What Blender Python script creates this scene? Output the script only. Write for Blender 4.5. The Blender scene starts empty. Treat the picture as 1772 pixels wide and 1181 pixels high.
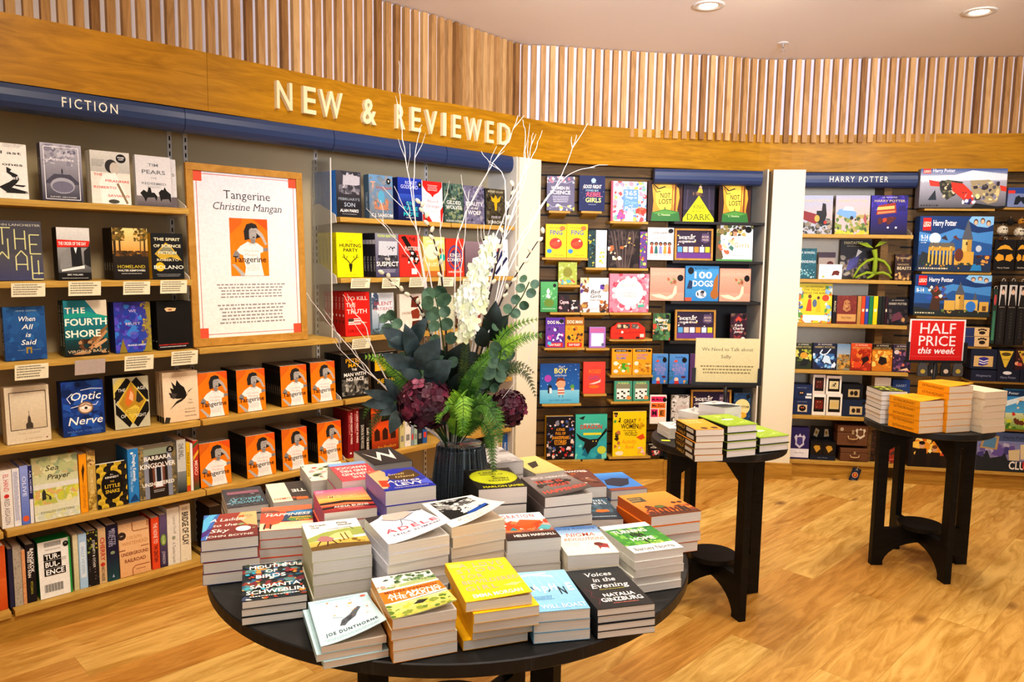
import bpy, bmesh, math, random
from mathutils import Vector, Matrix
SC = bpy.context.scene
COL = SC.collection
rnd = random.Random(7)
PI = math.pi
# ---------------------------------------------------------------- camera
CAMH, FPX, PITCH, ROLL, CX, CY = 1.6, 1323.2, math.radians(6.3035), math.radians(.8875), 886., 590.5
cd = bpy.data.cameras.new('camera'); cam = bpy.data.objects.new('camera', cd); COL.objects.link(cam)
cd.sensor_width = 36; cd.lens = FPX / 1772 * 36; cd.clip_end = 60; cd.clip_start = .05
_c, _s, _cr, _sr = math.cos(PITCH), math.sin(PITCH), math.cos(ROLL), math.sin(ROLL)
_up0 = Vector((0, _s, _c)); _r0 = Vector((1, 0, 0)); _b = Vector((0, -_c, _s))
_r = _r0 * _cr + _up0 * _sr; _u = -_r0 * _sr + _up0 * _cr
cam.matrix_world = Matrix(((_r.x, _u.x, _b.x, 0), (_r.y, _u.y, _b.y, 0), (_r.z, _u.z, _b.z, CAMH), (0, 0, 0, 1)))
SC.camera = cam

def ray(x, y):
    a = (x - CX) / FPX; b = (y - CY) / FPX
    u = a * _cr + b * _sr; v = -a * _sr + b * _cr
    return (u, _c - v * _s, -_s - v * _c)
def atz(x, y, z):
    R = ray(x, y); t = (z - CAMH) / R[2]
    return Vector((t * R[0], t * R[1], z))
def aty(x, y, Y):
    R = ray(x, y); t = Y / R[1]
    return Vector((t * R[0], Y, CAMH + t * R[2]))
def proj(p):
    Z = p[2] - CAMH; F = p[1] * _c - Z * _s; U = p[1] * _s + Z * _c
    u = p[0] / F; v = -U / F
    return (CX + FPX * (u * _cr - v * _sr), CY + FPX * (u * _sr + v * _cr))

class Bay:
    """A vertical front plane: origin, direction along the shelves, heights of its shelves."""
    def __init__(s, a, b, rows):
        s.a = Vector(a); s.d = (Vector(b) - s.a).normalized(); s.n = Vector((s.d.y, -s.d.x)); s.rows = rows
        s.L = (Vector(b) - s.a).length
    def hit(s, px, py, inset=0.):
        R = ray(px, py); k = s.n.dot(s.a) - inset
        t = k / (s.n.x * R[0] + s.n.y * R[1])
        p = Vector((t * R[0], t * R[1]))
        return (p - s.a + s.n * inset).dot(s.d), CAMH + t * R[2]
    def pt(s, q, z, inset=0.):
        p = s.a + s.d * q - s.n * inset
        return Vector((p.x, p.y, z))
    def mat(s, q, z, inset=0., lean=0., yaw=0.):
        y = -s.n; p = s.pt(q, z, inset)
        M = Matrix(((s.d.x, y.x, 0, p.x), (s.d.y, y.y, 0, p.y), (0, 0, 1, p.z), (0, 0, 0, 1)))
        return M @ Matrix.Rotation(yaw, 4, 'Z') @ Matrix.Rotation(-lean, 4, 'X')
    def s_at(s, px, ytop, z, inset=0.):
        q, zt = s.hit(px, ytop, inset)
        for _ in range(3):
            yb = proj(s.pt(q, z, inset))[1]; q, _z = s.hit(px, (ytop + yb) / 2, inset)
        return q

# ---------------------------------------------------------------- colours and materials
def lin(c):
    if isinstance(c, (tuple, list)): return tuple(c[:3])
    if len(c) == 3: c = c[0] * 2 + c[1] * 2 + c[2] * 2
    o = []
    for i in (0, 2, 4):
        x = int(c[i:i + 2], 16) / 255
        o.append(x / 12.92 if x <= .04045 else ((x + .055) / 1.055) ** 2.4)
    return tuple(o)
MATS = {}
def nodes(name):
    m = bpy.data.materials.new(name); m.use_nodes = True; nt = m.node_tree
    b = nt.nodes['Principled BSDF']; MATS[name] = m
    return m, nt, b
def N(nt, typ, **kw):
    n = nt.nodes.new(typ)
    for k, v in kw.items():
        if k.startswith('i_'): n.inputs[k[2:].replace('_', ' ')].default_value = v
        else: setattr(n, k, v)
    return n
def plain(name, col, rough=.5, metal=0., var=.06, scale=30., bump=0., spec=.5, coat=0.):
    m, nt, b = nodes(name); c = lin(col)
    tc = N(nt, 'ShaderNodeTexCoord'); nz = N(nt, 'ShaderNodeTexNoise', i_Scale=scale, i_Detail=4.)
    nt.links.new(tc.outputs['Object'], nz.inputs['Vector'])
    cr = N(nt, 'ShaderNodeMix', data_type='RGBA')
    cr.inputs[6].default_value = (*[x * (1 - var) for x in c], 1); cr.inputs[7].default_value = (*[min(1, x * (1 + var)) for x in c], 1)
    nt.links.new(nz.outputs['Fac'], cr.inputs[0]); nt.links.new(cr.outputs[2], b.inputs['Base Color'])
    b.inputs['Roughness'].default_value = rough; b.inputs['Metallic'].default_value = metal
    b.inputs['Specular IOR Level'].default_value = spec; b.inputs['Coat Weight'].default_value = coat
    if bump:
        bp = N(nt, 'ShaderNodeBump', i_Strength=bump, i_Distance=.002); nt.links.new(nz.outputs['Fac'], bp.inputs['Height']); nt.links.new(bp.outputs[0], b.inputs['Normal'])
    return m
def wood(name, c1, c2, scale=(1, 1, 12), rough=.45, coords='Object', dist=1.5, rot=(0, 0, 0), ramp=(.3, .7), extra=None, spec=.3):
    """stretched noise grain; SCALE is small along the grain"""
    m, nt, b = nodes(name)
    tc = N(nt, 'ShaderNodeTexCoord'); mp = N(nt, 'ShaderNodeMapping'); mp.inputs['Scale'].default_value = scale; mp.inputs['Rotation'].default_value = rot
    nz = N(nt, 'ShaderNodeTexNoise', i_Scale=3., i_Detail=6., i_Roughness=.6, i_Distortion=dist)
    rp = N(nt, 'ShaderNodeValToRGB'); rp.color_ramp.elements[0].position = ramp[0]; rp.color_ramp.elements[1].position = ramp[1]
    rp.color_ramp.elements[0].color = (*lin(c1), 1); rp.color_ramp.elements[1].color = (*lin(c2), 1)
    L = nt.links.new
    L(tc.outputs[coords], mp.inputs['Vector']); L(mp.outputs[0], nz.inputs['Vector']); L(nz.outputs['Fac'], rp.inputs[0]); L(rp.outputs[0], b.inputs['Base Color'])
    b.inputs['Roughness'].default_value = rough; b.inputs['Specular IOR Level'].default_value = spec
    return m

def mat_print():
    m, nt, b = nodes('printed_cover')
    at = N(nt, 'ShaderNodeAttribute', attribute_name='Col'); L = nt.links.new
    tc = N(nt, 'ShaderNodeTexCoord'); nz = N(nt, 'ShaderNodeTexNoise', i_Scale=90., i_Detail=3.)
    L(tc.outputs['Object'], nz.inputs['Vector'])
    mr = N(nt, 'ShaderNodeMapRange'); mr.inputs[1].default_value = .3; mr.inputs[2].default_value = .7; mr.inputs[3].default_value = .94; mr.inputs[4].default_value = 1.05
    L(nz.outputs['Fac'], mr.inputs[0])
    mx = N(nt, 'ShaderNodeVectorMath', operation='SCALE'); L(at.outputs['Color'], mx.inputs[0]); L(mr.outputs[0], mx.inputs[3])
    L(mx.outputs[0], b.inputs['Base Color'])
    b.inputs['Roughness'].default_value = .42; b.inputs['Specular IOR Level'].default_value = .35
    return m
M_PRINT = mat_print()
def mat_pages():
    m, nt, b = nodes('paper_pages')
    at = N(nt, 'ShaderNodeAttribute', attribute_name='Col'); L = nt.links.new
    tc = N(nt, 'ShaderNodeTexCoord'); mp = N(nt, 'ShaderNodeMapping'); mp.inputs['Scale'].default_value = (3, 900, 3)
    nz = N(nt, 'ShaderNodeTexNoise', i_Scale=1., i_Detail=2.)
    L(tc.outputs['Object'], mp.inputs[0]); L(mp.outputs[0], nz.inputs['Vector'])
    mr = N(nt, 'ShaderNodeMapRange'); mr.inputs[1].default_value = .3; mr.inputs[2].default_value = .7; mr.inputs[3].default_value = .86; mr.inputs[4].default_value = 1.04
    L(nz.outputs['Fac'], mr.inputs[0])
    mx = N(nt, 'ShaderNodeVectorMath', operation='SCALE'); L(at.outputs['Color'], mx.inputs[0]); L(mr.outputs[0], mx.inputs[3])
    L(mx.outputs[0], b.inputs['Base Color']); b.inputs['Roughness'].default_value = .8; b.inputs['Specular IOR Level'].default_value = .1
    return m
M_PAGES = mat_pages()
wood('oak_fascia', '8f6208', 'c48f1a', (1.2, 1.2, 9), .38, dist=1.2, ramp=(.25, .75))
wood('oak_shelf', 'a98238', 'cba657', (1.5, 1.5, 30), .5)
wood('oak_slat', '9c7443', 'c79d68', (9, 9, 1), .6)
wood('oak_slat_dark', '7d5730', 'a67c49', (9, 9, 1), .6)
wood('oak_slat_pale', 'b48a55', 'd8b27c', (9, 9, 1), .6)
wood('oak_base', '9a7026', 'c79a45', (1.2, 1.2, 14), .5)
wood('walnut_panel', '5b4322', '7d6138', (1.2, 1.2, 10), .5)
wood('oak_frame', 'a87a30', 'c69548', (4, 4, 4), .5)
wood('black_ash', '0f0e0d', '1f1d1a', (3, 14, 14), .5, spec=.25)
plain('fabric_panel', 'bfb08e', .9, var=.1, scale=400., bump=.2)
plain('panel_white', 'd3cbb6', .8)
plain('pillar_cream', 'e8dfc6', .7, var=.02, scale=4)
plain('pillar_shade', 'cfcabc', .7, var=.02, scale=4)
plain('wall_white', 'e2dde2', .8, var=.02, scale=5)
plain('ceiling_white', 'efeae4', .9, var=.015, scale=3)
plain('navy_enamel', '2b3d63', .38, var=.05, scale=40, spec=.6)
plain('white_letter', 'f4eedd', .5, var=.02)
plain('cream_letter', 'e9d9ae', .5, var=.03)
plain('white_metal', 'dcd8cf', .4, var=.02)
plain('slot_black', '181410', .7)
plain('black_metal', '12110f', .4, var=.1)
plain('black_board', '1c1a18', .55, var=.3, scale=60)
plain('brass_stem', '8a7a30', .5)
plain('chrome', 'cfcfcf', .25, metal=1.)
# black wooden table top with pale chalky grain
def mat_tabletop():
    m, nt, b = nodes('black_table_top'); L = nt.links.new
    tc = N(nt, 'ShaderNodeTexCoord'); mp = N(nt, 'ShaderNodeMapping'); mp.inputs['Scale'].default_value = (2.2, 9, 1); mp.inputs['Rotation'].default_value = (0, 0, -.35)
    nz = N(nt, 'ShaderNodeTexNoise', i_Scale=2.2, i_Detail=8., i_Roughness=.65, i_Distortion=2.2)
    rp = N(nt, 'ShaderNodeValToRGB'); e = rp.color_ramp.elements
    e[0].position = .35; e[0].color = (*lin('151617'), 1); e[1].position = .8; e[1].color = (*lin('4a4b4c'), 1)
    x = e.new(.58); x.color = (*lin('1c1d1e'), 1)
    L(tc.outputs['Object'], mp.inputs[0]); L(mp.outputs[0], nz.inputs['Vector']); L(nz.outputs['Fac'], rp.inputs[0]); L(rp.outputs[0], b.inputs['Base Color'])
    b.inputs['Roughness'].default_value = .45
    return m
mat_tabletop()
def mat_floor():
    m, nt, b = nodes('oak_floor_planks'); L = nt.links.new
    tc = N(nt, 'ShaderNodeTexCoord'); mp = N(nt, 'ShaderNodeMapping'); mp.inputs['Rotation'].default_value = (0, 0, -math.radians(45.2))
    br = N(nt, 'ShaderNodeTexBrick', offset=.43, offset_frequency=2); br.inputs['Scale'].default_value = 1.
    br.inputs['Brick Width'].default_value = 1.45; br.inputs['Row Height'].default_value = .19; br.inputs['Mortar Size'].default_value = .0013; br.inputs['Mortar Smooth'].default_value = .3
    br.inputs['Color1'].default_value = (0, 0, 0, 1); br.inputs['Color2'].default_value = (1, 1, 1, 1); br.inputs['Mortar'].default_value = (.5, .5, .5, 1); br.inputs['Bias'].default_value = 0.
    L(tc.outputs['Object'], mp.inputs[0]); L(mp.outputs[0], br.inputs['Vector'])
    # grain, shifted per plank
    sh = N(nt, 'ShaderNodeVectorMath', operation='MULTIPLY_ADD'); sh.inputs[1].default_value = (7., 5., 0); L(br.outputs['Color'], sh.inputs[0]); L(mp.outputs[0], sh.inputs[2])
    g = N(nt, 'ShaderNodeMapping'); g.inputs['Scale'].default_value = (1.1, 7., 1.); L(sh.outputs[0], g.inputs[0])
    nz = N(nt, 'ShaderNodeTexNoise', i_Scale=2.2, i_Detail=7., i_Roughness=.62, i_Distortion=1.6); L(g.outputs[0], nz.inputs['Vector'])
    r1 = N(nt, 'ShaderNodeValToRGB'); e = r1.color_ramp.elements; e[0].position = .3; e[0].color = (*lin('b48838'), 1); e[1].position = .62; e[1].color = (*lin('e4bd70'), 1)
    L(nz.outputs['Fac'], r1.inputs[0])
    # plank tint
    r2 = N(nt, 'ShaderNodeValToRGB'); e = r2.color_ramp.elements; e[0].color = (*lin('cfa45c'), 1); e[1].color = (*lin('ffffff'), 1)
    L(br.outputs['Color'], r2.inputs[0])
    mu = N(nt, 'ShaderNodeMix', data_type='RGBA', blend_type='MULTIPLY'); mu.inputs[0].default_value = .75; L(r1.outputs[0], mu.inputs[6]); L(r2.outputs[0], mu.inputs[7])
    # dark knots
    k = N(nt, 'ShaderNodeMapping'); k.inputs['Scale'].default_value = (1.5, 2.6, 1.); L(sh.outputs[0], k.inputs[0])
    vo = N(nt, 'ShaderNodeTexVoronoi', i_Scale=1.15); L(k.outputs[0], vo.inputs['Vector'])
    kr = N(nt, 'ShaderNodeValToRGB'); e = kr.color_ramp.elements; e[0].position = .02; e[0].color = (.9, .9, .9, 1); e[1].position = .13; e[1].color = (0, 0, 0, 1)
    L(vo.outputs['Distance'], kr.inputs[0])
    kc = N(nt, 'ShaderNodeMix', data_type='RGBA'); kc.inputs[7].default_value = (*lin('6b3f12'), 1); L(kr.outputs[0], kc.inputs[0]); L(mu.outputs[2], kc.inputs[6])
    # seams
    se = N(nt, 'ShaderNodeMix', data_type='RGBA'); se.inputs[7].default_value = (*lin('9a6f2c'), 1); L(kc.outputs[2], se.inputs[6])
    sm = N(nt, 'ShaderNodeMath', operation='MULTIPLY'); sm.inputs[1].default_value = .6; L(br.outputs['Fac'], sm.inputs[0]); L(sm.outputs[0], se.inputs[0])
    L(se.outputs[2], b.inputs['Base Color'])
    rr = N(nt, 'ShaderNodeMapRange'); rr.inputs[3].default_value = .3; rr.inputs[4].default_value = .48; L(nz.outputs['Fac'], rr.inputs[0]); L(rr.outputs[0], b.inputs['Roughness'])
    b.inputs['Specular IOR Level'].default_value = .4
    return m
mat_floor()
def mat_glass(name, col, rough=.05):
    m, nt, b = nodes(name); b.inputs['Base Color'].default_value = (*lin(col), 1); b.inputs['Transmission Weight'].default_value = .85; b.inputs['Roughness'].default_value = rough; b.inputs['IOR'].default_value = 1.3
    return m
mat_glass('clear_acrylic', 'f4f6f2', .02)
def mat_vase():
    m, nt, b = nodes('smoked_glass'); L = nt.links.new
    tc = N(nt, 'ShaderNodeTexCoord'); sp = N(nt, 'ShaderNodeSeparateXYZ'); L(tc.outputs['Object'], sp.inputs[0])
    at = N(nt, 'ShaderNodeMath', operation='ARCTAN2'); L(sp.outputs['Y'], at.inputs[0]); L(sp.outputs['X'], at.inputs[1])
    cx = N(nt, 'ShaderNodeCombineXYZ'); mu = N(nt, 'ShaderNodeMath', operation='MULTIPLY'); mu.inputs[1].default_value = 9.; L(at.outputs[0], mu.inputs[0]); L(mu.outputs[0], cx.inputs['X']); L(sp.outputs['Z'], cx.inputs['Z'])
    nz = N(nt, 'ShaderNodeTexNoise', i_Scale=2.2, i_Detail=3.); L(cx.outputs[0], nz.inputs['Vector'])  # pale and dark streaks: light in the ribbed glass put into the colour
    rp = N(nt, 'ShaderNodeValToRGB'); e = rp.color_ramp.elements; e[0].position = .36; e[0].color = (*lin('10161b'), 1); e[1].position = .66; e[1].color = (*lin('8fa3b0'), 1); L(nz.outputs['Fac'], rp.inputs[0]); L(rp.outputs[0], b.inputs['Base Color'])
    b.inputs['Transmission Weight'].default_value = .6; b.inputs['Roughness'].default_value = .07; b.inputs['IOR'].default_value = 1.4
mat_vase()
def mat_emit(name, col, st):
    m, nt, b = nodes(name); b.inputs['Emission Color'].default_value = (*lin(col), 1); b.inputs['Emission Strength'].default_value = st; b.inputs['Base Color'].default_value = (1, 1, 1, 1)
mat_emit('lamp_glow', 'fff3da', 14.)
def leafmat(name, c1, c2, rough=.5, trans=.15, scale=25):
    m, nt, b = nodes(name); L = nt.links.new
    tc = N(nt, 'ShaderNodeTexCoord'); nz = N(nt, 'ShaderNodeTexNoise', i_Scale=float(scale), i_Detail=3.); L(tc.outputs['Object'], nz.inputs['Vector'])
    rp = N(nt, 'ShaderNodeValToRGB'); e = rp.color_ramp.elements; e[0].position = .35; e[1].position = .65; e[0].color = (*lin(c1), 1); e[1].color = (*lin(c2), 1)
    L(nz.outputs['Fac'], rp.inputs[0]); L(rp.outputs[0], b.inputs['Base Color']); b.inputs['Roughness'].default_value = rough
    return m

# ---------------------------------------------------------------- object helpers
USED = {}
def tag(o, label=None, cat=None, group=None, kind=None):
    if label: o['label'] = label
    if cat: o['category'] = cat
    if group: o['group'] = group
    if kind: o['kind'] = kind
    return o
def empty(name, M=None, label=None, cat=None, group=None):
    o = bpy.data.objects.new(name, None); COL.objects.link(o); o.empty_display_size = .02
    if M is not None: o.matrix_world = M if isinstance(M, Matrix) else Matrix.Translation(M)
    return tag(o, label, cat, group)
def ob(name, me, mat=None, parent=None, M=None):
    o = bpy.data.objects.new(name, me); COL.objects.link(o)
    if mat is not None and not me.materials:
        for k in (mat if isinstance(mat, (list, tuple)) else [mat]): me.materials.append(MATS[k] if isinstance(k, str) else k)
    if parent is not None: o.parent = parent
    if M is not None:
        if parent is None: o.matrix_world = M
        else: o.matrix_local = M
    return o
def struct(name, me, mat, M=None):
    o = ob(name, me, mat, None, M); o['kind'] = 'structure'; return o
class MB:
    """collects plain geometry for one mesh"""
    def __init__(s): s.v = []; s.f = []; s.c = []; s.mi = []
    def poly(s, pts, col=None, mi=0):
        k = len(s.v); s.v += [tuple(p) for p in pts]; s.f.append(tuple(range(k, k + len(pts)))); s.mi.append(mi)
        if col is not None:
            if len(col) == len(pts) and isinstance(col[0], (tuple, list)): s.c += [tuple(c) for c in col]
            else: s.c += [tuple(col)] * len(pts)
    def box(s, x0, y0, z0, x1, y1, z1, col=None, mi=0):
        k = len(s.v)
        s.v += [(x0, y0, z0), (x1, y0, z0), (x1, y1, z0), (x0, y1, z0), (x0, y0, z1), (x1, y0, z1), (x1, y1, z1), (x0, y1, z1)]
        s.f += [tuple(k + i for i in q) for q in ((3, 2, 1, 0), (4, 5, 6, 7), (0, 1, 5, 4), (1, 2, 6, 5), (2, 3, 7, 6), (3, 0, 4, 7))]; s.mi += [mi] * 6
        if col is not None: s.c += [tuple(col)] * 8
    def prism(s, prof, a, b, mi=0):
        """prof: list of points; a, b: functions placing the profile at the two ends"""
        k = len(s.v); n = len(prof)
        s.v += [tuple(a(p)) for p in prof] + [tuple(b(p)) for p in prof]
        s.f += [(k + i, k + (i + 1) % n, k + n + (i + 1) % n, k + n + i) for i in range(n)]; s.mi += [mi] * n
        s.f += [tuple(k + i for i in range(n))[::-1], tuple(k + n + i for i in range(n))]; s.mi += [mi] * 2
    def tube(s, pts, radii, sides=6, mi=0, cap=True):
        pts = [Vector(p) for p in pts]; k = len(s.v); n = len(pts)
        if not isinstance(radii, (list, tuple)): radii = [radii] * n
        for i, p in enumerate(pts):
            t = (pts[min(i + 1, n - 1)] - pts[max(i - 1, 0)]); t = t.normalized() if t.length > 1e-9 else Vector((0, 0, 1))
            a = t.orthogonal().normalized() if abs(t.z) > .95 else t.cross(Vector((0, 0, 1))).normalized(); b = t.cross(a)
            for j in range(sides):
                q = 2 * PI * j / sides; w = p + (a * math.cos(q) + b * math.sin(q)) * radii[i]; s.v.append(tuple(w))
        for i in range(n - 1):
            for j in range(sides):
                j2 = (j + 1) % sides
                s.f.append((k + i * sides + j, k + i * sides + j2, k + (i + 1) * sides + j2, k + (i + 1) * sides + j)); s.mi.append(mi)
        if cap:
            s.f += [tuple(k + j for j in range(sides))[::-1], tuple(k + (n - 1) * sides + j for j in range(sides))]; s.mi += [mi] * 2
    def lathe(s, prof, sides=32, mi=0, c=(0, 0, 0)):
        k = len(s.v); n = len(prof)
        for r, z in prof:
            for j in range(sides):
                q = 2 * PI * j / sides; s.v.append((c[0] + r * math.cos(q), c[1] + r * math.sin(q), c[2] + z))
        for i in range(n - 1):
            for j in range(sides):
                j2 = (j + 1) % sides
                s.f.append((k + i * sides + j, k + i * sides + j2, k + (i + 1) * sides + j2, k + (i + 1) * sides + j)); s.mi.append(mi)
        if prof[0][0] > 1e-6: s.f.append(tuple(k + j for j in range(sides))[::-1]); s.mi.append(mi)
        if prof[-1][0] > 1e-6: s.f.append(tuple(k + (n - 1) * sides + j for j in range(sides))); s.mi.append(mi)
    def mesh(s, name, smooth=False, bevel=0.):
        me = bpy.data.meshes.new(name); me.from_pydata(s.v, [], s.f)
        if s.c and len(s.c) == len(s.v):
            a = me.color_attributes.new('Col', 'FLOAT_COLOR', 'POINT')
            a.data.foreach_set('color', [x for c in s.c for x in (c[0], c[1], c[2], 1.)])
        if any(s.mi): me.polygons.foreach_set('material_index', s.mi)
        if smooth: me.polygons.foreach_set('use_smooth', [True] * len(me.polygons))
        if bevel:
            bm = bmesh.new(); bm.from_mesh(me)
            bmesh.ops.bevel(bm, geom=[e for e in bm.edges if len(e.link_faces) == 2 and e.calc_face_angle(0) > .6], offset=bevel, segments=2, affect='EDGES', profile=.6)
            bm.to_mesh(me); bm.free()
        me.update(); return me

# ---------------------------------------------------------------- lettering
GL = {}
def _raw(body, bold):
    cu = bpy.data.curves.new('t', 'FONT'); cu.body = body; cu.size = 1.; cu.resolution_u = 2
    if bold: cu.offset = bold
    o = bpy.data.objects.new('t', cu); COL.objects.link(o); dg = bpy.context.evaluated_depsgraph_get(); dg.update()
    ev = o.evaluated_get(dg); me = ev.to_mesh(); me.calc_loop_triangles()
    v = [(p.co.x, p.co.y) for p in me.vertices]; t = [tuple(q.vertices) for q in me.loop_triangles]
    ev.to_mesh_clear(); bpy.data.objects.remove(o); bpy.data.curves.remove(cu)
    return v, t
_hh = None
def glyph(ch, bold=0., serif=False):
    global _hh
    key = (ch, bold, serif)
    if key in GL: return GL[key]
    if ch == ' ': GL[key] = ([], [], .28); return GL[key]
    if _hh is None:
        v, _ = _raw('HH', 0); _hh = max(p[0] for p in v)
        v, _ = _raw('H', 0); glyph.cap = max(p[1] for p in v)
        v, _ = _raw('x', 0); glyph.xh = max(p[1] for p in v)
    w, _ = _raw('H' + ch + 'H', 0); adv = max(p[0] for p in w) - _hh
    v, t = _raw(ch, bold)
    # weld
    idx = {}; nv = []; mp = []
    for p in v:
        k = (round(p[0], 4), round(p[1], 4))
        if k not in idx: idx[k] = len(nv); nv.append(p)
        mp.append(idx[k])
    t = [tuple(mp[i] for i in q) for q in t]; t = [q for q in t if len(set(q)) == 3]
    if serif:
        ec = {}
        for q in t:
            for a, b in ((q[0], q[1]), (q[1], q[2]), (q[2], q[0])): ec[frozenset((a, b))] = ec.get(frozenset((a, b)), 0) + 1
        add = []
        for e, c in ec.items():
            if c != 1: continue
            a, b = [nv[i] for i in e]
            if abs(a[1] - b[1]) > .012: continue
            x0, x1 = sorted((a[0], b[0])); y = (a[1] + b[1]) / 2
            if not .02 < x1 - x0 < .2: continue
            for lv, sg in ((0, 1), (glyph.cap, -1), (glyph.xh, -1), (.757, -1)):
                if abs(y - lv) < .02:
                    add.append((x0 - .055, x1 + (.055 if not (sg < 0 and lv == glyph.xh) else 0), y, y + sg * .04)); break
        for x0, x1, y0, y1 in add:
            k = len(nv); nv += [(x0, y0), (x1, y0), (x1, y1), (x0, y1)]; t += [(k, k + 1, k + 2), (k, k + 2, k + 3)]
    GL[key] = (nv, t, adv); return GL[key]
def text_tris(txt, bold=0., serif=False, shear=0., track=0.):
    """triangles with capital height 1, and the width"""
    x = 0; out = []; glyph('H')
    cap = glyph.cap
    for ch in txt:
        v, t, a = glyph(ch, bold, serif)
        for q in t: out.append([((x + v[i][0] + shear * v[i][1]) / cap, v[i][1] / cap) for i in q])
        x += a + track
    return out, max(x - track, .01) / cap

# ---------------------------------------------------------------- printed art
def shade(c, k): return tuple(min(1., x * k) for x in c)
class Art:
    """flat printed shapes; u right, v up, in fractions of the printed face; emits (points, colours) in metres"""
    def __init__(s, w, h): s.w, s.h, s.out, s.ly = w, h, [], 0
    def add(s, pts, col, clip=True):
        if clip: pts = [(min(1, max(0, u)), min(1, max(0, v))) for u, v in pts]
        s.out.append(([(u * s.w, v * s.h) for u, v in pts], col, s.ly))
    def run(s, ops):
        w, h = s.w, s.h
        for o in ops:
            k = o[0]; s.ly += 1
            if k == 'r':
                c = lin(o[5]); c2 = lin(o[6]) if len(o) > 6 else c
                s.add([(o[1], o[2]), (o[3], o[2]), (o[3], o[4]), (o[1], o[4])], [c, c, c2, c2])
            elif k == 'e':
                n = 18; s.add([(o[1] + o[3] * math.cos(2 * PI * i / n), o[2] + o[4] * math.sin(2 * PI * i / n)) for i in range(n)], lin(o[5]))
            elif k == 'p': s.add([(o[1][i], o[1][i + 1]) for i in range(0, len(o[1]), 2)], lin(o[2]))
            elif k == 'l':
                P = [(o[1][i] * w, o[1][i + 1] * h) for i in range(0, len(o[1]), 2)]; r = o[2] * w / 2; c = lin(o[3])
                for a, b in zip(P, P[1:]):
                    dx, dy = b[0] - a[0], b[1] - a[1]; q = math.hypot(dx, dy) or 1; nx, ny = -dy / q * r, dx / q * r
                    s.add([((a[0] + nx) / w, (a[1] + ny) / h), ((a[0] - nx) / w, (a[1] - ny) / h), ((b[0] - nx) / w, (b[1] - ny) / h), ((b[0] + nx) / w, (b[1] + ny) / h)], c)
            elif k == 'b':
                R = random.Random(o[8] if len(o) > 8 else 1); cs = [lin(x) for x in o[7].split()]
                for _ in range(o[5]):
                    u, v = R.uniform(o[1], o[3]), R.uniform(o[2], o[4]); n = R.choice((4, 5, 6, 7)); a0 = R.random() * 6; z = o[6] * R.uniform(.5, 1.3); el = R.uniform(.5, 1.6)
                    rr = R.random() * PI; pts = []
                    for i in range(n):
                        q = a0 + 2 * PI * i / n; k2 = R.uniform(.7, 1.2); x, y = math.cos(q) * z * k2 * el, math.sin(q) * z * k2
                        x, y = x * math.cos(rr) - y * math.sin(rr), x * math.sin(rr) + y * math.cos(rr)
                        pts.append((min(o[3], max(o[1], u + x)), min(o[4], max(o[2], v + y * w / h))))
                    s.add(pts, R.choice(cs)); s.ly += .15
            elif k == 'm':
                R = random.Random(3); n = o[5]; c = lin(o[6])
                for i in range(n):
                    v = o[4] - (i + .5) * (o[4] - o[2]) / n; hh = (o[4] - o[2]) / n * .22; u = o[1]
                    end = o[3] - (R.uniform(0, .25) * (o[3] - o[1]) if len(o) < 8 else 0); ctr = len(o) > 7
                    m = R.uniform(0, .08) * (o[3] - o[1]) if ctr else 0
                    u += m; end -= m
                    while u < end:
                        d = R.uniform(.02, .06) * max(.5, (o[3] - o[1])); s.add([(u, v - hh), (min(end, u + d), v - hh), (min(end, u + d), v + hh), (u, v + hh)], c); u += d + .012
            elif k == 't':
                fl = o[7] if len(o) > 7 else ''
                tr, tw = text_tris(o[1], .022 if 'b' in fl else (.008 if 'n' not in fl else -.006), 's' in fl, .22 if 'i' in fl else 0., .12 if 'w' in fl else 0.)
                c = lin(o[5]); ch = o[4] * h; wd = o[6] if len(o) > 6 else None
                if 'v' in fl or 'V' in fl:      # runs down (v) the face, as on a spine
                    ch = o[4] * w; sx = ch
                    if wd: sx = wd * h / tw
                    for q in tr:
                        s.out.append(([(o[2] * w + (p[1] - .5) * ch, o[3] * h - (p[0] - tw / 2) * sx) for p in q], c, s.ly))
                else:
                    sx = ch
                    if wd: sx = wd * w / tw
                    x0 = o[2] * w - (tw * sx / 2 if 'L' not in fl else 0)
                    rot = 0
                    for q in tr: s.out.append(([(x0 + p[0] * sx, o[3] * h + (p[1] - .5) * ch) for p in q], c, s.ly))
        return s.out
def put_art(mb, art, place, eps0=.0003, step=.00005):
    top = max([a[2] for a in art], default=1); step = min(step, .0016 / max(top, 1))
    for pts, col, ly in art:
        e = eps0 + step * ly
        mb.poly([place(p[0], p[1], e) for p in pts], col)

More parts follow.
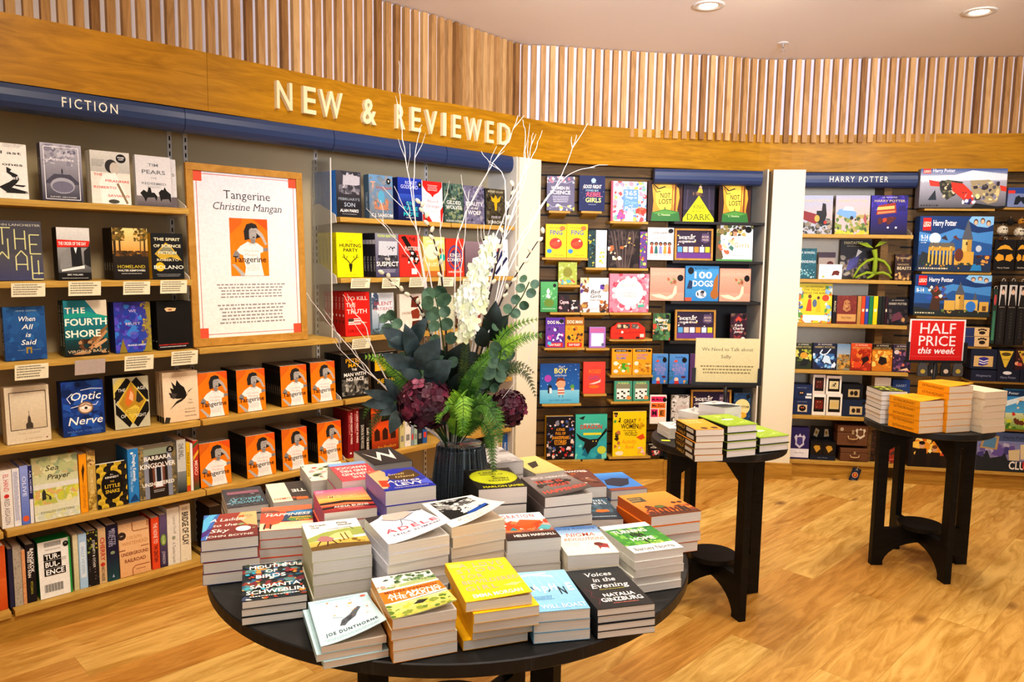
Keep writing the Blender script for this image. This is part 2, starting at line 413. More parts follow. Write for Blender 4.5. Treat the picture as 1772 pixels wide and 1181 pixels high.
# ---------------------------------------------------------------- books
PAGE = {}
def page_mesh(x0, y0, z0, x1, y1, z1, col):
    k = (round(x0, 3), round(y0, 4), round(z0, 3), round(x1, 3), round(y1, 4), round(z1, 3), col)
    if k not in PAGE:
        mb = MB(); mb.box(x0, y0, z0, x1, y1, z1, lin(col)); PAGE[k] = mb.mesh('page_block')
    return PAGE[k]
def book_meshes(w, h, t, hard, base, spine, art=(), sart=(), page='e6dcc8', back=None, curl=None):
    """cover and page block meshes; spine at x=0, front cover faces -y, standing on z=0"""
    b = .0026 if hard else .0009; ov = .0035 if hard else .0004
    cb, cs, ck = lin(base), lin(spine), lin(back or spine)
    mb = MB()
    if curl is None: mb.box(0, 0, 0, w, b, h, cb)
    mb.box(0, t - b, 0, w, t, h, ck)
    mb.box(0, b * 1.01, 0, b, t - b * 1.01, h, cs)
    if sart:
        A = Art(t, h).run(sart); put_art(mb, A, lambda x, z, e: (-e, t - x, z))
    A = Art(w, h).run(art)
    if curl is None:
        put_art(mb, A, lambda x, z, e: (x, -e, z)); me = mb.mesh('cover')
    else:
        m2 = MB(); m2.box(0, 0, 0, w, b, h, cb); put_art(m2, A, lambda x, z, e: (x, -e, z)); me2 = m2.mesh('c')
        bm = bmesh.new(); bm.from_mesh(me2)
        for i in range(1, 9):
            bmesh.ops.bisect_plane(bm, geom=bm.verts[:] + bm.edges[:] + bm.faces[:], plane_co=(w * i / 9, 0, 0), plane_no=(1, 0, 0))
            bmesh.ops.bisect_plane(bm, geom=bm.verts[:] + bm.edges[:] + bm.faces[:], plane_co=(0, 0, h * i / 9), plane_no=(0, 0, 1))
        for v in bm.verts:
            u, q = min(1, max(0, v.co.x / w)), min(1, max(0, v.co.z / h)); v.co.y -= curl * (u ** 1.6) * (1 - q) ** 1.3 + curl * .12 * u
        mb2 = mb.mesh('cover'); bm.from_mesh(mb2); me = mb2; bm.to_mesh(me); bm.free()
    me.materials.append(M_PRINT)
    pg = page_mesh(b, b * 1.05, ov, w - ov, t - b * 1.05, h - ov, page)
    if not pg.materials: pg.materials.append(M_PAGES)
    return me, pg
def book(M, meshes, label, hard=False, group=None, name=None):
    r = empty(name or ('hardback_book' if hard else 'paperback_book'), M, label, 'book', group)
    ob('cover', meshes[0], None, r); ob('page_block', meshes[1], None, r)
    return r
ORD = ['first', 'second', 'third', 'fourth', 'fifth', 'sixth', 'seventh', 'eighth', 'ninth', 'tenth', 'eleventh', 'twelfth']
def face(bay, row, xl, xr, ytop, base, spine, desc, art, t=.026, hard=False, n=1, inset=.035, group=None, sart=(), lean=.05, page='e6dcc8', gap=.003, jitter=0., z=None, back=None):
    """a book shown face out on a shelf, with N-1 more copies behind it; x's are its edges in the photo"""
    zz = bay.rows[row] if z is None else z
    z0 = zz + .0012 + t * math.sin(lean)
    s0, s1 = bay.s_at(xl, ytop, z0, inset), bay.s_at(xr, ytop, z0, inset)
    w = s1 - s0; zt = bay.hit((xl + xr) / 2, ytop, inset)[1]; h = max(.05, (zt - z0))
    me = book_meshes(w, h, t, hard, base, spine, art, sart, page, back)
    M = bay.mat(s0, z0, inset, lean)
    book(M, me, desc + ', ' + group, hard, group)
    if n > 1:
        me2 = book_meshes(w, h, t, hard, spine, spine, (), sart, page, back)
        for i in range(1, n):
            M2 = bay.mat(s0 + rnd.uniform(-jitter, jitter), z0, inset + i * (t + gap), lean)
            book(M2, me2, '%s copy behind the front %s' % (ORD[i - 1], desc), hard, group)
    return s0, s1, h
def spine(bay, row, xl, xr, ytop, base, desc, sart, w=.15, hard=False, inset=.04, group=None, page='e6dcc8', front=None, z=None, tilt=0.):
    zz = (bay.rows[row] if z is None else z) + .001
    s0, s1 = bay.s_at(xl, ytop, zz, inset), bay.s_at(xr, ytop, zz, inset)
    t = s1 - s0 - .0008; zt = bay.hit((xl + xr) / 2, ytop, inset)[1]; h = zt - zz
    me = book_meshes(w, h, t, hard, front or base, base, (), sart, page)
    M = bay.mat(s1, zz, inset) @ Matrix.Rotation(PI / 2, 4, 'Z')
    return book(M, me, desc + ', ' + group, hard, group)
def pick(u): return u
STK = []; DBG = False
def stack(fl, fr, ztop, n, desc, base, spinec, art, z0=.7512, L=.2, sart=(), hard=False, page='e2ddd4', flip=False, curl=None, group='', wob=.003, wid=None, anchor='l'):
    """N copies lying in a stack on a table; FL, FR: the near corners of the top cover in the photo; built by build_stacks"""
    A, B = atz(fl[0], fl[1], ztop), atz(fr[0], fr[1], ztop); d = (B - A).normalized(); w = wid or (B - A).length * .968
    if anchor == 'r': A = B - d * w
    STK.append(dict(A=Vector((A.x, A.y)), d=Vector((d.x, d.y)), w=w, L=L, zt=ztop, n=n, desc=desc, base=base, sp=spinec, art=art, z0=z0, sart=sart, hard=hard, page=page, flip=flip, curl=curl, group=group, wob=wob, R=random.Random(int(fl[0] * 7 + n)), mv=Vector((0, 0))))
def _sep(a, b, m):
    """least push of b away from a (two oriented rectangles), or None"""
    def crn(s): p = s['A'] + s['mv']; n = Vector((-s['d'].y, s['d'].x)); return [p, p + s['d'] * s['w'], p + s['d'] * s['w'] + n * s['L'], p + n * s['L']]
    ca, cb = crn(a), crn(b); best = None
    for ax in (a['d'], Vector((-a['d'].y, a['d'].x)), b['d'], Vector((-b['d'].y, b['d'].x))):
        pa = [c.dot(ax) for c in ca]; pb = [c.dot(ax) for c in cb]
        o1, o2 = max(pa) + m - min(pb), max(pb) + m - min(pa)
        if o1 <= 0 or o2 <= 0: return None
        v = ax * o1 if o1 < o2 else ax * -o2
        if best is None or v.length < best.length: best = v
    return best
def build_stacks(obst=()):
    """ease the measured positions apart by the few millimetres the measuring left, then build every book"""
    S = STK[:]; STK.clear()
    O = [dict(A=Vector((x - r, y - r)), d=Vector((1, 0)), w=2 * r, L=2 * r, mv=Vector((0, 0))) for x, y, r in obst]
    for it in range(400):
        hit = False
        for i in range(len(S)):
            for o in O:
                v = _sep(o, S[i], .002)
                if v: S[i]['mv'] += v; hit = True
            for j in range(i):
                v = _sep(S[j], S[i], .0015 + S[i]['wob'] * .9)
                if v: k = .7 if S[i]['A'].y > S[j]['A'].y else .3; S[i]['mv'] += v * k; S[j]['mv'] -= v * (1 - k); hit = True
        if not hit: break
    if DBG: print('\n'.join('MV %-46s w %.3f ang %5.1f A %.3f %.3f z %.3f mv %.3f %.3f' % (s['desc'][:46], s['w'], math.degrees(math.atan2(s['d'].y, s['d'].x)), s['A'].x, s['A'].y, s['zt'], s['mv'].x, s['mv'].y) for s in S))
    for s in S:
        ang = math.atan2(s['d'].y, s['d'].x); w, L, n, wob, R = s['w'], s['L'], s['n'], s['wob'], s['R']; t = (s['zt'] - s['z0']) / n; A = s['A'] + s['mv']
        top = book_meshes(w, L, t - .0008, s['hard'], s['base'], s['sp'], s['art'], s['sart'], s['page'], curl=s['curl'])
        low = book_meshes(w, L, t - .0008, s['hard'], s['base'], s['sp'], (), s['sart'], s['page']) if n > 1 else None
        for i in range(n):                      # i = 0 on top
            M = Matrix.Translation((A.x, A.y, s['zt'] - i * t)) @ Matrix.Rotation(ang, 4, 'Z')
            if i:
                M = Matrix.Translation((R.uniform(-wob, wob), R.uniform(-wob, wob), 0)) @ M @ Matrix.Translation((w / 2, L / 2, 0)) @ Matrix.Rotation(R.uniform(-1, 1) * wob * 2.5, 4, 'Z') @ Matrix.Translation((-w / 2, -L / 2, 0))
            if s['flip']: M = M @ Matrix.Translation((w, L, 0)) @ Matrix.Rotation(PI, 4, 'Z')
            book(M @ Matrix.Rotation(-PI / 2, 4, 'X'), low if i else top, s['desc'] + ', on its stack' if i == 0 else '%s book down under the %s' % (ORD[i], s['desc']), s['hard'], s['group'])
# ================================================================ the room
a0 = atz(0, 1119, 0)
LEFT = Bay((a0.x, a0.y), (a0.x + .7053, a0.y + .7089), [1.795, 1.472, 1.150, .809, .468, .130])
HPB = Bay((2.0, 5.569), (2.7, 5.479), [1.795, 1.472, 1.150, .809, .468, .130])
RGT = Bay((2.78, 5.440), (3.70, 5.290), [])
BLK = Bay((1.12, 5.45), (1.86, 5.50), [])
SLT = Bay((.18, 5.316), (1.12, 5.466), [])
LEND = LEFT.hit(885, 392)[0]
CEIL = 3.02
def pl(verts, faces, nm):
    me = bpy.data.meshes.new(nm); me.from_pydata(verts, [], faces); me.update(); return me
struct('floor', pl([(-7, -3, 0), (8, -3, 0), (8, 8, 0), (-7, 8, 0)], [(0, 1, 2, 3)], 'floor'), 'oak_floor_planks')
struct('ceiling', pl([(-7, -3, CEIL), (8, -3, CEIL), (8, 8, CEIL), (-7, 8, CEIL)], [(3, 2, 1, 0)], 'ceiling'), 'ceiling_white')
def bp(bay, s, z, inset): return bay.pt(s, z, inset)
def wall_strip(name, pts, z0, z1, mat, thick=.06, n_off=None):
    """vertical wall following plan points; thickness away from the viewer"""
    mb = MB(); P = [Vector(p) for p in pts]; Q = []
    for i, p in enumerate(P):
        t = (P[min(i + 1, len(P) - 1)] - P[max(i - 1, 0)]).normalized(); Q.append(p + Vector((-t.y, t.x)) * thick)
    for i in range(len(P) - 1):
        a, b, c, d = P[i], P[i + 1], Q[i + 1], Q[i]
        k = len(mb.v); mb.v += [(a.x, a.y, z0), (b.x, b.y, z0), (c.x, c.y, z0), (d.x, d.y, z0), (a.x, a.y, z1), (b.x, b.y, z1), (c.x, c.y, z1), (d.x, d.y, z1)]
        F = [(0, 1, 5, 4), (4, 5, 6, 7), (2, 3, 7, 6), (3, 2, 1, 0)]
        if i == 0: F.append((3, 0, 4, 7))
        if i == len(P) - 2: F.append((1, 2, 6, 5))
        mb.f += [tuple(k + j for j in q) for q in F]; mb.mi += [0] * len(F)
    return struct(name, mb.mesh(name), mat)
def xy(v): return (v.x, v.y)
wall_strip('wall_left', [xy(LEFT.pt(-2.2, 0, .27)), xy(LEFT.pt(LEND + .06, 0, .27))], 0, 2.42, 'fabric_panel')
wall_strip('wall_slatted', [xy(SLT.pt(-.05, 0, .125)), xy(SLT.pt(SLT.L, 0, .125))], 0, 2.42, 'walnut_panel')
wall_strip('wall_back', [xy(BLK.pt(0, 0, .27)), xy(BLK.pt(BLK.L + .02, 0, .27))], 0, 2.42, 'black_board')
wall_strip('wall_right', [xy(HPB.pt(.0, 0, .27)), xy(HPB.pt(.72, 0, .27))], 0, 2.42, 'panel_white')
wall_strip('wall_far', [xy(RGT.pt(-.1, 0, .16)), xy(RGT.pt(1.9, 0, .16))], 0, 2.42, 'walnut_panel')
# grooves of the two slatted panels: dark horizontal channels
for nm, bay, s0, s1, ins in (('trim_11', SLT, .0, SLT.L - .01, .1245), ('trim_12', RGT, .0, 1.8, .1595)):
    mb = MB()
    for k in range(24):
        z = .14 + k * .092
        a, b = bay.pt(s0, z, ins), bay.pt(s1, z, ins); o = bay.n * .0012
        mb.poly([(a.x + o.x, a.y + o.y, z), (b.x + o.x, b.y + o.y, z), (b.x + o.x, b.y + o.y, z + .013), (a.x + o.x, a.y + o.y, z + .013)])
    struct(nm, mb.mesh(nm), 'slot_black')
# divider panels between the bays
def panel(name, bay, s, z0, z1, i0, i1, mat, th=.02):
    mb = MB(); mb.box(-th / 2, i0, z0, th / 2, i1, z1); return struct(name, mb.mesh(name), mat, bay.mat(s, 0, 0))
panel('trim_13', SLT, SLT.L + .004, 0, 2.24, .118, .27, 'walnut_panel')
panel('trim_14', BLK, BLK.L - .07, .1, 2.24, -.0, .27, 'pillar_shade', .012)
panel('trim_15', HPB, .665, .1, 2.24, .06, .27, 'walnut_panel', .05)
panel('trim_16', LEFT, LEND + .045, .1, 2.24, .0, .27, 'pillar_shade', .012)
# pillars
def pillar(name, p, q, mat, deep=.34, z1=2.242):
    P, Q = Vector(p), Vector(q); d = (Q - P).normalized(); n = Vector((-d.y, d.x)); mb = MB()
    L = (Q - P).length; M = Matrix(((d.x, n.x, 0, P.x), (d.y, n.y, 0, P.y), (0, 0, 1, 0), (0, 0, 0, 1)))
    mb.box(0, 0, 0, L, deep, z1); return struct(name, mb.mesh(name, bevel=.004), mat, M)
pillar('wall_pillar', (.035, 5.045), (.178, 5.185), 'pillar_cream')
pillar('wall_pillar', (1.835, 5.52), (2.055, 5.492), 'pillar_cream', .3)
# kick boards
def kick(name, bay, s0, s1, h=.102, ins=.012):
    mb = MB(); mb.box(s0, ins, 0, s1, ins + .03, h); return struct(name, mb.mesh(name), 'oak_base', bay.mat(0, 0, 0))
kick('baseboard_left', LEFT, -2.0, LEND + .03)
kick('baseboard_slatted', SLT, -.02, SLT.L, .14, -.01)
kick('baseboard_back', BLK, 0, BLK.L - .06, .14, .0)
kick('baseboard_right', HPB, .04, .70, .11, .012)
kick('baseboard_far', RGT, .06, 1.9, .105, .0)
mb = MB(); mb.box(-.006, -.012, 0, .24, .03, .12); struct('baseboard_pillar', mb.mesh('bp'), 'oak_base', Matrix.Translation((1.83, 5.515, 0)) @ Matrix.Rotation(-.126, 4, 'Z'))
# ---- fascia board in three pieces and the slatted cladding above it
def smooth(P, m=8):
    P = [Vector(p) for p in P]; out = []
    for i in range(len(P) - 1):
        p0, p1, p2, p3 = P[max(i - 1, 0)], P[i], P[i + 1], P[min(i + 2, len(P) - 1)]
        for k in range(m):
            t = k / m
            out.append(.5 * ((2 * p1) + (p2 - p0) * t + (2 * p0 - 5 * p1 + 4 * p2 - p3) * t * t + (3 * p1 - p0 - 3 * p2 + p3) * t ** 3))
    return out + [P[-1]]
FZ0, FZ1 = 2.239, 2.498
fz = lambda x, y: xy(atz(x, y, FZ0))
fl = LEFT.pt(-2.1, 0, 0)
fasc = [xy(fl), fz(0, 140), fz(360, 192.5), fz(600, 230), fz(760, 253.5), fz(885, 271), fz(945, 279), fz(1040, 285.5), fz(1140, 290), fz(1230, 293.5), fz(1330, 297), fz(1450, 297.5), fz(1560, 297), fz(1772, 297), (4.6, 5.2)]
FS = smooth(fasc, 6)
cut1, cut2 = 12, 36
wall_strip('trim_1', FS[:cut1 + 1], FZ0, FZ1, 'oak_fascia', .035)
wall_strip('trim_2', [FS[cut1] + (FS[cut1 + 1] - FS[cut1]) * .012] + FS[cut1 + 1:cut2 + 1], FZ0, FZ1, 'oak_fascia', .035)
wall_strip('trim_3', FS[cut2:], FZ0, FZ1, 'oak_fascia', .035)
wall_strip('trim_4', [p + Vector((-.0, .05)) for p in FS], FZ1 - .03, FZ1 - .004, 'wall_white', .5)          # ledge behind the fascia top
wall_strip('trim_5', [p + Vector((0, .03)) for p in FS], 2.285, 2.30, 'panel_white', .45)   # soffit over the shelves
sl = lambda x, y: xy(atz(x, y, CEIL))
SP = smooth([(-2.9, 2.36), (-1.75, 3.52), sl(660, 0), sl(760, 28), sl(830, 52), sl(900, 75), sl(950, 78), sl(1050, 85), sl(1150, 91), sl(1250, 96), sl(1330, 102), sl(1450, 101), sl(1560, 99), sl(1772, 97), (4.7, 5.3)], 10)
wall_strip('wall_upper', [p + Vector((-.0, .03)) for p in SP], 2.40, CEIL, 'wall_white', .08)
def slats(P, pitch=.0635):
    acc = 0; pos = []
    for a, b in zip(P, P[1:]):
        L = (b - a).length; d = (b - a) / L
        while acc <= L: pos.append((a + d * acc, d)); acc += pitch
        acc -= L
    return pos
grp = {'oak_slat': MB(), 'oak_slat_dark': MB(), 'oak_slat_pale': MB()}
R5 = random.Random(5)
for p, d in slats(SP):
    k = R5.choices(list(grp), (6, 2, 3))[0]; mb = grp[k]; n = Vector((-d.y, d.x)); w, dp = .0175, .034
    q = [p - d * w - n * dp * .3, p + d * w - n * dp * .3, p + d * w + n * dp, p - d * w + n * dp]
    mb.prism([(v.x, v.y) for v in q], lambda v: (v[0], v[1], 2.44), lambda v: (v[0], v[1], CEIL - .004))
for i, (k, mb) in enumerate(grp.items()): struct('trim_%d' % (6 + i), mb.mesh('slat_cladding'), k)

# ---- raised letters on the fascia
txt = 'NEW & REVIEWED'
pxs = {0: (474, 501), 1: (521, 542), 2: (550, 590), 4: (623, 648), 6: (681, 698), 7: (708, 724), 8: (732, 753), 9: (762, 768), 10: (779, 793), 11: (801, 830), 12: (838, 851), 13: (860, 880)}
sgn = empty('fascia_sign', LEFT.mat(1.2, 2.30, -.02), 'raised cream capital letters NEW & REVIEWED on the curved oak fascia', 'sign')
minv = sgn.matrix_world.inverted()
def fascia_at(px):
    """where the fascia front meets the vertical plane through image column PX"""
    best = None
    for a, b in zip(FS, FS[1:]):
        for k in range(12):
            p = a + (b - a) * (k / 12); e = abs(proj((p.x, p.y, 2.36))[0] - px)
            if best is None or e < best[0]: best = (e, p, (b - a).normalized())
    return best[1], best[2]
for i, (x0, x1) in pxs.items():
    A, d = fascia_at(x0); B, _ = fascia_at(x1); d = (B - A).normalized(); W = (B - A).length
    v, t, adv = glyph(txt[i], .012 if txt[i] != '&' else .02); xs = [p[0] for p in v]; mx, mn = max(xs), min(xs); cap = glyph.cap
    n = Vector((-d.y, d.x)); H = .128
    # solid letter: front, back and side walls
    bnd = {}
    for q in t:
        for a, b in ((q[0], q[1]), (q[1], q[2]), (q[2], q[0])): bnd[(a, b)] = 1
    mb = MB()
    def P3(p, o): u = (p[0] - mn) / (mx - mn) * W; w = A + d * u - n * o; return minv @ Vector((w.x, w.y, 2.302 + p[1] / cap * H))
    for q in t:
        mb.poly([P3(v[k], .024) for k in q])
    for a, b in bnd:
        if (b, a) not in bnd: mb.poly([P3(v[a], .024), P3(v[a], .0), P3(v[b], .0), P3(v[b], .024)])
    ob('letter', mb.mesh('letter'), 'cream_letter', sgn)

# ---- navy header rails over the bays
HPROF = [(-.008, 2.2385), (.004, 2.234), (.013, 2.215), (.016, 2.19), (.013, 2.165), (.002, 2.145), (-.016, 2.134), (-.05, 2.134), (-.05, 2.2385)]
def header(bay, s0, s1, label, txt=None, tpx=None, prof=HPROF, dz=0.):
    o = empty('shelf_header', bay.mat(s0, 2.134 + dz, 0), label, 'sign')
    mb = MB(); L = s1 - s0
    mb.prism([(p[0], p[1]) for p in prof], lambda p: (0, -p[0], p[1] - 2.134), lambda p: (L, -p[0], p[1] - 2.134))
    ob('rail', mb.mesh('rail'), 'navy_enamel', o)
    if txt:
        tr, tw = text_tris(txt, .004, False, 0, .16); a, b = bay.hit(tpx[0], tpx[2], -.016)[0] - s0, bay.hit(tpx[1], tpx[2], -.016)[0] - s0
        sx = (b - a) / tw; mb = MB()
        for q in tr: mb.poly([(a + p[0] * sx, -.0172 - .0 * abs(p[1] - .5), .036 + p[1] * .038) for p in q])
        ob('lettering', mb.mesh('lettering'), 'white_letter', o)
    return o
hs = lambda x, y: LEFT.hit(x, y, -.01)[0]
header(LEFT, -1.6, hs(319.5, 208), 'navy shelf header rail lettered FICTION in white capitals', 'FICTION', (106, 205, 190))
header(LEFT, hs(320.5, 208), hs(577.5, 245), 'blank navy shelf header rail directly above the framed poster')
header(LEFT, hs(578.5, 245), hs(772.5, 275), 'blank navy header rail above the four blue books near the bouquet')
header(LEFT, hs(773.5, 275), LEND - .005, 'short blank navy header rail touching the first cream pillar')
bs = lambda x: BLK.hit(x, 305, -.01)[0]
header(BLK, bs(1133), bs(1320), 'blank navy header rail above the black shelving', dz=-.01)
qs = lambda x: HPB.hit(x, 308, -.01)[0]
header(HPB, qs(1386), qs(1589), 'navy shelf header rail lettered HARRY POTTER in white capitals', 'HARRY POTTER', (1435, 1537, 309), dz=-.008)

# ---- shelf boards
def board(bay, z, s0, s1, label, mat='oak_shelf', depth=.268, t=.026, brackets=(1, 1), front=0., name='shelf_board', group=None, bout=False):
    o = empty(name, bay.mat(s0, z, 0), label, 'shelf', group); L = s1 - s0
    mb = MB(); mb.box(0, front, -t, L, depth, 0); ob('board', mb.mesh('board', bevel=.002), mat, o)
    for k, use in enumerate(brackets):
        if not use: continue
        x = -.006 if k == 0 else L + .001
        mb = MB(); pr = [(.262, -.045), (.262, .07), (.20, .075), (.04, .012), (.03, -.03)]
        mb.prism(pr, lambda p: (x, p[0], p[1]), lambda p: (x + .003, p[0], p[1])); ob('bracket', mb.mesh('bracket'), 'white_metal', o)
    return o
rows6 = ['top', 'second', 'third', 'fourth', 'fifth', 'bottom']
ysh = [360, 485, 606, 728, 850, 969]
e1 = [327, 333, 338, 347, 356, 356]
s_e1 = [LEFT.hit(x, y)[0] for x, y in zip(e1, ysh)]
for i in range(6):
    s0 = -1.6 if i < 4 else LEFT.hit([0, 0, 0, 0, 12, 26][i], [0, 0, 0, 0, 921, 1057][i])[0]
    board(LEFT, LEFT.rows[i], s0, s_e1[i], '%s oak shelf board under the FICTION rail, counted from above' % rows6[i], brackets=(0, 1 if i < 2 else 0))
    if i >= 4: board(LEFT, LEFT.rows[i], -1.6, s0 - .012, ('short lower' if i == 5 else 'short upper') + ' oak shelf end cut off by the edge of the photo', brackets=(0, 0))
e2 = {2: (345, 595, 595), 3: (350.5, 601, 710), 4: (357, 607, 822), 5: (363, 613, 930)}
s_e2 = {}
for i, (x0, x1, y) in e2.items():
    a, b = LEFT.hit(x0, y + 6)[0], LEFT.hit(x1, y - 14)[0] - .014; b = min(b, {2: 1.590, 3: 1.62, 4: 1.64, 5: 1.66}[i]); s_e2[i] = (a, b)
    board(LEFT, LEFT.rows[i], a, b, {2: 'oak shelf board carrying the framed poster', 3: 'oak shelf board under the upper row of orange portrait books', 4: 'oak shelf board under the lower row of orange portrait books', 5: 'lowest oak shelf board behind the big table, under the orange books'}[i], brackets=(0, 0))
e3 = [589, 592, 597, 605.6, 608.6, 612]; y3 = [374, 481, 588, 690, 797, 910]
brk = [780, 782, 783, 785, 787, 789]
sbk = LEFT.hit(781, 385)[0]
for i in range(6):
    a = [1.612, 1.612, 1.634, 1.634, 1.655, 1.68][i]
    board(LEFT, LEFT.rows[i], a, sbk - .004, '%s oak shelf board in the bay right of the poster, counted from above' % rows6[i], brackets=(1, 0), bout=True)
    board(LEFT, LEFT.rows[i], sbk + .004, LEND + .03, '%s oak shelf board in the narrow bay beside the first cream pillar' % rows6[i], brackets=(0, 0))
# slotted uprights
def upright(bay, s, label, inset=.268, z0=.1, z1=2.2, dark=False):
    o = empty('shelf_upright', bay.mat(s, z0, inset), label, 'shelf upright')
    mb = MB(); mb.box(-.01, -.012, 0, .01, 0, z1 - z0); ob('post', mb.mesh('post'), 'white_metal', o)
    mb = MB(); k = 0.
    while k < z1 - z0 - .05:
        mb.box(-.003, -.0132, k + .008, .003, -.0121, k + .028); k += .036
    ob('slot_pattern', mb.mesh('slot_pattern'), 'slot_black', o)
upright(LEFT, LEFT.hit(301, 500, .26)[0], 'white slotted upright at the end of the FICTION bay, next to the poster')
upright(LEFT, LEFT.hit(301, 500, .26)[0] + .075, 'second white slotted upright beside the frame of the poster')
upright(LEFT, LEFT.hit(552, 500, .26)[0] - .012, 'white slotted upright between the poster and the blue book spines')
upright(LEFT, LEFT.hit(737, 300, .26)[0], 'white slotted upright behind the twigs, under the header rail')
upright(HPB, HPB.hit(1568, 500, .26)[0], 'white slotted upright at the end of the bay under HARRY POTTER')
# acrylic divider beside the blue spines
o = empty('shelf_divider', LEFT.mat(1.595, 1.125, 0), 'clear acrylic divider with a bright front edge beside the blue spines', 'divider')
mb = MB(); mb.box(0, .07, 0, .004, .25, .98); ob('pane', mb.mesh('pane'), 'clear_acrylic', o)
mb = MB(); mb.box(-.001, .064, 0, .005, .07, .98); ob('edge_strip', mb.mesh('edge_strip'), 'white_metal', o)
# black shelving
blk_y = [(1121, 381.5, 1306, 386), (1120, 450.5, 1305, 453), (1124, 521.5, 1306, 523), (1125, 590.5, 1306, 592), (1126, 666, 1300, 667), (1127, 735, 1300, 737)]
BLK.rows = []
nmb = ['top', 'second', 'third', 'fourth', 'fifth', 'sixth']
for i, (x0, y0, x1, y1) in enumerate(blk_y):
    a, z0 = BLK.hit(x0, y0); b, z1 = BLK.hit(x1, y1); BLK.rows.append((z0 + z1) / 2)
    board(BLK, BLK.rows[i], max(.01, a), BLK.L - .075, '%s black shelf of the dark bay with the patterned edge, counted from above' % nmb[i], 'black_board', brackets=(0, 0), t=.02)
BLK.rows.append(.16)
board(BLK, .16, .01, BLK.L - .075, 'bottom black shelf of the dark bay, just above the kick board', 'black_board', brackets=(0, 0), t=.02)
# bay under HARRY POTTER
hp_e = [(1383, 1586), (1380, 1583), (1379, 1575), (1373, 1577), (1368, 1560), (1365, 1555)]
hy = [405, 484, 563, 643, 721, 800]
for i in range(6):
    a, b = HPB.hit(hp_e[i][0], hy[i])[0], HPB.hit(hp_e[i][1] - 5, hy[i])[0]
    board(HPB, HPB.rows[i], a, b, '%s oak shelf board under the HARRY POTTER rail, counted from above' % rows6[i], brackets=(0, 1 if i == 0 else 0))
# ================================================================ books on the long left wall
W = 'f4f1ea'; K = '14120f'
g = 'top shelf under FICTION'
face(LEFT, 0, -26, 48, 247, 'f1efec', 'e8e6e4', 'white book with black ink river and spaced letters', [
    ('m', .45, .93, .97, .99, 3, '999999'), ('t', 'l ast', .62, .83, .05, '222222', .5, 's'), ('t', 'ones', .65, .62, .05, '222222', .5, 's'),
    ('p', [.5, .57, .62, .53, .58, .49, .75, .44, .8, .36, .72, .28, .6, .2, .95, .14, .9, .1, .5, .1, .3, .2, .55, .3, .66, .36, .6, .42, .5, .47], K),
    ('t', 'eft', .72, .38, .06, 'eeeeee', .26, 's'), ('t', 'live', .72, .13, .06, '222222', .55, 's'), ('p', [.62, .26, .95, .25, .88, .22, .7, .23], K)], t=.03, hard=True, group=g)
face(LEFT, 0, 72, 143, 249, '7d7c90', '55546a', 'dusky violet hardback with bridge and white frame', [
    ('r', 0, 0, 1, 1, '3a384a', 'b9b8c8'), ('b', .05, .62, .95, .98, 60, .06, '8b8a9e a3a2b4 c8c7d4 6f6e86', 4), ('p', [.1, .34, .3, .47, .7, .47, .9, .34, .9, .3, .1, .3], '4b4a5c'),
    ('e', .5, .27, .3, .14, 'a9a9b8'), ('e', .5, .25, .26, .1, '75748a'), ('l', [.08, .03, .92, .03, .92, .94, .08, .94, .08, .03], .018, 'f0eef4'),
    ('t', 'Annelies', .5, .73, .05, 'f4f2f8', .62, 's'), ('t', 'DAVID GILLHAM', .5, .07, .025, 'dddddd', .64, 's'), ('e', .5, .52, .02, .05, '2b2a38')], t=.045, hard=True, group=g, sart=[('t', 'Annelies', .5, .6, .4, 'cfcede', .3, 'vs')])
face(LEFT, 0, 158, 226, 262, 'e6e3da', 'd8d4cb', 'cream book with dark haired boy and red letters', [
    ('r', 0, .6, 1, 1, 'b9b8b4', 'd9d7d2'), ('e', .52, .72, .16, .13, '2e2b2a'), ('e', .6, .68, .12, .12, 'c7beb4'), ('p', [.3, .56, .62, .6, .8, .3, .98, 0, .25, 0, .2, .4], 'f3f1ec'),
    ('m', .04, .7, .36, .84, 6, '6a6a6a'), ('e', .78, .88, .13, .085, K), ('t', 'SIGNED', .78, .9, .025, 'ffffff', .18, 'b'), ('t', 'COPY', .78, .86, .025, 'ffffff', .13, 'b'),
    ('t', 'THE', .18, .55, .045, 'd2433a', .22), ('t', 'PIRANHAS', .66, .44, .045, 'd2433a', .62), ('t', 'ROBERTO', .34, .31, .045, 'd2433a', .58), ('t', 'SAVIANO', .68, .16, .045, 'd2433a', .56), ('l', [.66, .4, .9, .02], .06, '8d7a5c'), ('e', .55, .05, .14, .04, '4a4a40')], t=.03, hard=True, group=g, n=2)
face(LEFT, 0, 236, 297, 270, 'd9d8dc', 'c9c8cc', 'pale grey book with black horse riders', [
    ('r', 0, 0, 1, .2, '5b5357', '8a8488'), ('t', 'TIM', .5, .82, .06, '777b80', .3), ('t', 'PEARS', .5, .68, .075, '666a70', .68), ('t', 'THE', .5, .56, .03, '8a8e92', .18), ('t', 'REDEEMED', .5, .45, .045, '777b80', .7), ('m', .3, .36, .7, .41, 2, '999999', 1),
    ('p', [.1, .25, .2, .32, .28, .28, .5, .27, .58, .2, .55, .1, .5, .18, .3, .17, .24, .08, .2, .16], K), ('p', [.3, .28, .34, .38, .4, .36, .42, .27], K), ('p', [.62, .28, .7, .34, .85, .33, .97, .26, .97, .08, .9, .16, .72, .15, .68, .1], K), ('p', [.75, .32, .8, .4, .86, .32], K)], t=.028, hard=True, group=g)
face(LEFT, 0, 296, 306, 276, 'd5d4d8', 'c4c3c8', 'edge of a second pale grey rider book', [('r', 0, 0, 1, .22, '6a6266'), ('t', 'S', .5, .68, .06, '777b80', .5)], t=.028, hard=True, group=g, inset=.075)
g = 'second shelf under FICTION'
LW = 'd8d79a'
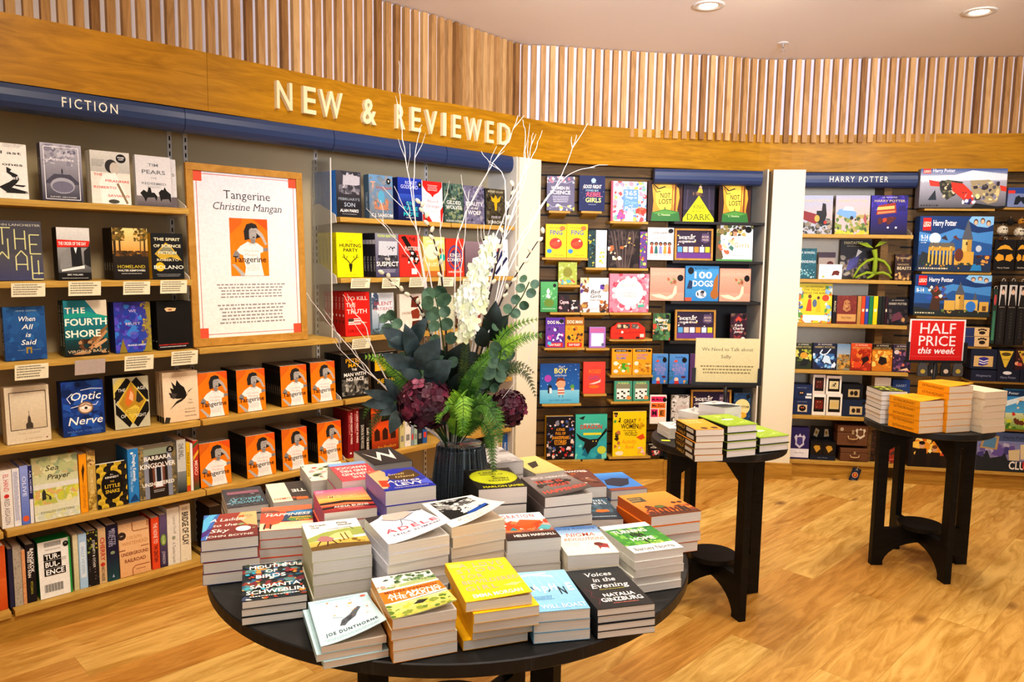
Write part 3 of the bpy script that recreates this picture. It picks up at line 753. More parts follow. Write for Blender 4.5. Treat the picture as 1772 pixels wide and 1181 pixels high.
face(LEFT, 1, -14, 74, 382, '4d4c55', '3a3942', 'slate book with thin pale line capitals', [
    ('r', 0, 0, 1, .45, '44476a', '56545a'), ('t', 'JOHN LANCHESTER', .52, .93, .035, 'c9c8bb', .92), ('l', [.06, .88, .38, .88], .025, LW), ('l', [.22, .88, .22, .6], .025, LW),
    ('l', [.46, .86, .46, .52], .025, LW), ('l', [.66, .84, .66, .52], .025, LW), ('l', [.46, .7, .66, .7], .025, LW), ('l', [.95, .77, .75, .77, .75, .45, .97, .45], .025, LW), ('l', [.75, .61, .9, .61], .025, LW),
    ('l', [.08, .66, .08, .36, .2, .48, .32, .36, .32, .7], .025, LW), ('l', [.46, .17, .46, .4, .57, .5, .68, .4, .68, .17], .025, LW), ('l', [.46, .27, .68, .27], .025, LW), ('l', [.77, .42, .77, .02, .99, .02], .025, LW), ('l', [.9, .34, .9, .1], .025, LW), ('l', [.77, .12, .99, .12], .025, LW)], t=.03, hard=True, group=g)
face(LEFT, 1, 100, 157, 394, '3b3a3a', K, 'black and white book with torn red title band', [
    ('r', 0, .72, 1, 1, 'c9c8c6', 'dddcda'), ('r', 0, .14, 1, .62, '555555', '9a9a9a'), ('p', [.05, .2, .1, .5, .3, .6, .42, .6, .4, .25], '8a8a8a'), ('p', [.42, .26, .4, .62, .72, .62, .74, .26], '1c1c1c'), ('p', [.5, .62, .55, .5, .6, .62], 'f2f2f2'), ('p', [.8, .3, .8, .55, 1, .66, 1, .24], '222222'), ('p', [.1, .2, .8, .28, .8, .22, .1, .16], 'e9e9e7'),
    ('p', [-.1, .62, .95, .64, 1, .75, -.02, .77], 'dc2f22'), ('t', 'THE ORDER OF THE DAY', .46, .695, .06, 'f7eee8', .84, 'b'), ('r', 0, 0, 1, .14, K), ('t', 'ERIC VUILLARD', .5, .1, .03, 'f4f4f4', .48), ('m', .1, .02, .95, .05, 1, 'bbbbbb')], t=.03, group=g, n=2)
face(LEFT, 1, 196, 257, 395, '2b2013', '1c150d', 'dark book with golden forest and field', [
    ('r', 0, .45, 1, 1, 'c98a2a', 'f3d993'), ('r', 0, 0, 1, .5, '17120e', '30271c'), ('b', 0, .45, 1, .56, 40, .07, '5a3d16 3a2a14 7d541c', 2), ('l', [.06, .5, .05, 1], .07, '3d2a12'), ('l', [.2, .48, .2, 1], .05, '4a3416'), ('l', [.9, .5, .92, 1], .05, '4e3718'), ('l', [.78, .5, .8, .9], .03, '6a4a1f'), ('b', 0, .75, .35, 1, 40, .05, '6a5a24 8a6a26 4a3a14', 5), ('b', .6, .75, 1, 1, 40, .05, '7a6a2a 9a7a30 5a4a1c', 6),
    ('t', 'HOMELAND', .5, .25, .06, 'c9b53b', .8), ('t', 'WALTER KEMPOWSKI', .5, .175, .035, 'f1efe6', .78, 'b'), ('m', .2, .1, .8, .13, 1, 'cccccc', 1)], t=.028, group=g, n=4, sart=[('t', 'HOMELAND', .5, .25, .3, 'dddddd', .15, 'v')])
face(LEFT, 1, 263, 318, 404, '16181b', 'c79a1e', 'black book with golden shell and white capitals', [
    ('p', [.1, .55, .45, .8, .6, .74, .85, .5, .95, .4, .6, .48, .3, .42], 'c9a83a'), ('p', [.15, .55, .45, .75, .58, .7, .8, .52, .5, .55], '8a8a70'),
    ('t', 'THE SPIRIT', .5, .87, .06, 'f0e6c4', .82, 'b'), ('t', 'OF SCIENCE', .5, .725, .06, 'f0e6c4', .86, 'b'), ('t', 'FICTION', .5, .575, .06, 'f0e6c4', .58, 'b'), ('t', 'ROBERTO', .5, .42, .05, 'f0e6c4', .7, 's'), ('e', .25, .27, .14, .1, 'e9b71f'), ('t', 'BOLANO', .52, .26, .075, 'f6f3e4', .95, 's'), ('m', .12, .05, .9, .12, 2, '999999', 1)], t=.03, hard=True, group=g, n=2)
g = 'third shelf under FICTION'
face(LEFT, 2, 7, 80, 531, '21508a', '173a68', 'blue book with white brush script and gold stool', [
    ('r', 0, 0, 1, 1, '1c4580', '2a629c'), ('b', 0, 0, 1, 1, 50, .1, '24558e 2c68a4 1d4a84 285c98', 3), ('t', 'ANNE GRIFFIN', .55, .92, .03, '9db8d2', .5, 's'), ('t', 'When', .55, .77, .09, W, .42, 'i'), ('t', 'All', .55, .62, .09, W, .26, 'i'), ('t', 'is', .56, .47, .08, W, .14, 'i'), ('t', 'Said', .56, .33, .09, W, .36, 'i'),
    ('r', .5, .12, .64, .24, 'a08434'), ('r', .54, .12, .6, .2, '21508a'), ('m', .3, .17, .48, .2, 1, '8899aa'), ('m', .66, .17, .86, .2, 1, '8899aa')], t=.035, hard=True, group=g, sart=[('t', 'When All is Said', .5, .5, .4, W, .6, 'v')])
face(LEFT, 2, 112, 187, 520, '15656a', '0f3a40', 'teal book with driftwood and big white capitals', [
    ('r', 0, .35, 1, 1, '14666a', '2a8ea0'), ('p', [.5, 1, 1, 1, 1, .6, .8, .7], 'd9cdb8'), ('p', [0, .75, .5, .8, 1, .7, 1, .62, .5, .7, 0, .68], '1c9a8c'), ('r', 0, 0, 1, .3, '1b1512', '15464a'), ('p', [.15, .03, .5, .12, .95, .45, 1, .42, .6, .1, .4, .02], 'b98a5c'), ('p', [.3, .2, .6, .3, 1, .55, 1, .5, .7, .25], '8a6038'), ('p', [.6, .16, .95, .3, .98, .26, .7, .12], 'cfa274'), ('b', .3, .03, 1, .3, 26, .05, '3a2416 6a4428 b48a5e', 8),
    ('t', 'THE', .26, .82, .1, 'f4eede', .46, 'bw'), ('t', 'FOURTH', .5, .61, .12, 'f4eede', .99, 'b'), ('t', 'SHORE', .42, .4, .12, 'f4eede', .82, 'b'), ('t', 'VIRGINIA BAILY', .5, .08, .05, 'cdbb9a', .9)], t=.034, hard=True, group=g, n=2, sart=[('t', 'THE FOURTH SHORE', .5, .55, .42, 'f0ead8', .75, 'v')])
face(LEFT, 2, 199, 262, 523, '35419a', '262c66', 'violet blue book with gold sand down its side', [
    ('r', 0, 0, 1, 1, '2c4fb0', '3a3590'), ('b', 0, .05, .75, .95, 70, .1, '2a3fa0 4a55c0 3c80d0 41309a 5a4fc0', 9), ('p', [1, 0, 1, 1, .82, 1, .9, .7, .8, .5, .9, .3, .78, .0], '9a8a3a'), ('p', [.1, 0, .2, .28, .32, 0], '8a7a30'), ('b', .72, 0, 1, 1, 40, .04, '9a8a3a b29c42 6a5a70', 10), ('t', 'WE', .5, .82, .05, 'c9b9d6', .2), ('t', 'MUST', .5, .57, .05, 'c9b9d6', .42), ('t', 'BE', .5, .38, .045, '7a70c0', .2), ('t', 'FRANCES LIARDET', .58, .14, .03, 'e9eaf4', .5, 'b')], t=.034, hard=True, group=g, n=2)
face(LEFT, 2, 273, 333, 522, '16130f', '0e0c0a', 'plain black book with small peach smear', [('p', [.22, .85, .3, .88, .56, .86, .52, .8, .28, .79], 'e8c394'), ('e', .38, .83, .06, .014, '8a4a2a'), ('t', 'BOOKSEND A NOVEL BY JOHN WRAY', .45, .1, .026, 'd8403a', .85, 'b'), ('m', .05, .04, .85, .075, 1, 'dddddd')], t=.034, hard=True, group=g, n=3, sart=[('e', .5, .18, .14, .012, W)])
g = 'fourth shelf under FICTION'
face(LEFT, 3, 10, 87, 669, 'dccdb2', 'd2c2a6', 'sandy book with misty tower in dark frame', [('l', [.1, .24, .92, .24, .92, .9, .1, .9, .1, .24], .018, '5a4a38'), ('r', .11, .25, .91, .89, 'cdbb9c', 'e0d2b8'), ('p', [.44, .25, .44, .33, .48, .36, .49, .44, .52, .5, .55, .44, .56, .36, .6, .33, .6, .25], '4a4036'), ('l', [.52, .48, .52, .56], .012, '5a5044'), ('t', 'THE LIGHT', .5, .17, .03, 'c0ae90', .5, 's'), ('t', 'A NOVEL', .6, .07, .025, 'b9a686', .4, 's'), ('e', .9, .06, .02, .012, '8a4a3a')], t=.03, hard=True, group=g, n=2)
face(LEFT, 3, 108, 181, 660, '1c3a7c', '142a58', 'deep blue book with eye locket and white script', [
    ('r', 0, 0, 1, 1, '15346e', '2348a0'), ('b', 0, 0, 1, 1, 60, .12, '1a3c82 27509a 122c60 2a5cb0', 11), ('t', 'Optic', .55, .72, .14, W, .74, 'i'), ('l', [.2, .6, .12, .7, .25, .78], .02, 'dfe4f0'), ('l', [.45, .83, .7, .85, .97, .83], .02, 'dfe4f0'), ('l', [.2, .52, .5, .56, .8, .54, .86, .6], .018, 'dfe4f0'), ('e', .55, .5, .185, .115, '8a6a4a'), ('e', .55, .5, .15, .09, 'e9cdb4'), ('p', [.42, .5, .55, .54, .68, .49, .56, .46], 'f4eee8'), ('e', .56, .495, .04, .026, '3a2a22'), ('l', [.42, .53, .56, .57, .69, .52], .02, '5a3a2a'),
    ('t', 'Nerve', .52, .27, .14, W, .84, 'i'), ('t', 'MARIA GAINZA', .52, .08, .035, '5878b8', .86)], t=.03, hard=True, group=g, n=2)
face(LEFT, 3, 198, 259, 653, 'cbb984', '15120e', 'black and gold diamond book with orange portrait', [
    ('r', 0, 0, 1, 1, 'c2bda2'), ('p', [.0, .6, .42, .98, .5, .9, .12, .55], K), ('p', [.0, .6, .42, .98, .14, .98, .0, .86], 'd8c46a'), ('p', [.04, .5, .04, .72, .38, .99, .48, .88], K), ('p', [.52, .9, .66, .99, .98, .7, .98, .52, .9, .54], K), ('p', [.04, .5, .04, .3, .4, .02, .5, .12], K), ('p', [.52, .1, .64, .01, .98, .3, .98, .48, .9, .5], K), ('p', [.5, .92, .93, .52, .5, .08, .09, .5], 'd5b63e'), ('p', [.5, .88, .88, .52, .5, .13, .14, .5], 'b28a26'),
    ('p', [.3, .5, .36, .7, .5, .82, .6, .6, .5, .5, .4, .42], 'd0742a'), ('p', [.42, .58, .48, .74, .55, .66, .54, .52], 'eab48a'), ('p', [.62, .52, .66, .74, .84, .54, .7, .48], '3a342c'), ('p', [.3, .36, .5, .15, .72, .38, .6, .45], 'd8bc4a'),
    ('t', 'THE', .23, .755, .06, 'e9e6d8', .22), ('t', 'AGE', .78, .77, .06, 'e9e6d8', .24), ('t', 'OF', .25, .25, .065, 'e9e6d8', .16), ('t', 'LIGHT', .74, .24, .06, 'e9e6d8', .3), ('m', .35, .28, .66, .38, 3, '8a7426', 1)], t=.034, hard=True, group=g, n=3)
face(LEFT, 3, 283, 344, 644, 'e4cba8', 'd8bd98', 'peach book with flying black crow', [
    ('r', 0, 0, 1, .9, 'e6c8a4', 'ecd8bc'), ('r', 0, .9, 1, 1, 'dcc6a8'), ('p', [.16, .25, .38, .42, .5, .45, .66, .5, .72, .6, .86, .66, .7, .56, .62, .46, .5, .4, .36, .36], '2b2622'), ('p', [.4, .46, .22, .5, .16, .6, .25, .58, .2, .7, .3, .66, .24, .82, .36, .72, .4, .84, .5, .74, .6, .68, .66, .56, .6, .46], '1c1916'), ('p', [.3, .46, .16, .52, .28, .5, .18, .6, .4, .56], '4a4440'),
    ('t', 'The', .76, .42, .03, '8a7660', .1, 's'), ('t', 'Flight', .76, .36, .03, '8a7660', .16, 's'), ('t', 'of Cornelia', .74, .24, .03, '8a7660', .3, 's'), ('t', 'Blackwood', .74, .18, .03, '8a7660', .3, 's'), ('m', .58, .07, .92, .12, 1, '8a7660', 1), ('p', [0, 0, .14, 0, .18, .1, .05, .12], '3a342c')], t=.026, hard=True, group=g, n=3, sart=[('r', 0, 0, 1, .12, K), ('t', 'CORNELIA', .5, .6, .4, '8a7660', .4, 'v')])
g = 'fifth shelf under FICTION'
spine(LEFT, 4, 1, 22, 814, 'eeeae4', 'white spine with red heart and pink lettering', [('t', 'EL HAND', .5, .78, .42, 'd86a6a', .3, 'v'), ('e', .5, .55, .22, .035, 'd03a34'), ('t', 'RED ASSASSIN', .5, .28, .42, '9a8a86', .45, 'v')], group=g)
spine(LEFT, 4, 22.5, 35, 811, 'e9e9ee', 'white spine with fine blue rules', [('m', .15, .1, .85, .95, 40, '5a6aa8')], group=g)
spine(LEFT, 4, 35.5, 50, 806, '7d90d8', 'thick periwinkle spine with orange fruit at foot', [('r', 0, 0, 1, 1, '5f78c8', '98a8e6'), ('t', 'OLIVE', .5, .65, .45, 'dfe6fa', .35, 'v'), ('e', .5, .1, .4, .05, 'e0643a')], group=g, hard=True)
spine(LEFT, 4, 50.5, 57, 806, '2a2c68', 'thin navy spine with white foot', [('r', 0, 0, 1, .42, 'e9e6ea'), ('t', 'A.M. HOMES', .5, .72, .5, 'd9dcf0', .4, 'v')], group=g)
face(LEFT, 4, 58, 137, 790, 'd5d89c', 'cfd092', 'pale watercolour book with walking figures', [
    ('r', 0, 0, 1, 1, 'e2e0c8', 'c2c690'), ('b', 0, .25, 1, .58, 80, .09, 'd9d45a c9cc4a e4e0a0 b8c060 d8b070', 12), ('b', 0, .7, 1, 1, 60, .1, 'b8bf8a 9fb08a d6d6a6 c6b98a', 13), ('r', 0, .5, 1, .58, 'dcdcd2'), ('b', 0, 0, 1, .14, 40, .08, 'e6e4d6 d2d6c2 d8d8a0', 14), ('t', 'Sea', .42, .82, .08, '4a4a3a', .3, 'i'), ('t', 'Prayer', .55, .68, .08, '4a4a3a', .5, 'i'), ('p', [.18, .32, .18, .44, .22, .5, .26, .46, .27, .34], '3a3a30'), ('l', [.25, .43, .34, .38], .02, '3a3a30'), ('p', [.33, .32, .33, .38, .37, .38, .38, .32], '4a4a3a'), ('t', 'KHALED HOSSEINI', .5, .13, .035, '8a8a6a', .74, 's')], t=.02, hard=True, group=g)
spine(LEFT, 4, 137.5, 151, 786, 'f0a01c', 'orange spine with dark standing figure', [('p', [.4, .58, .3, .72, .55, .84, .7, .74, .55, .62, .5, .48], '4a2a12'), ('t', 'LIGHTNING', .55, .28, .35, 'b8701a', .4, 'v')], group=g)
spine(LEFT, 4, 151.5, 166, 781, 'c9a858', 'tan gold spine with marbled foot', [('b', 0, 0, 1, .35, 40, .3, 'a88a3c d8b868 8a6a2c', 2), ('b', 0, .75, 1, 1, 20, .3, '8a6a3c e0c080', 3), ('t', 'WILLIAM BOYD', .5, .5, .4, 'e6d6a0', .4, 'v')], group=g, hard=True)
_sc = []
for r_ in range(9):
    for c_ in range(5):
        _sc.append(('e', (c_ + (r_ % 2) * .5) / 4.2, .98 - r_ * .12, .125, .085, 'd9b93c' if (r_ + c_) % 2 else '1b1712')); _sc.append(('e', (c_ + (r_ % 2) * .5) / 4.2, .95 - r_ * .12, .1, .06, 'c2a22e' if (r_ + c_) % 2 else '2b2620'))
face(LEFT, 4, 168.5, 220.5, 802, '1a1612', 'e9e6da', 'black and gold scale pattern book with oval title', _sc + [('e', .5, .5, .37, .33, '16120f'), ('t', 'A.L.', .5, .74, .03, W, .12), ('t', 'KENNEDY', .5, .68, .04, W, .46, 'b'), ('t', 'THE', .5, .58, .04, 'd9b93c', .14), ('t', 'LITTLE', .5, .48, .075, 'd9b93c', .52, 'b'), ('t', 'SNAKE', .5, .36, .075, 'd9b93c', .48, 'b')], t=.022, hard=True, group=g)
spine(LEFT, 4, 221.5, 240, 777, '2f86cc', 'bright blue spine with white lettering', [('t', 'Douglas Kennedy', .62, .64, .3, 'eef6fc', .5, 'vb'), ('t', 'The Great Wide Open', .35, .45, .26, 'bcdcf2', .5, 'v'), ('p', [.1, .02, .3, .1, .6, .16, .8, .1, .95, .02], '1a4a80'), ('e', .4, .92, .15, .02, W)], group=g)
face(LEFT, 4, 241, 306, 771, '6a6350', 'c9bfae', 'grey doorway book with tall white capitals', [
    ('r', 0, 0, 1, 1, '59523f', '7a7260'), ('b', 0, 0, .16, 1, 40, .05, '8a7a50 5a5238 a08c5c', 15), ('b', .84, 0, 1, 1, 40, .05, '8a7a50 5a5238 a08c5c', 16), ('r', .14, .82, .86, .94, '8f9a86'), ('r', .14, 0, .26, .82, '8a90a0'), ('r', .76, 0, .88, .85, '8a90a0'), ('r', .26, 0, .76, .82, '2a201c'), ('r', .36, .18, .68, .62, '7a4a38'), ('r', .42, .2, .62, .6, 'b8bcc6'), ('r', .46, .3, .58, .58, '1c2430'), ('p', [.42, .2, .62, .2, .6, .3, .46, .3], 'dfe6ee'),
    ('t', 'BARBARA', .5, .76, .075, W, .72, 'b'), ('t', 'KINGSOLVER', .5, .62, .085, W, .94, 'b'), ('t', 'UNSHELTERED', .5, .27, .065, W, .86, 'b'), ('m', .36, .1, .66, .16, 2, 'dddddd', 1), ('e', .85, .88, .1, .065, K), ('t', '£5', .85, .9, .025, W, .07, 'b'), ('t', 'OFF', .85, .86, .025, W, .09, 'b')], t=.036, hard=True, group=g)
spine(LEFT, 4, 306.5, 322, 761, 'c9cac6', 'grey white spine with dark misty foot', [('r', 0, 0, 1, .4, '1c2a2c', '8a9090'), ('t', 'THE END', .5, .8, .42, '4a4a48', .26, 'v'), ('t', 'WE START FROM', .25, .78, .2, '777777', .3, 'v')], group=g)
spine(LEFT, 4, 322.5, 329, 766, 'e0b41e', 'yellow spine with black and orange lettering', [('t', 'PAOLA LUCAS', .5, .55, .55, '3a2a10', .5, 'v'), ('r', 0, 0, 1, .12, 'd0502a')], group=g)
spine(LEFT, 4, 329.5, 334, 768, 'eeece8', 'thin plain white spine', [], group=g)
spine(LEFT, 4, 334.5, 344, 763, 'c03a2c', 'red spine with green and yellow stripes', [('p', [0, .6, 1, .75, 1, .82, 0, .68], 'e0b43a'), ('p', [0, .85, 1, .95, 1, 1, 0, .92], '4a6a3a'), ('t', 'MEXICAN', .5, .4, .55, 'f0e0d0', .4, 'v'), ('r', 0, 0, 1, .3, '3a5a34', 'a03a2c')], group=g)
g = 'bottom shelf under FICTION'
spine(LEFT, 5, -12, 11, 946, 'd8602a', 'orange spine cut by the edge of the photo', [('r', 0, 0, 1, .5, 'c85018', 'e07030')], group=g, hard=True)
spine(LEFT, 5, 15, 23, 950, '2a2c4a', 'narrow navy cloth spine', [], group=g)
spine(LEFT, 5, 23.5, 38, 945, 'b4ac9c', 'grey linen spine of a tall book', [('b', 0, 0, 1, 1, 90, .12, 'a8a090 bcb4a4 9c9484', 3)], group=g, hard=True)
spine(LEFT, 5, 38.5, 45, 952, 'dca070', 'peach patterned spine', [('b', 0, 0, 1, 1, 40, .25, 'e0b080 c88850 d89868', 5)], group=g)
spine(LEFT, 5, 45.5, 62, 942, '1b1720', 'black spine with bold white capitals', [('t', 'BANGKOK', .66, .72, .36, W, .42, 'vb'), ('t', 'WAKES TO RAIN', .32, .66, .3, W, .46, 'vb'), ('t', 'PITCHAYA', .5, .25, .25, 'b8b83a', .22, 'v')], group=g, hard=True)
_bar = [('r', .14 + i * .031, .1, .14 + i * .031 + (.02 if i % 3 else .012), .24, '4a4a48') for i in range(19)] + [('r', .2 + i * .035, .9, .2 + i * .035 + .018, .98, '5a5a58') for i in range(15)]
face(LEFT, 5, 68, 124, 936, 'f0efea', '1f8a3c', 'white barcode book with green edge and black blocks', _bar + [('r', .94, 0, 1, 1, '2f9a48'), ('m', .2, .83, .7, .87, 1, 'aaaaaa', 1), ('r', .16, .66, .7, .78, K), ('r', .16, .52, .7, .65, K), ('r', .16, .39, .82, .51, K), ('t', 'TUR-', .43, .72, .085, 'ffffff', .46, 'b'), ('t', 'BUL-', .42, .585, .085, 'ffffff', .46, 'b'), ('t', 'ENCE', .49, .45, .085, 'ffffff', .58, 'b'), ('e', .86, .9, .09, .05, '22221f'), ('t', '£2', .86, .91, .02, W, .06), ('m', .72, .62, .86, .68, 2, '999999')], t=.014, hard=True, group=g, n=5)
spine(LEFT, 5, 127, 136, 926, 'd2caa8', 'cream green spine beside the barcode book', [('r', 0, 0, 1, .9, 'c8c49a', 'dcd4b4')], group=g)
spine(LEFT, 5, 136.5, 151, 924, 'a9cbea', 'pale blue spine with white panel', [('r', .15, .2, .85, .85, 'd6e6f4'), ('t', 'SALLY VICKERS', .5, .52, .35, '8ab4dc', .5, 'v')], group=g, hard=True)
spine(LEFT, 5, 151.5, 170, 919, '1a1a1e', 'black spine scattered with yellow flowers', [('b', 0, .6, 1, 1, 26, .1, 'c9b83a 5a7a3a 8a9a50', 4), ('b', 0, 0, 1, .5, 20, .07, '8a7a80 5a5a6a', 6), ('t', 'ETERNITY & OTHER', .6, .58, .22, 'e6e6e0', .5, 'v')], group=g, hard=True)
spine(LEFT, 5, 170.5, 184, 914, 'd2b48a', 'tan spine with big red capitals', [('t', 'CHERRY', .55, .62, .55, 'c03a2a', .42, 'vb'), ('e', .5, .34, .3, .035, 'c03a2a'), ('t', 'NICO WALKER', .5, .17, .4, '3a2a20', .26, 'v')], group=g)
spine(LEFT, 5, 184.5, 205, 908, '1d1b3c', 'thick navy spine with silver capitals', [('r', 0, 0, 1, .5, '1c4a50', '1d1b3c'), ('t', 'MINETTE', .62, .78, .3, 'b4b4d0', .3, 'v'), ('t', 'WALTERS', .34, .76, .3, 'b4b4d0', .3, 'v'), ('e', .5, .5, .2, .03, '8a9a7a'), ('p', [.4, .06, .5, .12, .6, .06], 'a8b0d0')], group=g, hard=True)
face(LEFT, 5, 207, 260, 905, 'e2b183', 'cfa07a', 'peach book with brown rail lines and slab capitals', [
    ('r', 0, 0, 1, 1, 'e0ac78', 'e8c296'), ('l', [.45, 1, .45, .86, .5, .83, .97, .83], .03, 'a0603a'), ('l', [.95, 1, .95, .88], .03, 'a0603a'), ('l', [.0, .5, .2, .5], .03, '8a5030'), ('l', [.7, .52, .97, .52], .03, 'a0603a'), ('l', [.4, 0, .4, .12, .5, .17, .97, .17], .03, 'a0603a'), ('t', 'COLSON', .5, .72, .055, 'c9925c', .5), ('t', 'WHITEHEAD', .52, .62, .065, 'c9925c', .84), ('t', 'UNDERGROUND', .5, .42, .06, '8a4a2c', .9, 'b'), ('t', 'RAILROAD', .5, .29, .065, '8a4a2c', .7, 'b'), ('e', .1, .78, .14, .075, '3a2a22'), ('t', 'NEW', .1, .78, .02, W, .1), ('m', .52, .08, .85, .12, 1, 'a0603a')], t=.015, group=g, n=4, inset=.04)
spine(LEFT, 5, 262.5, 276, 896, 'e0502a', 'red orange spine with black lower lettering', [('t', 'THE NONE TO', .5, .7, .5, 'f4e2d6', .4, 'v'), ('t', 'THE CENOTAPH', .5, .3, .5, '2a1410', .34, 'v')], group=g)
spine(LEFT, 5, 276.5, 289, 891, '55446a', 'purple spine with green oval', [('r', 0, 0, 1, 1, '3a2f4c', '6a5a80'), ('e', .5, .52, .4, .11, '7a9a3a'), ('t', 'OLIVER', .5, .52, .35, 'dfe6c0', .16, 'v'), ('t', 'JOHNSON', .5, .18, .4, 'c8c0d6', .24, 'v')], group=g)
spine(LEFT, 5, 289.5, 311, 879, 'e2ddd2', 'broad white spine with grey script and leaf', [('t', 'Lauren Groff', .6, .7, .22, 'a8a098', .32, 'v'), ('e', .5, .47, .14, .035, '9aa08a'), ('t', 'A Tender Land', .5, .22, .24, 'a8a098', .34, 'v'), ('m', .4, .03, .6, .05, 1, '777777')], group=g, hard=True)
spine(LEFT, 5, 311.5, 330, 873, 'e6dcc6', 'broad cream spine with hand drawn black capitals', [('m', .2, .9, .8, .96, 2, '8a6a5a', 1), ('t', 'BRIDGE OF CLAY', .5, .58, .55, '2b2620', .58, 'vb'), ('m', .4, .03, .6, .05, 1, '777777')], group=g, hard=True)
# handwritten review cards clipped to the shelf edges
def card(xl, xr, ytop, ybot, row, label, col='f3ecd0', blank=False):
    z = LEFT.rows[row]; q0, q1 = LEFT.hit(xl, (ytop + ybot) / 2, -.012)[0], LEFT.hit(xr, (ytop + ybot) / 2, -.012)[0]
    zt = LEFT.hit((xl + xr) / 2, ytop, -.012)[1]; zb = LEFT.hit((xl + xr) / 2, ybot, -.012)[1]; w, h = q1 - q0, zt - zb
    mb = MB(); mb.box(0, 0, 0, w, .0012, h, lin(col))
    ops = [] if blank else [('m', .1, .8, .8, .95, 1, '6a6450'), ('m', .06, .12, .94, .8, 4, '7a745e')]
    put_art(mb, Art(w, h).run(ops), lambda x, zz, e: (x, -e, zz)); me = mb.mesh('review_card'); me.materials.append(M_PRINT)
    o = ob('review_card', me, None, None, LEFT.mat(q0, zb, -.010, -.16, rnd.uniform(-.03, .03))); tag(o, label, 'card', 'handwritten review cards on the shelf edges')
for a in [(19, 78, 490, 514, 1, 'handwritten card on the shelf edge under the slate line capital book'), (118, 174, 487, 512, 1, 'handwritten card on the shelf edge under the red title band book'), (213, 259, 487, 510, 1, 'handwritten card on the shelf edge under the golden forest book'), (277, 323, 485, 508, 1, 'handwritten card on the shelf edge under the golden shell book'),
          (25, 84, 630, 657, 2, 'handwritten card on the shelf edge under the blue brush script book'), (215, 265, 615, 641, 2, 'handwritten card on the shelf edge under the violet blue book'), (296, 342, 607, 632, 2, 'handwritten card on the shelf edge under the plain black book'),
          (607, 640, 482, 499, 1, 'handwritten card on the shelf edge under the acid yellow antler book'), (661, 691, 481, 499, 1, 'handwritten card on the shelf edge under the grey seascape thriller'), (708, 738, 480, 497, 1, 'handwritten card on the shelf edge under the red slanted title book'), (758, 784, 480, 496, 1, 'handwritten card on the shelf edge under the yellow sunrise book'), (800, 830, 482, 500, 1, 'handwritten card on the shelf edge behind the white flower spike'), (609, 640, 586, 604, 2, 'handwritten card on the shelf edge under the red flag book')]: card(*a)
card(129, 182, 622, 648, 2, 'blank greyish card on the shelf edge under the teal driftwood book', 'b9aca6', True)

# ---- framed poster and the orange portrait books
def lady(dx=0., sc=1., oy=0.):
    """a woman in a white shirt with a hand over her eyes, in flat tones"""
    q = lambda P: [v * sc + (dx if i % 2 == 0 else oy) for i, v in enumerate(P)]
    return [('p', q([.38, .62, .36, .78, .44, .9, .58, .93, .7, .9, .76, .78, .8, .68, .7, .66, .62, .62, .5, .64]), '2c2a2a'), ('p', q([.5, .66, .5, .78, .56, .84, .66, .82, .7, .72, .66, .62, .58, .6]), 'a8a4a2'), ('p', q([.54, .55, .54, .66, .66, .64, .66, .55]), '8c8886'), ('e', *q([.62, .675]), .035 * sc, .012 * sc, '4a4444'),
            ('p', q([.5, .78, .52, .82, .7, .84, .86, .74, .98, .56, .92, .54, .82, .68, .68, .76, .56, .75]), 'b6b2b0'), ('l', q([.52, .8, .7, .8]), .012, '6a6666'), ('l', q([.52, .77, .7, .78]), .012, '6a6666'), ('p', q([.8, .48, .98, .5, 1., .44, .84, .42]), '8a8684'),
            ('p', q([.05, .34, .12, .44, .24, .4, .22, .28]), '8a8684'), ('p', q([.02, .2, .1, .2, .34, .04, .34, 0, .26, 0]), 'b6b2b0'), ('p', q([.16, .44, .26, .52, .46, .6, .54, .57, .62, .55, .7, .58, .86, .5, .86, .42, .78, .4, .78, .3, .82, .14, .86, 0, .34, 0, .38, .14, .32, .36, .24, .38]), 'f1eeea'), ('p', q([.46, .6, .5, .52, .58, .55]), 'dad6d2'), ('p', q([.58, .55, .66, .52, .68, .59]), 'dad6d2'), ('l', q([.57, .55, .58, .2]), .008, 'cfcac6')]
TANG = [('r', 0, 0, 1, 1, 'f08a12', 'ee7a14'), ('p', [0, .72, .3, .9, .35, 1, 0, 1], 'd86a1c'), ('p', [.6, 1, 1, .8, 1, 1], 'e25a1c')] + lady() + [('t', 'Christine', .55, .44, .04, 'e8a89c', .4, 'ns'), ('t', 'Mangan', .55, .37, .04, 'e8a89c', .36, 'ns'), ('t', 'Tangerine', .5, .29, .1, '1a120e', .88, 's'), ('m', .4, .08, .76, .2, 4, 'cfc6c0', 1)]
TSP = [('t', 'Tangerine', .5, .4, .4, 'a89c90', .22, 'v'), ('r', .42, .84, .58, .88, '8a5a24')]
o1 = [(344.5, 395, 645, 3), (411, 460, 640, 8), (487, 532, 633, 9), (539, 581, 627, 8)]
o2 = [(347, 400, 766, 3), (427.5, 477.5, 753, 9), (489.5, 533, 742, 8), (551, 592, 731, 8)]
pn = ['first', 'second', 'third', 'fourth']
for row, lst, gg in ((3, o1, 'upper row below poster'), (4, o2, 'lower row below poster')):
    for i, (x0, x1, y, n) in enumerate(lst):
        face(LEFT, row, x0, x1, y, 'ee8014', '0e0b0a', 'orange portrait book of the %s pile %s row' % (pn[i], gg.split()[0]), TANG, t=.021, group=gg, n=n, sart=TSP, inset=.04, lean=.06, gap=.0006, back='16110e')
g = 'bottom shelf below poster'
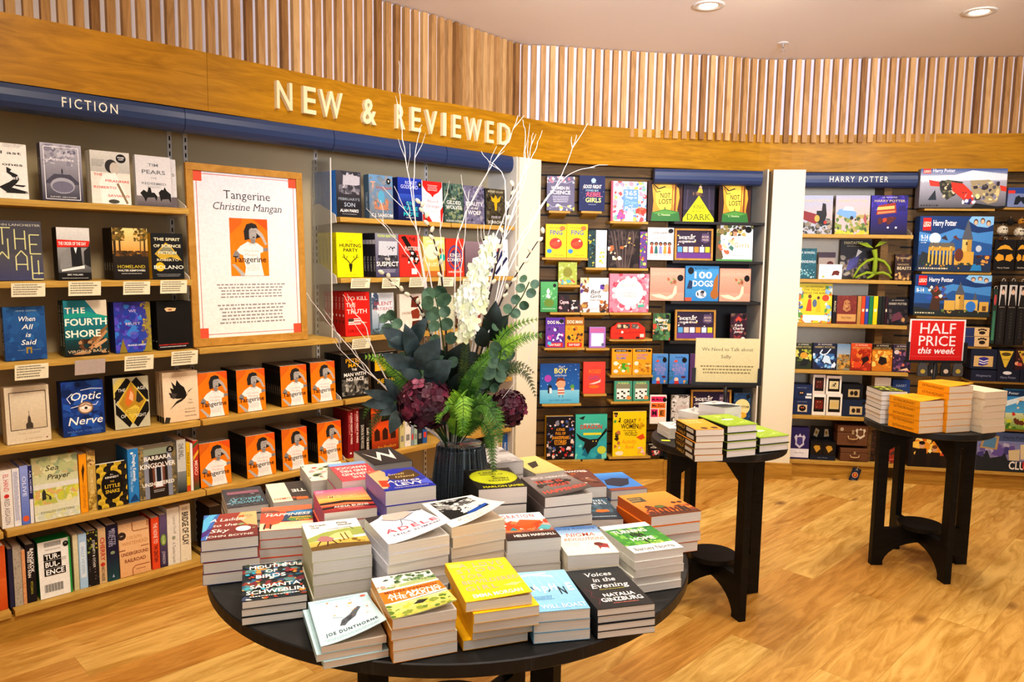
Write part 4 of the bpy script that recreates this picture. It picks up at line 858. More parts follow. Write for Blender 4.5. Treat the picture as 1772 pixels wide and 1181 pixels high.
for i, (x0, x1, y, c_) in enumerate([(363, 386, 876, '2a1d14'), (388, 408, 872, '3a2417'), (410, 430, 868, '241a16'), (466, 492, 852, '1c1714'), (500, 530, 842, '231b17'), (536, 570, 832, '1d1815')]):
    spine(LEFT, 5, x0, x1, y, c_, ('%s dark thick spine from the upright' % pn[i] if i < 4 else ('dark thick spine second from the shelf end' if i == 4 else 'dark thick spine last on the shelf')), [('r', .2, .7, .8, .72, '8a6a3a')], group=g, hard=True, page='b9a685')
def poster():
    ins = .045
    L = lambda x, y: LEFT.hit(x, y, ins)
    zb = LEFT.rows[2] + .0025; q0 = (L(320, 290)[0] + L(342, 600)[0]) / 2; q1 = (L(522, 300)[0] + L(540, 588)[0]) / 2
    w = q1 - q0; h = (L(420, 289)[1] - zb) * 1.004
    o = empty('framed_poster', LEFT.mat(q0, zb, ins, .045), 'oak framed white poster with coral corners standing on the shelf', 'poster')
    f = .034; mb = MB()
    mb.box(0, 0, 0, w, .022, f * 1.15); mb.box(0, 0, h - f, w, .022, h); mb.box(0, 0, f * 1.15, f, .022, h - f); mb.box(w - f, 0, f * 1.15, w, .022, h - f)
    ob('frame', mb.mesh('frame', bevel=.002), 'oak_frame', o)
    x0, z0, pw, ph = f, f * 1.15, w - 2 * f, h - f * 2.15
    mb = MB(); mb.box(x0, .008, z0, x0 + pw, .012, z0 + ph, lin('e8e6ea'))
    cr = 'dd5a40'; A = [('r', 0, 0, 1, 1, 'efede8', 'e2e2ec'), ('l', [.03, .02, .97, .02, .97, .985, .03, .985, .03, .02], .006, 'c8686a')]
    for u, v in ((0, 0), (.92, 0), (0, .94), (.92, .94)): A.append(('r', u, v, u + .08, v + .06, cr))
    A += [('t', 'Tangerine', .5, .872, .05, '2b2a30', .46, 'ns'), ('t', 'Christine Mangan', .5, .80, .044, '2b2a30', .68, 'nsi')]
    A += [('m', .16, .235, .86, .33, 5, '9a9698', 1), ('m', .16, .075, .86, .205, 6, '9a9698', 1)]
    put_art(mb, Art(pw, ph).run(A), lambda x, z, e: (x0 + x, .008 - e, z0 + z))
    # the picture of the book cover
    cw, ch = pw * .37, ph * .355; cx, cz = x0 + pw * .5 - cw / 2, z0 + ph * .375
    put_art(mb, Art(cw, ch).run(TANG[:-1] + [('m', .4, .08, .76, .2, 4, 'cfc6c0', 1)]), lambda x, z, e: (cx + x, .006 - e * .5, cz + z), .0003, .00004)
    me = mb.mesh('sheet'); me.materials.append(M_PRINT); ob('sheet', me, None, o)
poster()

# ---- bay right of the poster
g = 'top shelf right of poster'
face(LEFT, 0, 583, 626, 296, '26262c', '3f7fc8', 'black book with grey moor and pale capitals', [('r', 0, .3, 1, 1, '2a2a30', '4a4a54'), ('p', [.25, .62, .95, .72, .97, .95, .3, .97], 'b4b2ba'), ('b', .1, .5, .95, .7, 40, .09, '3a3a42 55555f 8a8890 6f6e78', 17), ('b', .2, .9, 1, 1, 14, .08, '35353e 4a4a54', 18), ('t', "FEBRUARY'S", .5, .39, .055, '9aa4b0', .86), ('t', 'SON', .52, .27, .085, 'b4c0d0', .46), ('t', 'ALAN PARKS', .5, .14, .06, 'eeeeee', .74, 'b'), ('m', .2, .05, .8, .08, 1, 'aaaaaa', 1)], t=.032, group=g, n=6, gap=.004)
face(LEFT, 0, 640, 681, 303, '7a8c9c', '4a6478', 'grey blue hardback with red title and figure', [('r', 0, 0, 1, 1, '6c7278', '6a94ba'), ('b', 0, 0, 1, 1, 60, .1, '7a8088 8a8c92 64809a 75848f', 19), ('b', .2, .2, .8, .45, 30, .08, 'b07a60 c48a6a 8a6a60', 20), ('e', .5, .5, .14, .15, '58a0c0'), ('t', 'T', .16, .77, .14, 'd8a088', .2, 'sb'), ('t', 'ombland', .62, .72, .07, 'b05a58', .66, 's'), ('t', 'C.J. SANSOM', .52, .08, .07, 'eceae6', .92, 's'), ('e', .82, .87, .09, .07, K), ('t', '9', .82, .87, .05, W, .07, 'b')], t=.05, hard=True, group=g, sart=[('t', 'TOMBLAND', .5, .4, .4, 'b8c4cc', .4, 'v')])
face(LEFT, 0, 690, 731, 308, '1c2f86', '16245a', 'royal blue book with turquoise capitals', [('r', 0, 0, 1, 1, '14183a', '2340b0'), ('r', 0, .42, 1, .62, '203a8a', '3456b8'), ('t', 'ROBERT', .55, .89, .075, 'c4ccec', .5), ('t', 'GODDARD', .48, .79, .085, 'c4ccec', .74), ('t', 'ONE', .52, .4, .09, '27b2b8', .4, 'b'), ('t', 'FALSE', .52, .28, .09, '27b2b8', .6, 'b'), ('t', 'MOVE', .52, .15, .09, '27b2b8', .64, 'b'), ('e', .92, .86, .08, .07, K), ('t', '9', .92, .86, .05, W, .06, 'b'), ('m', .3, .05, .7, .08, 1, W, 1)], t=.034, hard=True, group=g, n=2)
face(LEFT, 0, 732, 767, 314, 'eceaee', 'e2dfe4', 'white book with red drop hanging from above', [('p', [.02, 1, .02, .88, .2, .74, .42, .67, .5, .6, .58, .67, .8, .74, .98, .88, .98, 1], 'cf2620'), ('m', .25, .76, .76, .92, 4, 'f4d4d0', 1), ('t', 'Blood', .5, .51, .07, 'b08488', .54, 's'), ('t', 'Orange', .5, .39, .07, 'b08488', .66, 's'), ('p', [0, 0, 0, .18, .3, .14, .46, 0], 'cf2620'), ('p', [1, 0, 1, .4, .88, .3, .82, .12, .9, 0], 'cf2620'), ('m', .25, .22, .75, .28, 1, 'bbbbbb', 1)], t=.028, group=g)
face(LEFT, 0, 769, 803, 318, '44594e', '33443c', 'green vine book with white capitals', [('r', 0, 0, 1, 1, '3a5048', '4f6c60'), ('b', 0, 0, 1, 1, 90, .07, '6a8074 33483e 7c8a66 2a3c36 8a9478', 21), ('t', 'The', .5, .62, .05, W, .2, 's'), ('t', 'GILDED', .5, .52, .09, W, .74, 's'), ('t', 'WOLVES', .5, .4, .09, W, .8, 's'), ('t', 'ROSHANI CHOKSHI', .5, .05, .05, 'e0e0d8', .8)], t=.028, group=g)
face(LEFT, 0, 804, 839, 322, '6f6c84', '57546c', 'lilac grey thorn book with white title', [('b', 0, 0, 1, 1, 120, .06, '8a86a0 5a566e 7a7690 98949c 4a465c', 22), ('t', 'BEAUTY', .5, .53, .1, W, .86, 's'), ('t', 'of the', .5, .42, .06, W, .34, 's'), ('t', 'WOLF', .5, .3, .1, W, .66, 's')], t=.028, group=g)
face(LEFT, 0, 842, 875, 327, '4a4432', '1c2a3c', 'speckled dark book with golden bird', [('b', 0, 0, 1, 1, 120, .06, '5a5440 3a3426 6a6450 2a261c', 23), ('p', [.25, .8, .4, .72, .5, .84, .6, .72, .78, .82, .72, .66, .58, .62, .54, .4, .46, .4, .42, .62, .3, .66], 'd8a91e'), ('t', 'BRIDGET COLLINS', .5, .92, .05, 'd8d0b0', .8, 's'), ('t', 'HOUSE OF', .5, .22, .06, 'c8c4d0', .5), ('t', 'SORROWS', .5, .08, .08, 'dcd8d0', .86, 's')], t=.03, hard=True, group=g)
g = 'second shelf right of poster'
face(LEFT, 1, 584, 629, 403, 'f0e40a', 'ddd20a', 'acid yellow book with black antlers', [('m', .35, .9, .7, .95, 2, 'b8ae20', 1), ('t', 'THE', .5, .81, .05, 'd89a2a', .22), ('t', 'HUNTING', .52, .715, .075, '2b2a10', .84, 'b'), ('t', 'PARTY', .52, .61, .075, '2b2a10', .56, 'b'), ('l', [.5, .3, .4, .38, .3, .42, .25, .52], .03, '26240e'), ('l', [.52, .3, .62, .38, .72, .42, .78, .52], .03, '26240e'), ('l', [.33, .41, .4, .48], .022, '26240e'), ('l', [.69, .41, .62, .48], .022, '26240e'), ('l', [.28, .44, .2, .46], .022, '26240e'), ('l', [.75, .44, .83, .46], .022, '26240e'), ('p', [.44, .3, .58, .3, .56, .2, .53, .12, .49, .12, .46, .2], '26240e'), ('t', 'LUCY FOLEY', .5, .06, .03, 'b8a420', .5)], t=.034, hard=True, group=g, n=5, sart=[('t', 'THE HUNTING PARTY', .5, .6, .4, '7a7414', .6, 'v')], gap=.004)
face(LEFT, 1, 651, 691, 404, '5f5f72', '2c2c36', 'grey seascape thriller with white capitals', [('r', 0, 0, 1, 1, '4a4668', '8a8a98'), ('p', [.12, .45, .15, .82, .95, .82, .92, .45], 'c2c6ce'), ('b', .1, .2, .95, .5, 50, .1, '2a2a30 3a3a42 4c4c56', 24), ('b', .5, .55, .9, .7, 6, .04, '2a2a30', 25), ('t', 'FIONA BARTON', .5, .94, .06, 'c2d86a', .8, 'b'), ('t', 'THE', .5, .41, .06, W, .24, 'b'), ('t', 'SUSPECT', .5, .3, .1, W, .96, 'b'), ('m', .15, .1, .85, .18, 2, 'c0c0cc', 1)], t=.028, hard=True, group=g, n=4, sart=[('t', 'THE SUSPECT', .5, .3, .4, 'e0e0e6', .35, 'v'), ('r', 0, .75, 1, .85, 'c8c8cc')])
face(LEFT, 1, 692, 729, 407, 'd8352a', 'b82a20', 'red book with slanted black title', [('p', [.1, .95, .3, .98, .95, .4, .8, .3], '1d1512'), ('t', 'THE', .62, .9, .08, K, .3, 'b'), ('t', 'PLOTTERS', .58, .68, .09, 'f0d8d0', .64, 'b'), ('t', 'UN-SU KIM', .34, .5, .08, K, .5, 'b'), ('b', .4, .3, .9, .6, 14, .08, 'e9a890 2a1a14 f4e6e0', 26), ('r', .55, .06, .8, .2, 'f2e9e4')], t=.028, group=g)
face(LEFT, 1, 734, 771, 410, 'f0c860', 'e0b850', 'yellow sunrise book with turquoise sticker', [('r', 0, 0, 1, 1, 'e8a23a', 'f4dc90'), ('e', .4, .62, .32, .2, 'f8ecc0'), ('t', 'JANE HARPER', .55, .88, .06, 'fbf6e6', .8), ('e', .83, .65, .1, .07, '8a4a24'), ('e', .88, .48, .14, .1, '1fa8a0'), ('t', 'THE LOST MAN', .5, .3, .08, 'f6e6c0', .8, 'b'), ('r', 0, 0, 1, .14, 'b86a2a')], t=.028, group=g)
face(LEFT, 1, 773, 804, 413, 'd83a24', 'b02c1c', 'red book with violet ring emblem', [('e', .5, .5, .42, .33, '5a4a80'), ('e', .5, .5, .35, .27, 'c23a2a'), ('e', .5, .5, .28, .21, '4a3a6a'), ('t', 'KINGS', .5, .56, .09, 'f4e6d6', .6, 's'), ('t', 'CONVERT', .5, .44, .09, 'f8f0e6', .9, 's'), ('t', 'SAMUEL SIDNEY', .5, .12, .05, 'f4e6d6', .8)], t=.028, group=g)
face(LEFT, 1, 806, 838, 418, '75626a', '5a4a52', 'mauve book half hidden by white flowers', [('r', 0, 0, 1, 1, '5a4850', '8c7880'), ('r', .1, .3, .9, .34, '9a8a90')], t=.028, group=g)
face(LEFT, 1, 843, 880, 414, 'e6e6ea', '2a2a30', 'white book with navy brush strokes', [('l', [.2, .1, .8, .7], .12, '2a2c5a'), ('l', [.1, .3, .7, .8], .1, '3a3c6a'), ('l', [.4, .05, .95, .5], .1, '24264e'), ('p', [.3, .8, .6, .9, .7, .7, .5, .66], 'd0405a'), ('t', 'NO', .3, .5, .1, K, .2, 'b')], t=.028, group=g)
g = 'third shelf right of poster'
face(LEFT, 2, 598, 641, 506, 'd8251c', 'b81c16', 'red flag book with white capitals', [('t', 'TO KILL', .5, .86, .085, 'f6e9e2', .82, 's'), ('t', 'THE', .24, .71, .085, 'f6e9e2', .38, 's'), ('t', 'TRUTH', .48, .56, .095, 'f6e9e2', .82, 's'), ('r', .12, .26, .62, .4, 'eee6e0'), ('r', .12, .33, .34, .4, '4a4038'), ('r', .34, .36, .62, .38, 'd8251c'), ('r', .34, .31, .62, .33, 'd8251c'), ('r', .12, .285, .62, .3, 'd8251c'), ('p', [.62, .33, .9, .29, .66, .28], 'f0c8b0'), ('t', 'SAM BOURNE', .5, .12, .08, 'a81812', .84)], t=.03, group=g, n=6, sart=[('t', 'TO KILL', .5, .75, .4, 'f0d0c8', .3, 'v'), ('r', .3, .45, .6, .5, W), ('r', .3, .3, .6, .36, '30241c')], gap=.004)
face(LEFT, 2, 645, 683, 507, 'b9cbdc', '8aa4bc', 'pale blue book with chair and red title', [('r', 0, 0, 1, 1, '6a8aa4', 'dfe6ec'), ('p', [.2, .55, .3, .98, .9, .95, .95, .3, .6, .2], 'd3dde6'), ('b', 0, .6, .3, 1, 14, .1, '4a5a74 3a4a60', 27), ('t', 'SILENT', .5, .74, .085, 'b04a48', .84), ('t', 'PATIENT', .5, .61, .07, 'b87070', .86), ('l', [.3, .5, .3, .28, .55, .28, .55, .16], .025, '4a4a50'), ('l', [.3, .28, .26, .14], .025, '4a4a50'), ('b', 0, 0, 1, .14, 24, .08, '4a5a5e 3a4a50 6a7a80', 28)], t=.03, group=g)
face(LEFT, 2, 693, 731, 509, 'e6ddd0', 'd8cec0', 'cream book with rust brown shapes', [('p', [.5, .65, .55, .9, .85, .94, .95, .75, .8, .64], '6a2c1c'), ('p', [.55, .35, .5, .55, .8, .62, .95, .48, .85, .34], '8a3a22'), ('p', [.5, .05, .55, .28, .9, .3, .9, .04], '5a2a1c'), ('t', 'CHILDREN', .3, .5, .06, '8a6a58', .44), ('p', [.1, .1, .3, .35, .42, .1], 'efe6dc')], t=.028, group=g)
face(LEFT, 2, 745, 786, 512, 'c8cbb0', 'a8ac90', 'pale green book behind the round leaves', [('r', 0, 0, 1, .5, 'a8b090', 'c8cbb0')], t=.028, group=g)
face(LEFT, 2, 796, 832, 516, '8a3c34', '6a2c26', 'brick red book behind the white flowers', [('r', .1, .4, .9, .6, 'e6d6c0')], t=.028, group=g)
g = 'fourth shelf right of poster'
face(LEFT, 3, 592, 638, 613, '1c1a18', '12110f', 'black book with yellow and white capitals', [('r', 0, 0, 1, .42, '14120f', '6a6862'), ('b', 0, .05, 1, .4, 50, .1, '4a4844 8a8880 2a2826 b0aea6', 29), ('p', [.46, .12, .47, .26, .5, .3, .53, .26, .54, .12], '22201c'), ('t', 'PETER', .46, .85, .085, 'e8b21a', .6, 'b'), ('t', 'MAY', .46, .74, .085, 'e8b21a', .42, 'b'), ('t', 'THE', .48, .64, .05, W, .2, 'b'), ('t', 'MAN WITH', .5, .53, .08, W, .84, 'b'), ('t', 'NO FACE', .5, .42, .08, W, .66, 'b')], t=.03, group=g, n=5, gap=.004)
face(LEFT, 3, 648, 690, 609, '14120f', '0e0c0a', 'black book with yellow capital beside the fern', [('t', 'STEVE', .5, .93, .06, 'd8d4cc', .6), ('r', .05, .55, .5, .85, 'e0b41e'), ('t', 'THE DARK', .5, .3, .1, 'e0b41e', .8, 'b')], t=.03, group=g)
face(LEFT, 3, 700, 740, 611, '2c3a4a', '1c2a3a', 'dark slate book behind the burgundy flowers', [('r', .1, .2, .9, .4, '5a6a7a')], t=.03, group=g)
g = 'fifth shelf right of poster'
LNP = [('t', 'A LONG NIGHT IN PARIS', .66, .62, .32, 'f4e6e2', .66, 'vb'), ('t', 'DOV ALFON', .3, .7, .26, 'd88a84', .4, 'v'), ('e', .5, .1, .2, .02, W)]
spine(LEFT, 4, 602, 611.5, 711, '8a1420', 'first of two dark red spines', LNP, group=g)
spine(LEFT, 4, 612, 621.5, 708, '8a1420', 'second of two dark red spines', LNP, group=g)
spine(LEFT, 4, 622, 632, 707, '1c1a18', 'black spine with white lettering beside the dark reds', [('t', 'DOWN IN THE WOODS', .5, .4, .5, 'e6e2da', .5, 'v')], group=g)
spine(LEFT, 4, 632.5, 640, 709, '1f1714', 'thin black spine lettered in white capitals', [('t', 'SUMO THE BAKER', .5, .35, .5, 'e6e2da', .5, 'vb')], group=g)
face(LEFT, 4, 644, 690, 702, 'd8501c', '3a2414', 'orange and black archway book', [('r', 0, 0, 1, .55, '7a2a14', 'e0581c'), ('r', 0, .55, 1, 1, 'd8501c', '4a2414'), ('p', [.1, .25, .1, .45, .2, .52, .3, .45, .3, .25], '3a1a10'), ('p', [.4, .25, .4, .45, .5, .52, .6, .45, .6, .25], '3a1a10'), ('p', [.7, .25, .7, .45, .8, .52, .9, .45, .9, .25], '3a1a10'), ('p', [.35, .65, .4, .78, .7, .8, .75, .66], '16110c'), ('r', 0, .85, 1, .97, 'e0621e'), ('t', 'SOMETHING', .5, .91, .06, '3a1a10', .8, 'b'), ('t', 'Ray Bradbury', .55, .1, .06, 'd8a03a', .7, 'i')], t=.028, group=g)
for i, (x0, x1, y, c_, d_) in enumerate([(692, 700, 707, 'c9c08a', 'yellow grey'), (700.5, 711, 703, 'e6e2da', 'white'), (711.5, 716, 705, '8a9aa8', 'blue grey'), (716.5, 722, 706, 'a8c0b0', 'pale green'), (722.5, 731, 706, '1c2634', 'blue black'), (731.5, 739, 703, '2b62a8', 'blue'), (845, 853, 752, '2a2624', 'charcoal'), (853.5, 862, 756, 'e6e2da', 'broad white'), (862.5, 869, 754, 'c8b98a', 'straw coloured'), (869.5, 878, 752, '2a62b0', 'bright blue'), (878.5, 886, 755, 'dcd8d2', 'whitish'), (886.5, 893, 752, '1a1816', 'jet black')]):
    spine(LEFT, 4 if i < 6 else 5, x0, x1, y, c_, d_ + (' spine just left of the glass vase' if i < 6 else ' spine beside the first cream pillar'), [('r', .2, .15, .8, .3, 'd0403a' if i % 3 == 2 else '8a8a86'), ('t', 'NOVEL', .5, .65, .4, K if i in (0, 1, 3, 7, 8, 10) else W, .3, 'v')], group=g)
g = 'bottom shelf right of poster'
for i, (x0, x1, y, c_) in enumerate([(622, 640, 826, '1c1916'), (641, 660, 822, '2a211c'), (662, 684, 816, '201b18')]):
    spine(LEFT, 5, x0, x1, y, c_, ['black brown', 'warm brown', 'sooty', 'ivory', 'dark grey'][i] + ' spine low behind the big table', [('r', .2, .7, .8, .72, '9a8a6a')], group=g, hard=True)
# ================================================================ slatted wall of children's books
def ledge(bay, xl, xr, y, label, depth=.105, t=.016, ins0=.0, wallins=.12, mat='oak_shelf', sup=True):
    """small wooden ledge hooked into the slats; its front edge at plane offset INS0"""
    q0, z = bay.hit(xl, y, ins0); q1, z1 = bay.hit(xr, y, ins0); z = (z + z1) / 2
    o = empty('display_ledge', bay.mat(q0, z, ins0), label, 'ledge', None); L = q1 - q0
    mb = MB(); mb.box(0, 0, -t, L, wallins - ins0, 0); ob('board', mb.mesh('board', bevel=.002), mat, o)
    if not sup: return z
    mb = MB(); mb.prism([(.02, -t), (wallins - ins0, -t), (wallins - ins0, -.05)], lambda p: (L * .12, p[0], p[1]), lambda p: (L * .88, p[0], p[1])); ob('support', mb.mesh('support'), 'oak_base', o)
    return z
def rowface(bay, z, lst, g, **kw):
    for a in lst:
        k = dict(kw); k.update(a[8] if len(a) > 8 else {})
        face(bay, None, a[0], a[1], a[2], a[3], a[4], a[5], a[6], t=a[7], group=g, z=z, **k)
g = 'slatted wall ledges'
S_ = dict(inset=.012, lean=.03)
z = ledge(SLT, 950, 987, 365, 'short oak ledge under the grey lilac science book')
rowface(SLT, z, [(946.5, 994.5, 305, '6a6680', '4f4c64', 'grey lilac science book with doodles', [('b', 0, 0, 1, .2, 16, .06, 'e8e6e0 c8d05a 8a86a0', 30), ('b', 0, .8, 1, 1, 14, .06, 'd87a8a e8e6e0 f0d8c8', 31), ('l', [.05, .2, .2, .1, .5, .14, .9, .08], .02, 'b4b0c4'), ('l', [.05, .8, .3, .86, .7, .8, .95, .88], .02, 'b4b0c4'), ('t', 'WOMEN IN', .48, .66, .09, W, .66, 'b'), ('t', 'SCIENCE', .48, .53, .1, W, .74, 'b'), ('m', .2, .24, .8, .44, 4, 'd8d6e4', 1)], .018, dict(hard=True))], g, **S_)
z = ledge(SLT, 1006, 1041.5, 365.5, 'short oak ledge under the navy book with hand lettering')
rowface(SLT, z, [(1002.5, 1047, 304, '1a2456', '131a40', 'navy book with white pink and yellow lettering', [('e', .55, .86, .09, .07, 'a8d4ec'), ('t', 'GOOD NIGHT', .5, .69, .1, W, .7, 'bi'), ('t', 'STORIES FOR', .5, .58, .05, 'a8d4ec', .5), ('t', 'REBEL', .56, .47, .12, 'f0607a', .6, 'bi'), ('t', 'GIRLS', .55, .31, .12, 'e8ee8a', .62, 'b'), ('b', .1, .2, .95, .9, 24, .012, 'ffffff f0d060', 32), ('m', .36, .16, .66, .2, 1, 'a8b4d4', 1)], .02, dict(hard=True))], g, **S_)
z = ledge(SLT, 1056, 1122, 383.5, 'long oak ledge under the pastel painting book')
rowface(SLT, z, [(1058, 1119, 314, 'c6d6f0', 'e0586a', 'pastel painting book with blue title panel', [('b', .05, 0, 1, 1, 110, .06, 'e8a0b0 8ab0e8 f4f0f0 d05a5a 6a8ad0 e8c060 f0d8e0 88c0a0', 33), ('r', 0, 0, .05, 1, 'e0586a'), ('r', .34, .26, .76, .8, '6f9fe6'), ('t', '365', .55, .71, .11, W, .36, 's'), ('t', 'Things to', .55, .6, .06, 'dceaff', .34, 'i'), ('t', 'Draw', .55, .48, .09, '9cc4f8', .34, 'i'), ('t', 'and', .55, .4, .04, 'dceaff', .12, 'i'), ('t', 'Paint', .55, .32, .1, W, .38, 'i'), ('b', .1, .05, .4, .3, 10, .07, '4a5ac0 d05a9a', 34), ('b', .7, .1, 1, .35, 8, .08, 'd8483a e07050', 35)], .02, dict(hard=True))], g, **S_)
FING = [('t', 'David Walliams', .45, .89, .035, '5a3a10', .6, 'i'), ('t', 'FING', .5, .75, .13, '3a62a0', .62, 'bs'), ('e', .8, .88, .14, .07, 'f07830'), ('e', .48, .42, .3, .17, 'd83a1c'), ('e', .44, .45, .2, .11, 'ea5028'), ('p', [.2, .42, .3, .5, .45, .55, .6, .53], 'c02a14'), ('e', .62, .5, .06, .03, 'f8d0c0'), ('e', .18, .19, .12, .065, '3a88d8'), ('t', 'TONY ROSS', .6, .07, .03, '6a4a10', .5, 'i')]
z = ledge(SLT, 938, 1018, 446.5, 'oak ledge under the pair of yellow books')
rowface(SLT, z, [(944.5, 980.5, 388, 'f8d20c', 'e0b80a', 'first of two yellow books with red blob', FING, .026, dict(hard=True)), (981.2, 1017, 388, 'f8d20c', 'e0b80a', 'second of two yellow books with red blob', FING, .026, dict(hard=True))], g, **S_)
z = ledge(SLT, 1014, 1050, 463.5, 'oak ledge under the tall white card and dark strip')
rowface(SLT, z, [(1018, 1030.5, 398.5, '24403e', '1c302e', 'narrow dark teal book beside white one', [('b', 0, 0, 1, 1, 40, .15, '2a5a50 d8c03a 3a6a8a 14201c', 36)], .02), (1031.5, 1050, 398.5, 'eeeeea', 'dcdcd8', 'tall white book with yellow green flower', [('b', .3, .1, .8, .45, 16, .12, 'd8c02a 8aa03a e8d85a', 37), ('m', .25, .6, .75, .8, 3, 'c8c8c4', 1)], .02)], g, **S_)
z = ledge(SLT, 1053, 1122, 464.5, 'oak ledge under the brown bare tree book')
_tree = [('l', [.5 + .03 * (i - 6), 0, .5 + .05 * (i - 6) + .04 * math.sin(i * 3), .5, .5 + .07 * (i - 6) + .05 * math.sin(i * 5), .95], .035, ['5a4a44', '4a3c38', '6a5850'][i % 3]) for i in range(13)]
rowface(SLT, z, [(1052, 1106.5, 397, '2a211f', '1c1614', 'dark brown tree book with tangled trunks', [('b', 0, 0, 1, 1, 40, .09, '3a2f2c 4a3c36 1f1816', 38)] + _tree + [('b', 0, .2, .5, .7, 12, .05, 'd8c8a8 c06a3a e8e0d0', 39), ('b', .5, .5, .9, .8, 6, .04, 'd8b060 e8e0d0', 40)], .02), (1107.5, 1120, 401, '6a4a8a', '4a3a6a', 'narrow bright book edge beside brown tree', [('b', 0, 0, 1, 1, 34, .2, 'e8b02a 6a4aa0 d8502a 4a8a4a f0d070', 41)], .02, )], g, **S_)
z = ledge(SLT, 966, 1004, 493.5, 'short oak ledge under the small lime card box')
rowface(SLT, z, [(966.5, 998.5, 454, 'a8b84a', '8a9a3a', 'small lime box with olive disc', [('b', 0, 0, 1, .25, 20, .08, '5ab0c0 d86a4a e8e8a0', 42), ('b', 0, .2, 1, 1, 30, .06, 'c8d080 9aac44 e0dc90', 43), ('e', .5, .55, .25, .22, '8a8a2a')], .03)], g, **S_)
z = ledge(SLT, 952, 1004, 541, 'oak ledge under the green fairy book', .105)
rowface(SLT, z, [(935.5, 965, 488, '4aa05a', '2f7a40', 'green book with pale fairy figure', [('r', 0, 0, 1, 1, '3f9450', '5ab068'), ('b', .1, .25, .9, .8, 24, .06, '8acc8a b8e0b0 6ab86a', 44), ('e', .45, .68, .1, .08, 'e8f4e4'), ('p', [.3, .5, .45, .64, .6, .5, .5, .44], 'e8f4e4'), ('e', .5, .3, .3, .14, '6a8a2a'), ('e', .82, .88, .1, .06, K), ('m', .1, .08, .9, .14, 1, 'c8e8c0', 1)], .02, dict(hard=True)), (967, 985, 511, '2a1a1c', '1c1214', 'small dark book with pink script', [('b', 0, 0, 1, 1, 20, .12, '5a2a30 3a1a1e e8a0a8', 45), ('t', 'Capse', .5, .6, .2, 'f4d0d0', .8, 'b')], .02), (986, 1003, 520, '241a1c', '181012', 'smaller dark book with white patches', [('b', 0, 0, 1, 1, 16, .14, 'e8d8d0 6a3a30 3a2a2a', 46), ('t', 'Exit', .5, .4, .2, W, .6, 'b')], .02)], g, **S_)
z = ledge(SLT, 1005, 1054, 541.5, 'oak ledge under the white book of painted girls')
rowface(SLT, z, [(1004.5, 1053, 481, 'f0e8e4', 'd8ccc8', 'white book with painted girls around title', [('b', 0, .55, .3, 1, 12, .1, 'd8a02a 7a4a2a 5a3a8a e8c8a0', 47), ('b', .7, .6, 1, .95, 10, .1, '5a3aa0 3a2a2a e0a080', 48), ('b', 0, 0, .35, .3, 10, .09, '6a7a3a c89a4a 8a5a3a', 49), ('b', .68, 0, 1, .35, 10, .1, '2a2426 d87a3a 7a4a2a', 50), ('t', 'Bad', .52, .6, .1, '2b2422', .34, 'i'), ('t', 'Girls', .54, .47, .1, '2b2422', .4, 'i'), ('t', 'Throughout History', .52, .36, .04, '2b2422', .4, 'i'), ('m', .36, .08, .66, .12, 1, '8a807a', 1)], .022, dict(hard=True))], g, **S_)
z = ledge(SLT, 1055, 1127, 541.5, 'oak ledge under the square pink floral box')
_ring = [('e', .5 + .38 * math.cos(i * .42), .5 + .37 * math.sin(i * .42), .07, .07, ['f4c8d0', 'e8788a', 'd85a70', 'f8e0e4'][i % 4]) for i in range(15)]
rowface(SLT, z, [(1055, 1123, 474, 'e88a9c', 'd06a80', 'square pink floral box with pale round centre', [('b', 0, 0, 1, 1, 80, .05, 'f0a8b4 d86078 f8d0d8 e8788c b8485a', 51)] + _ring + [('e', .5, .52, .36, .36, 'f2e9e4'), ('t', 'NOTES', .48, .7, .07, 'c8b8b0', .4, 's'), ('t', 'LOVELY', .5, .5, .06, 'd0a8a8', .4, 's'), ('t', 'THINGS', .52, .42, .06, 'd0a8a8', .34, 's'), ('p', [.72, .12, .9, .14, .86, .24, .74, .24], '5ab098'), ('b', .72, .2, .9, .32, 5, .04, 'e8c8a8 f0e0d0', 52)], .04)], g, **S_)
DOG = lambda c1, c2: [('r', 0, .72, 1, 1, c1), ('t', 'DOG MAN', .5, .84, .1, 'f8f0d8', .84, 'b'), ('b', .1, .2, .95, .68, 24, .1, c2, 53), ('r', .1, .02, .9, .16, 'd8281c'), ('t', 'DAV PILKEY', .5, .09, .07, W, .6, 'b')]
z = ledge(SLT, 942, 1012, 602.5, 'oak ledge under the purple and the orange comic')
rowface(SLT, z, [(944.5, 977.5, 550, '6a3a9a', '4a2a7a', 'purple comic half covered by fern', DOG('5a2f9a', '8a4ab0 e8e8f0 d040a0 4a2a80') + [('e', .82, .88, .12, .07, K), ('e', .2, .14, .1, .06, '4ac0e0')], .02, dict(hard=True)), (978.5, 1010.5, 549, 'f09a1a', 'd08010', 'orange comic with dark running figure', DOG('a86a14', 'f8c030 5a3a1a 2a2a2a f07a1a'), .02, dict(hard=True))], g, **S_)
z = ledge(SLT, 1014, 1055, 603, 'oak ledge under the small purple and white box')
rowface(SLT, z, [(1020, 1048, 566.5, 'a87ac8', '8a5ab0', 'small purple box with white panel', [('r', .12, .08, .88, .7, 'eceaf0'), ('r', .05, .74, .95, .95, 'c06aa0'), ('e', .84, .15, .1, .08, '6a6a90')], .03)], g, **S_)
z = ledge(SLT, 1055, 1129, 587, 'oak ledge under the red car shaped book')
